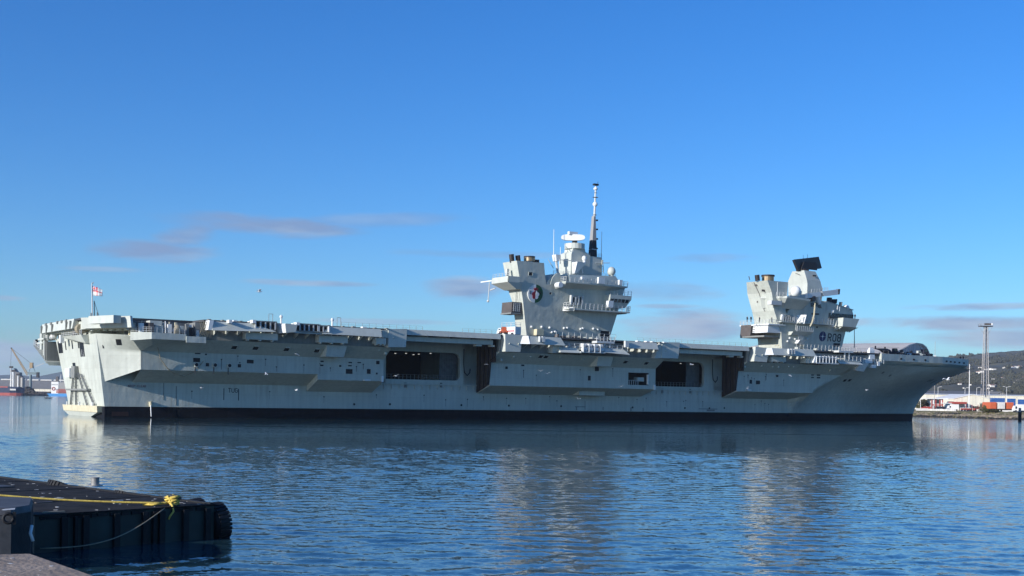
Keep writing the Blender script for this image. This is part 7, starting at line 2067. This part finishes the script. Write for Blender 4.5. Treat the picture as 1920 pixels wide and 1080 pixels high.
# lattice floodlight tower
def flood_tower():
    Y = 627; h = HB(613, Y); t = thing('floodlight_tower', 'tall grey lattice floodlight tower with lamps on a railed platform', 'floodlight tower', (X(1846.5, Y), Y, GZ))
    legs = [(-1, -1), (1, -1), (1, 1), (-1, 1)]
    half = lambda z: 1.65 - .95 * z / h
    for a, b in legs:
        MB().tube((a * half(0), b * half(0), 0), (a * half(h), b * half(h), h), .21, .17, n=5).obj('leg', M['tower'], t)
    mb = MB(); n = 20
    for k in range(n):
        z0, z1 = h * k / n, h * (k + 1) / n
        for j in range(4):
            (a, b), (c, d) = legs[j], legs[(j + 1) % 4]
            mb.tube((a * half(z0), b * half(z0), z0), (c * half(z1), d * half(z1), z1), .045, n=3)
            mb.tube((a * half(z1), b * half(z1), z1), (c * half(z1), d * half(z1), z1), .045, n=3)
    mb.obj('bracing', M['tower'], t)
    MB().tube((.3, 0, 0), (.1, 0, h), .22, n=6).obj('ladder_cage', M['tower'], t)
    MB().box(-3.4, 3.0, -1.6, 1.6, h, h + .35).obj('platform', M['soot'], t)
    MB().rail([(-3.3, -1.5, h + .3), (2.9, -1.5, h + .3), (2.9, 1.5, h + .3), (-3.3, 1.5, h + .3), (-3.3, -1.5, h + .3)], 1.2, 1.4, .05, 2).obj('railing', M['tower'], t)
    for s_ in (-1, 1): MB().tube((s_ * 3.3, 0, h), (s_ * .95, 0, h - 4), .07, n=4).obj('strut', M['tower'], t)
    for x in (-1.0, -.2, .6, 1.5, 2.4):
        MB().loft([[(x - .4, -1.7, h + .7), (x + .4, -1.7, h + .7), (x + .4, -1.7, h + 1.7), (x - .4, -1.7, h + 1.7)], [(x - .25, -1.1, h + .9), (x + .25, -1.1, h + .9), (x + .25, -1.1, h + 1.5), (x - .25, -1.1, h + 1.5)]]).obj('floodlight', M['brown'] if x < 2.2 else M['offwhite'], t)
flood_tower()
# barrel-roofed shed behind the bow
def barrel():
    Y = 610; x0 = X(1655, Y); x1 = X(1741, Y)
    t = thing('barrel_roofed_shed', 'huge shed with a buff curved roof and grey ribbed end beyond the bow', 'shed', (0, 0, GZ))
    # profile seen on the end wall: eave, crown, steep far side; runs away to the left behind the ship
    e = [(370.4,1092,34.32), (370.2,1092,47.62), (367,1087,53.07), (361.89,1079,56.9), (354.91,1068,58.88), (344.22,1051,58.85), (332.19,1032,56.22), (319.33,1011,52.01), (304.62,986,47.74), (289.53,960,44), (289.74,960,30.23)]
    e = [Vector((p[0], p[1], p[2] - GZ)) for p in e]
    f0 = [Vector((p.x, p.y, -0.1 if k in (0, len(e) - 1) else p.z)) for k, p in enumerate(e)]
    sh = Vector((-118, 70, 0))
    MB().loft([f0[::], [p + Vector((-.8, .5, 0)) for p in f0]]).obj('end_wall', M['steelclad'], t)
    roof = e[1:-1]
    MB().loft([[p + Vector((1.5, -1.5, .4)) for p in roof] + [p + Vector((1.5, -1.5, -.6)) for p in reversed(roof)], [p + sh + Vector((0, 0, .25)) for p in roof] + [p + sh - Vector((0, 0, .35)) for p in reversed(roof)]]).obj('roof', M['roofbuff'], t)
    for k in range(12):
        a = f0[9].lerp(f0[1], (k + .5) / 12); top = None
        x = a.x
        for p, q in zip(roof, roof[1:]):
            if min(p.x, q.x) <= x <= max(p.x, q.x) and abs(p.x - q.x) > .01:
                top = p.z + (q.z - p.z) * (x - p.x) / (q.x - p.x)
        if top: MB().box(x + .1, x + .8, a.y - .9, a.y - .05, 0, top - 1.0).obj('rib', M['steelclad'], t)
    for a, b in ((3, 3), (6, 6)):
        p = roof[a]; MB().tube(p + Vector((0, 0, .3)), p + sh + Vector((0, 0, .3)), .3, n=5).obj('roof_ridge', M['roofgrey'], t)
    MB().box(f0[0].x - 2, f0[0].x + 1, f0[0].y + 1, f0[0].y + 8, 0, 1).obj('plinth', M['roofgrey'], t)
barrel()
p_ = (206.54,600,36.79); q = thing('pole_mast', 'thin aerial mast standing right of the barrel-roofed shed', 'mast', (p_[0], 600, GZ))
MB().tube((0, 0, 0), (0, 0, p_[2] - GZ), .14, .08, n=6).obj('pole', M['tower'], q); MB().box(-.5, .5, -.3, .3, p_[2] - GZ - 9, p_[2] - GZ - 7).obj('cabinet', M['offwhite'], q)
# mooring pile at the right edge
p_ = Vector((188.4,454.94,0))
q = thing('mooring_pile', 'dark tarred mooring pile with a pale cap in the water at the right edge', 'pile', p_)
MB().tube((0, 0, -1), (0, 0, 3.4), .62, n=14).obj('shaft', M['rubber'], q); MB().tube((0, 0, 3.4), (0, 0, 4.9), .5, .42, n=14).obj('cap', M['steelpost'], q); MB().tube((0, 0, 2.9), (0, 0, 3.3), .7, n=14).obj('collar', M['soot'], q)

# ================================================================== hills
M['hillside'] = mat('wooded_hillside', (0.075, 0.072, 0.045), 0.95, var=0.55, scale=.012, dirt=(.15, .125, .075), dirt_amt=.75)
M['farhill'] = mat('distant_hill', (0.05, 0.06, 0.045), 0.95, var=0.3, scale=.002)
from mathutils import noise as mnoise
def hill(name, ridge, Y0, Y1, mm, nx, ny, bump, label, base=3.0):
    """ridge: list of (px, py) of the skyline, standing at depth Y1; land rises to it from Y0"""
    mb = MB(); idx = []
    for j in range(ny + 1):
        t = j / ny; row = []
        Y = Y0 + (Y1 - Y0) * t * 1.12
        for i in range(nx + 1):
            px = ridge[0][0] + (ridge[-1][0] - ridge[0][0]) * i / nx
            for (a, b), (c, d) in zip(ridge, ridge[1:]):
                if a <= px <= c: py = b + (d - b) * (px - a) / (c - a); break
            hz = 750 + .0152 * (px - 960)
            hr = 4.95 + (hz - py) / 2300 * Y1
            tt = min(t * 1.12, 1.0)
            prof = tt ** 1.15 if t * 1.12 <= 1 else 1 - (t * 1.12 - 1) * .9
            x = (px - 960) / 2300 * Y
            n_ = mnoise.fractal(Vector((x * .0035, Y * .0035, 0)), .9, 2.1, 4) * bump * 2.2 * min(1, tt * 4) * (1 - .75 * (tt > .86))
            n2 = (mnoise.noise(Vector((x * .05, Y * .05, 3))) * .6 + mnoise.noise(Vector((x * .013, Y * .02, 7)))) * bump * .45
            row.append(mb.pt((x, Y, base + (hr - base) * prof + n_ * min(1, tt * 3) + max(-1, n2))))
        idx.append(row)
    for a, b in zip(idx, idx[1:]):
        for i in range(nx): mb.f.append([a[i], a[i + 1], b[i + 1], b[i]])
    o = structure(mb.obj(name, M[mm], smooth=True)); o['label'] = label
    return o
RH = hill('hill', [(1500, 735), (1640, 712), (1700, 694), (1760, 675), (1790, 668), (1830, 664), (1870, 660), (1920, 655.5), (1990, 648), (2150, 640), (2500, 660)], 1500, 4200, 'hillside', 170, 110, 7, 'wooded green hillside rising behind the right-hand dock')
hill('hills', [(-700, 704), (-200, 706), (0, 703), (30, 700), (62, 706), (80, 704), (110, 697), (150, 693), (260, 690), (420, 700), (700, 712), (1000, 725)], 6500, 9500, 'farhill', 90, 24, 6, 'long low blue hills beyond the left-hand docks', base=2.0)
# houses on the hill: a row along the slope and scattered ones lower down
M['housewall'] = mat('pale_render', (0.80, 0.76, 0.67), 0.8, var=0.12, scale=.05)
M['houseroof'] = mat('slate_roof', (0.13, 0.11, 0.10), 0.8, var=0.2, scale=.05)
M['houseroof2'] = mat('tile_roof', (0.26, 0.13, 0.09), 0.8, var=0.2, scale=.05)
dg_ = bpy.context.evaluated_depsgraph_get(); dg_.update()
def hill_hit(px, py):
    r_ = Vector(((px - 960) / 2300, 1.0, 0)); hz = 750 + .0152 * (px - 960); r_.z = (hz - py) / 2300
    ok, loc, n_, i_ = RH.ray_cast(Vector((0, 0, 4.95)), r_.normalized())
    return loc if ok else None
def house_proto(k):
    w, d, h = ((11, 8, 5.5), (16, 9, 6), (22, 9, 6.5))[k]
    t = bpy.data.objects.new('house', None)
    a = MB().box(-w / 2, w / 2, -d / 2, d / 2, -4, h).obj('wall', M['housewall'], t)
    b = MB().loft([[(-w / 2 - .3, -d / 2 - .4, h), (-w / 2 - .3, 0, h + 3), (-w / 2 - .3, d / 2 + .4, h)], [(w / 2 + .3, -d / 2 - .4, h), (w / 2 + .3, 0, h + 3), (w / 2 + .3, d / 2 + .4, h)]]).obj('roof', M['houseroof' if k != 1 else 'houseroof2'], t)
    return t, a, b
HP = [house_proto(k) for k in range(3)]
used_h = [False] * 3
HS = [(1835 + 3.2 * k, 690.5 + .0 * k + (k % 3) * .5) for k in range(4)] + [(1848 + 3.8 * k, 693.5 - .05 * k) for k in range(5)] + [(1880 + 4.5 * k, 690.5 - .2 * k) for k in range(8)] + [(1803 + 6 * k, 703.5 - .9 * k + (k % 2)) for k in range(7)]
rr_ = random.Random(11)
HS += [(rr_.uniform(1795, 1925), rr_.uniform(712, 732)) for _ in range(24)] + [(rr_.uniform(1880, 1930), rr_.uniform(706, 728)) for _ in range(14)]
for i, (px, py) in enumerate(HS):
    loc = hill_hit(px, py)
    if loc is None: continue
    k = i % 3
    t, a, b = HP[k]
    if used_h[k]:
        t2 = t.copy(); COL.objects.link(t2)
        for c in (a, b):
            c2 = c.copy(); COL.objects.link(c2); c2.parent = t2
    else:
        t2 = t; COL.objects.link(t2); used_h[k] = True
    t2.location = loc; t2.rotation_euler = (0, 0, rr_.uniform(-.5, .5)); s_ = rr_.uniform(.5, .95) * loc.y / 4600; t2.scale = (s_,) * 3
    if py < 696: lb, gr_ = 'pale house in the upper row strung along the wooded hillside', 'houses in the upper hillside row'
    elif py < 705: lb, gr_ = 'pale house in the second row, below the upper hillside row', 'houses in the second hillside row'
    else: lb, gr_ = 'pale house scattered among trees on the lower hillside', 'houses on the lower hillside'
    tag(t2, lb, 'house', gr_)
# wood on the lower slope
def wood():
    mb = MB(); rnd = random.Random(5)
    cl = []
    for k in range(3600):
        px = rnd.uniform(1700, 1935); py = rnd.choice((rnd.uniform(664, 705), rnd.uniform(700, 738), rnd.uniform(705, 738)))
        if 685.5 < py < 705 and px > 1795 and rnd.random() < .9: continue      # the house rows stand clear of the wood
        loc = hill_hit(px, py)
        if loc is None: continue
        if mnoise.noise(Vector((loc.x * .006, loc.y * .004, 1))) < (-.08 if py < 706 else -.35): continue
        r_ = rnd.uniform(3.0, 7.5) * (1 if py < 706 else .62)
        for q in range(7):
            c = loc + Vector((rnd.uniform(-1, 1) * r_, rnd.uniform(-.6, .6) * r_, rnd.uniform(.15, 1.0) * r_ * .9))
            a = Vector((rnd.gauss(0, 1), rnd.gauss(0, 1), rnd.gauss(0, .7))).normalized(); b = a.orthogonal().normalized(); e = a.cross(b); s_ = r_ * rnd.uniform(.25, .5)
            mb.hexa([tuple(c + x_ * b * s_ * rnd.uniform(.6, 1.2) + y_ * e * s_ * rnd.uniform(.6, 1.2) + z_ * a * s_ * .6) for z_ in (-1, 1) for x_, y_ in ((-1, -1), (1, -1), (1, 1), (-1, 1))])
    o = mb.obj('hillside_wood', M['leaf']); o['kind'] = 'stuff'; o['label'] = 'dark wood covering the slope of the right-hand hill'; o['category'] = 'wood'
wood()

# ================================================================== left-hand docks
GL_ = 2.2
XL = lambda px, Y: (px - 960) / 2300.0 * Y
def HL(px, py, Y): return 4.95 + (750 + .0152 * (px - 960) - py) / 2300.0 * Y
M['hullblue'] = mat('dark_blue_ship_paint', (0.016, 0.028, 0.07), 0.5, var=0.15, scale=.2)
M['hullred'] = mat('faded_red_ship_bottom', (0.42, 0.085, 0.06), 0.6, var=0.15, scale=.2)
M['skyblue'] = mat('bright_blue_ship_paint', (0.05, 0.27, 0.58), 0.5, var=0.08)
M['craneyellow'] = mat('crane_yellow', (0.36, 0.25, 0.12), 0.6, var=0.15)
M['craneteal'] = mat('crane_grey_green', (0.16, 0.21, 0.21), 0.6, var=0.12)
M['scrap'] = mat('scrap_heap', (0.06, 0.05, 0.045), 0.9, var=0.6, scale=.4)
mb = MB().face([(-4200, 2090, GL_), (-380, 2090, GL_), (-200, 6600, GL_), (-9000, 6600, GL_), (-9000, 2090, GL_)])
structure(mb.obj('quay_ground', M['ground']))
structure(MB().box(-4200, -380, 2078, 2090.2, -1, GL_ + .02).obj('quay_wall', M['wetrock']))
def left_shed():
    Y = 2330; x0, x1 = XL(-60, Y), XL(165, Y)
    t = thing('transit_shed', 'very long quayside shed with cream walls and a brown-grey sloping roof', 'warehouse', (x0, Y, GL_))
    w = x1 - x0; e, r_ = HL(80, 729, Y) - GL_, HL(80, 713, Y) - GL_
    n = 22
    MB().box(0, w, 0, 55, 0, e).obj('wall', M['cream'], t)
    MB().loft([[(-1, -1.5, e), (-1, 26, r_), (-1, 55, e)], [(w + 1, -1.5, e), (w + 1, 26, r_), (w + 1, 55, e)]]).obj('roof', M['roofgrey'], t)
    MB().box(0, w, -2.5, .2, e * .50, e * .56).obj('awning', M['roofbuff'], t)
    for k in range(n):
        MB().box(w * (k + .2) / n, w * (k + .55) / n, -.2, .05, 0, e * .42).obj('door', M['roofbuff'] if k % 3 else M['ink'], t)
        MB().box(w * k / n - .4, w * k / n + .4, -.4, .05, 0, e - .05).obj('pilaster', M['cream'], t)
    for k in range(9):
        MB().box(w * (k + .05) / 9, w * (k + .9) / 9, 24, 28, r_ - .3, r_ + 1.8).obj('roof_vent', M['limestone'], t)
left_shed()
def crane():
    Y = 2120
    t = thing('dock_crane', 'yellow and grey-green dockside slewing crane with a raised lattice jib', 'crane', (XL(57, Y), Y, GL_))
    f = lambda px, py: (XL(px, Y) - XL(57, Y), 0, HL(px, py, Y) - GL_)
    MB().tube((0, 0, 0), f(57, 703), 2.6, 2.1, n=14).obj('column', M['craneteal'], t)
    MB().loft([[(-10, -9, 0), (10, -9, 0), (10, 9, 0), (-10, 9, 0)], [(-4, -4, 9), (4, -4, 9), (4, 4, 9), (-4, 4, 9)]]).obj('portal', M['scrap'], t)
    a, b = f(52, 702), f(69, 698)
    MB().box(a[0], b[0], -3.5, 3.5, a[2], b[2]).obj('machinery_house', M['craneteal'], t)
    a, b = f(68.5, 708), f(72.5, 698); MB().box(a[0], b[0], -3, 3, a[2], b[2]).obj('counterweight', M['soot'], t)
    for p, q in ((f(54, 697), f(58, 681)), (f(65, 697), f(59.5, 681))): MB().tube(p, q, .5, n=5).obj('frame_leg', M['craneteal'], t)
    a, b = f(55.5, 690), f(61, 680); MB().box(a[0], b[0], -2.5, 2.5, a[2], b[2]).obj('winch_house', M['craneyellow'], t)
    p, q = Vector(f(51.5, 703)), Vector(f(20, 653))
    d = (q - p).normalized(); s_ = Vector((d.z, 0, -d.x))
    mb = MB()
    w0 = 1.5
    for k in range(14):
        t0, t1 = k / 14, (k + 1) / 14
        w_ = lambda t_: w0 * (1 - .6 * t_)
        for y_ in (-1, 1):
            A, B, C_, D_ = [p.lerp(q, tt) + s_ * (sg * w_(tt)) + Vector((0, y_ * w_(tt), 0)) for tt, sg in ((t0, -1), (t0, 1), (t1, 1), (t1, -1))]
            mb.tube(A, D_, .35, n=4); mb.tube(B, C_, .35, n=4); mb.tube(A, C_, .22, n=4); mb.tube(B, D_, .22, n=4)
    mb.obj('jib', M['craneyellow'], t)
    MB().ball(tuple(q), 1.4, 8, 6).obj('jib_head', M['soot'], t)
    MB().tube(q, Vector(f(58, 682)), .28, n=4).obj('luffing_rope', M['soot'], t)
    MB().tube(q, Vector(f(18, 728)), .22, n=4).obj('hoist_rope', M['soot'], t)
    MB().tube(Vector(f(50, 693)), Vector(f(82, 681)), .45, n=4).obj('tie_boom', M['roofbuff'], t)
crane()
def coaster():
    Y = 2050
    t = thing('cargo_ship', 'dark blue cargo ship with a faded red bottom at the left edge', 'ship', (XL(42, Y), Y, 0))
    f = lambda px, py: (XL(px, Y) - XL(42, Y), HL(px, py, Y))
    L_ = XL(42, Y) - XL(-60, Y)
    def hullseg(z0, z1, name, mm, flare):
        st = [(-L_, 8), (-L_ * .3, 8), (-18, 8), (-8, 6), (-2, 2.5), (1.5 + flare, .2)]
        A = [(x + (0 if i < 5 else -1.5 + .25 * z0), y_, z0) for i, (x, y_) in enumerate(st)]; B = [(x + (0 if i < 5 else -1.5 + .25 * z1), y_, z1) for i, (x, y_) in enumerate(st)]
        full = lambda S_: [(x, -y_, z) for x, y_, z in S_] + [(x, y_, z) for x, y_, z in reversed(S_)]
        MB().loft([full(A), full(B)]).obj(name, M[mm], t)
    zr = f(20, 736.5)[1]; zb = f(30, 727)[1]
    hullseg(-.5, zr, 'ship_bottom', 'hullred', 0); hullseg(zr, zb, 'hull', 'hullblue', 1.5)
    MB().box(-L_, -22, -7, 7, zb - .1, zb + 1.8).obj('hatch_coaming', M['hullred'], t)
    a = f(18, 722); MB().box(a[0] - 2, -4, -6.5, 6.5, zb, zb + 1.6).obj('forecastle', M['hullblue'], t)
    x0, x1 = f(22, 0)[0], f(33, 0)[0]; z0, z1 = f(25, 732)[1], f(25, 729)[1]
    MB().box(x0, x1, -8.15, -7.9, z0, z1).obj('name_board', M['limestone'], t)
    a = f(0, 728); MB().box(a[0] - 4, x0 - 4, -7.9, -6, zb - 2.2, zb + .1).obj('red_sheer', M['hullred'], t)
coaster()
def silos():
    Y = 2140
    for i, (px, w, top, m_, lb) in enumerate(((20, 1.0, 690, 'offwhite', 'left, tallest pale silo leg with a dark cap'), (24.5, 1.1, 697, 'offwhite', 'middle pale silo leg'), (33.5, .9, 704, 'offwhite', 'right, shortest pale silo leg'))):
        t = thing('silo_tower', lb, 'silo', (XL(px, Y), Y, GL_), 0, 'loading towers behind the cargo ship')
        h = HL(px, top, Y) - GL_
        MB().tube((0, 0, 0), (0, 0, h), w * 1.3, n=12).obj('shell', M[m_], t); MB().box(-2.6, 3.0, -2, 2, h, h + 3.2).obj('cap', M['soot'], t)
    t = thing('elevator_block', 'dark grey elevator block stepped behind the silo legs', 'building', (XL(26, Y + 20), Y + 20, GL_))
    f = lambda px, py: (XL(px, Y) - XL(26, Y), HL(px, py, Y) - GL_)
    pts = [f(25, 737), f(36, 737), f(36, 698), f(30, 697), f(25, 690)]
    MB().loft([[(x, 0, z) for x, z in pts], [(x, 12, z) for x, z in pts]]).obj('wall', M['roofgrey'], t)
    MB().box(f(36.2, 0)[0], f(40, 0)[0], 0, 8, 0, f(38, 705)[1]).obj('hopper', M['soot'], t)
    t = thing('cement_tank', 'grey rounded tank beside the crane column', 'tank', (XL(42, Y), Y, GL_))
    h = HL(42, 709, Y) - GL_
    MB().tube((0, 0, 0), (0, 0, h), 3.6, n=16).obj('shell', M['steelpost'], t); MB().ball((0, 0, h), 3.6, 16, 8, (1, 1, .5)).obj('dome', M['steelpost'], t, smooth=True)
silos()
def scrap_heap():
    rnd = random.Random(3); mb = MB(); Y = 2105
    for k in range(420):
        px = rnd.uniform(43, 100); hmax = 9 * math.exp(-((px - 56) / 9) ** 2) + 3.5
        z = GL_ + rnd.random() * hmax; r_ = rnd.uniform(.5, 1.9)
        c = Vector((XL(px, Y), Y - 8 + rnd.uniform(-6, 6), z))
        mb.hexa([tuple(c + Vector((x_ * r_ * rnd.uniform(.5, 1.4), y_ * r_, z_ * r_ * rnd.uniform(.3, 1)))) for z_ in (-1, 1) for x_, y_ in ((-1, -1), (1, -1), (1, 1), (-1, 1))])
    o = mb.obj('scrap_heap', M['scrap']); o['kind'] = 'stuff'; o['label'] = 'dark heap of scrap along the left-hand quay under the crane'; o['category'] = 'scrap'
scrap_heap()
def supply_ship():
    Y = 1900
    t = thing('supply_ship', 'white supply ship with bright blue hull and red deck gear beyond the stern', 'ship', (XL(95, Y), Y, 0))
    f = lambda px, py: (XL(px, Y) - XL(95, Y), HL(px, py, Y))
    zs = f(110, 738)[1]; x1 = f(150, 0)[0]
    A = [(2, -6), (x1, -7), (x1, 7), (2, 6), (-2, 0)]
    MB().loft([[(x, y_, -.5) for x, y_ in A], [(x - (4 if i in (0, 3, 4) else 0), y_, zs) for i, (x, y_) in enumerate(A)]]).obj('hull', M['skyblue'], t)
    a, b = f(98.5, 737), f(112, 716); MB().box(a[0], b[0], -6, 6, zs - .3, b[1]).obj('superstructure', M['offwhite'], t)
    a, b = f(111, 729), f(123, 717); MB().loft([[(a[0], -5.5, zs), (b[0] + 5, -5.5, zs), (b[0] + 5, 5.5, zs), (a[0], 5.5, zs)], [(a[0], -5.5, b[1]), (b[0], -5.5, b[1]), (b[0], 5.5, b[1]), (a[0], 5.5, b[1])]]).obj('wheelhouse', M['steelpost'], t)
    for k in range(4):
        z = f(0, 735 - 2.0 * k)[1]; MB().box(f(108, 0)[0], f(128 - k, 0)[0], -6.6 + .2 * k, -5.6, z, z + 1.1).obj('deck_gear', M['redpaint'], t)
    for k in range(5):
        MB().box(f(99.5 + 2.4 * k, 0)[0], f(100.8 + 2.4 * k, 0)[0], -6.1, -5.95, f(0, 720.5)[1], f(0, 719)[1]).obj('window', M['glass'], t)
    a, b = f(105, 716), f(109, 706); MB().box(a[0], b[0], -2, 2, a[1] - .2, b[1]).obj('funnel', M['brown'], t)
    a, b = f(113, 716), f(114, 702); MB().tube((a[0], 0, a[1] - .2), (b[0], 0, b[1]), .45, n=6).obj('mast', M['offwhite'], t)
    a = f(103, 729); MB().ring((a[0], -6.1, a[1]), (0, 1, 0), 2.2, .7, 18, 6).obj('red_emblem', M['redpaint'], t)
supply_ship()
# small dark workboat with two people
p_ = Vector((-401.64,1063.12,0))
bt = thing('rigid_inflatable_boat', 'small dark inflatable boat with crew speeding off the stern', 'boat', p_, .3)
mb = MB()
for s_ in (-1, 1): mb.path([(-2.8, s_ * 1.0, .5), (1.2, s_ * 1.0, .5), (2.4, s_ * .6, .65), (3.0, 0, .8)], .38, 8)
mb.obj('tube', M['rubber'], bt, smooth=True)
MB().loft([[(-2.8, -.9, .2), (1.6, -.9, .2), (2.7, 0, .5), (1.6, .9, .2), (-2.8, .9, .2)], [(-2.8, -.9, .45), (1.6, -.9, .45), (2.7, 0, .7), (1.6, .9, .45), (-2.8, .9, .45)]]).obj('hull', M['cloth'], bt)
MB().box(-.3, .4, -.4, .4, .4, 1.5).obj('console', M['steelpost'], bt); MB().box(-3.3, -2.8, -.35, .35, .2, 1.3).obj('outboard', M['ink'], bt)
mb = MB(); mb.tube((-2.3, -.8, .5), (-2.3, -.8, 2.4), .06); mb.tube((-2.3, .8, .5), (-2.3, .8, 2.4), .06); mb.tube((-2.3, -.8, 2.4), (-2.3, .8, 2.4), .06); mb.obj('roll_bar', M['rail'], bt)
cs, sn = math.cos(.3), math.sin(.3)
for dx, dy, lb in ((-1.0, .15, 'helmsman in dark clothes standing at the console of the inflatable boat'), (-1.9, -.3, 'crew member in dark clothes standing aft in the inflatable boat'), (1.2, .1, 'crew member in dark clothes standing forward in the inflatable boat')):
    person((p_.x + dx * cs - dy * sn, p_.y + dx * sn + dy * cs, .42), .3 - 1.57, lb, 'crew of the inflatable boat')

# ================================================================== air
M_haze = bpy.data.materials.new('air')
M_haze.use_nodes = True
nt_ = M_haze.node_tree; nt_.nodes.clear()
o_ = nt_.nodes.new('ShaderNodeOutputMaterial'); v_ = nt_.nodes.new('ShaderNodeVolumePrincipled')
v_.inputs['Color'].default_value = (0.80, 0.90, 1.0, 1)
v_.inputs['Density'].default_value = 5.5e-5
v_.inputs['Anisotropy'].default_value = 0.2
nt_.links.new(v_.outputs[0], o_.inputs['Volume'])
hz_ = MB().box(-9500, 9500, -400, 15000, -3, 330).obj('haze', M_haze)
hz_['kind'] = 'stuff'; hz_['label'] = 'thin bluish air over the harbour and the hills'; hz_['category'] = 'haze'
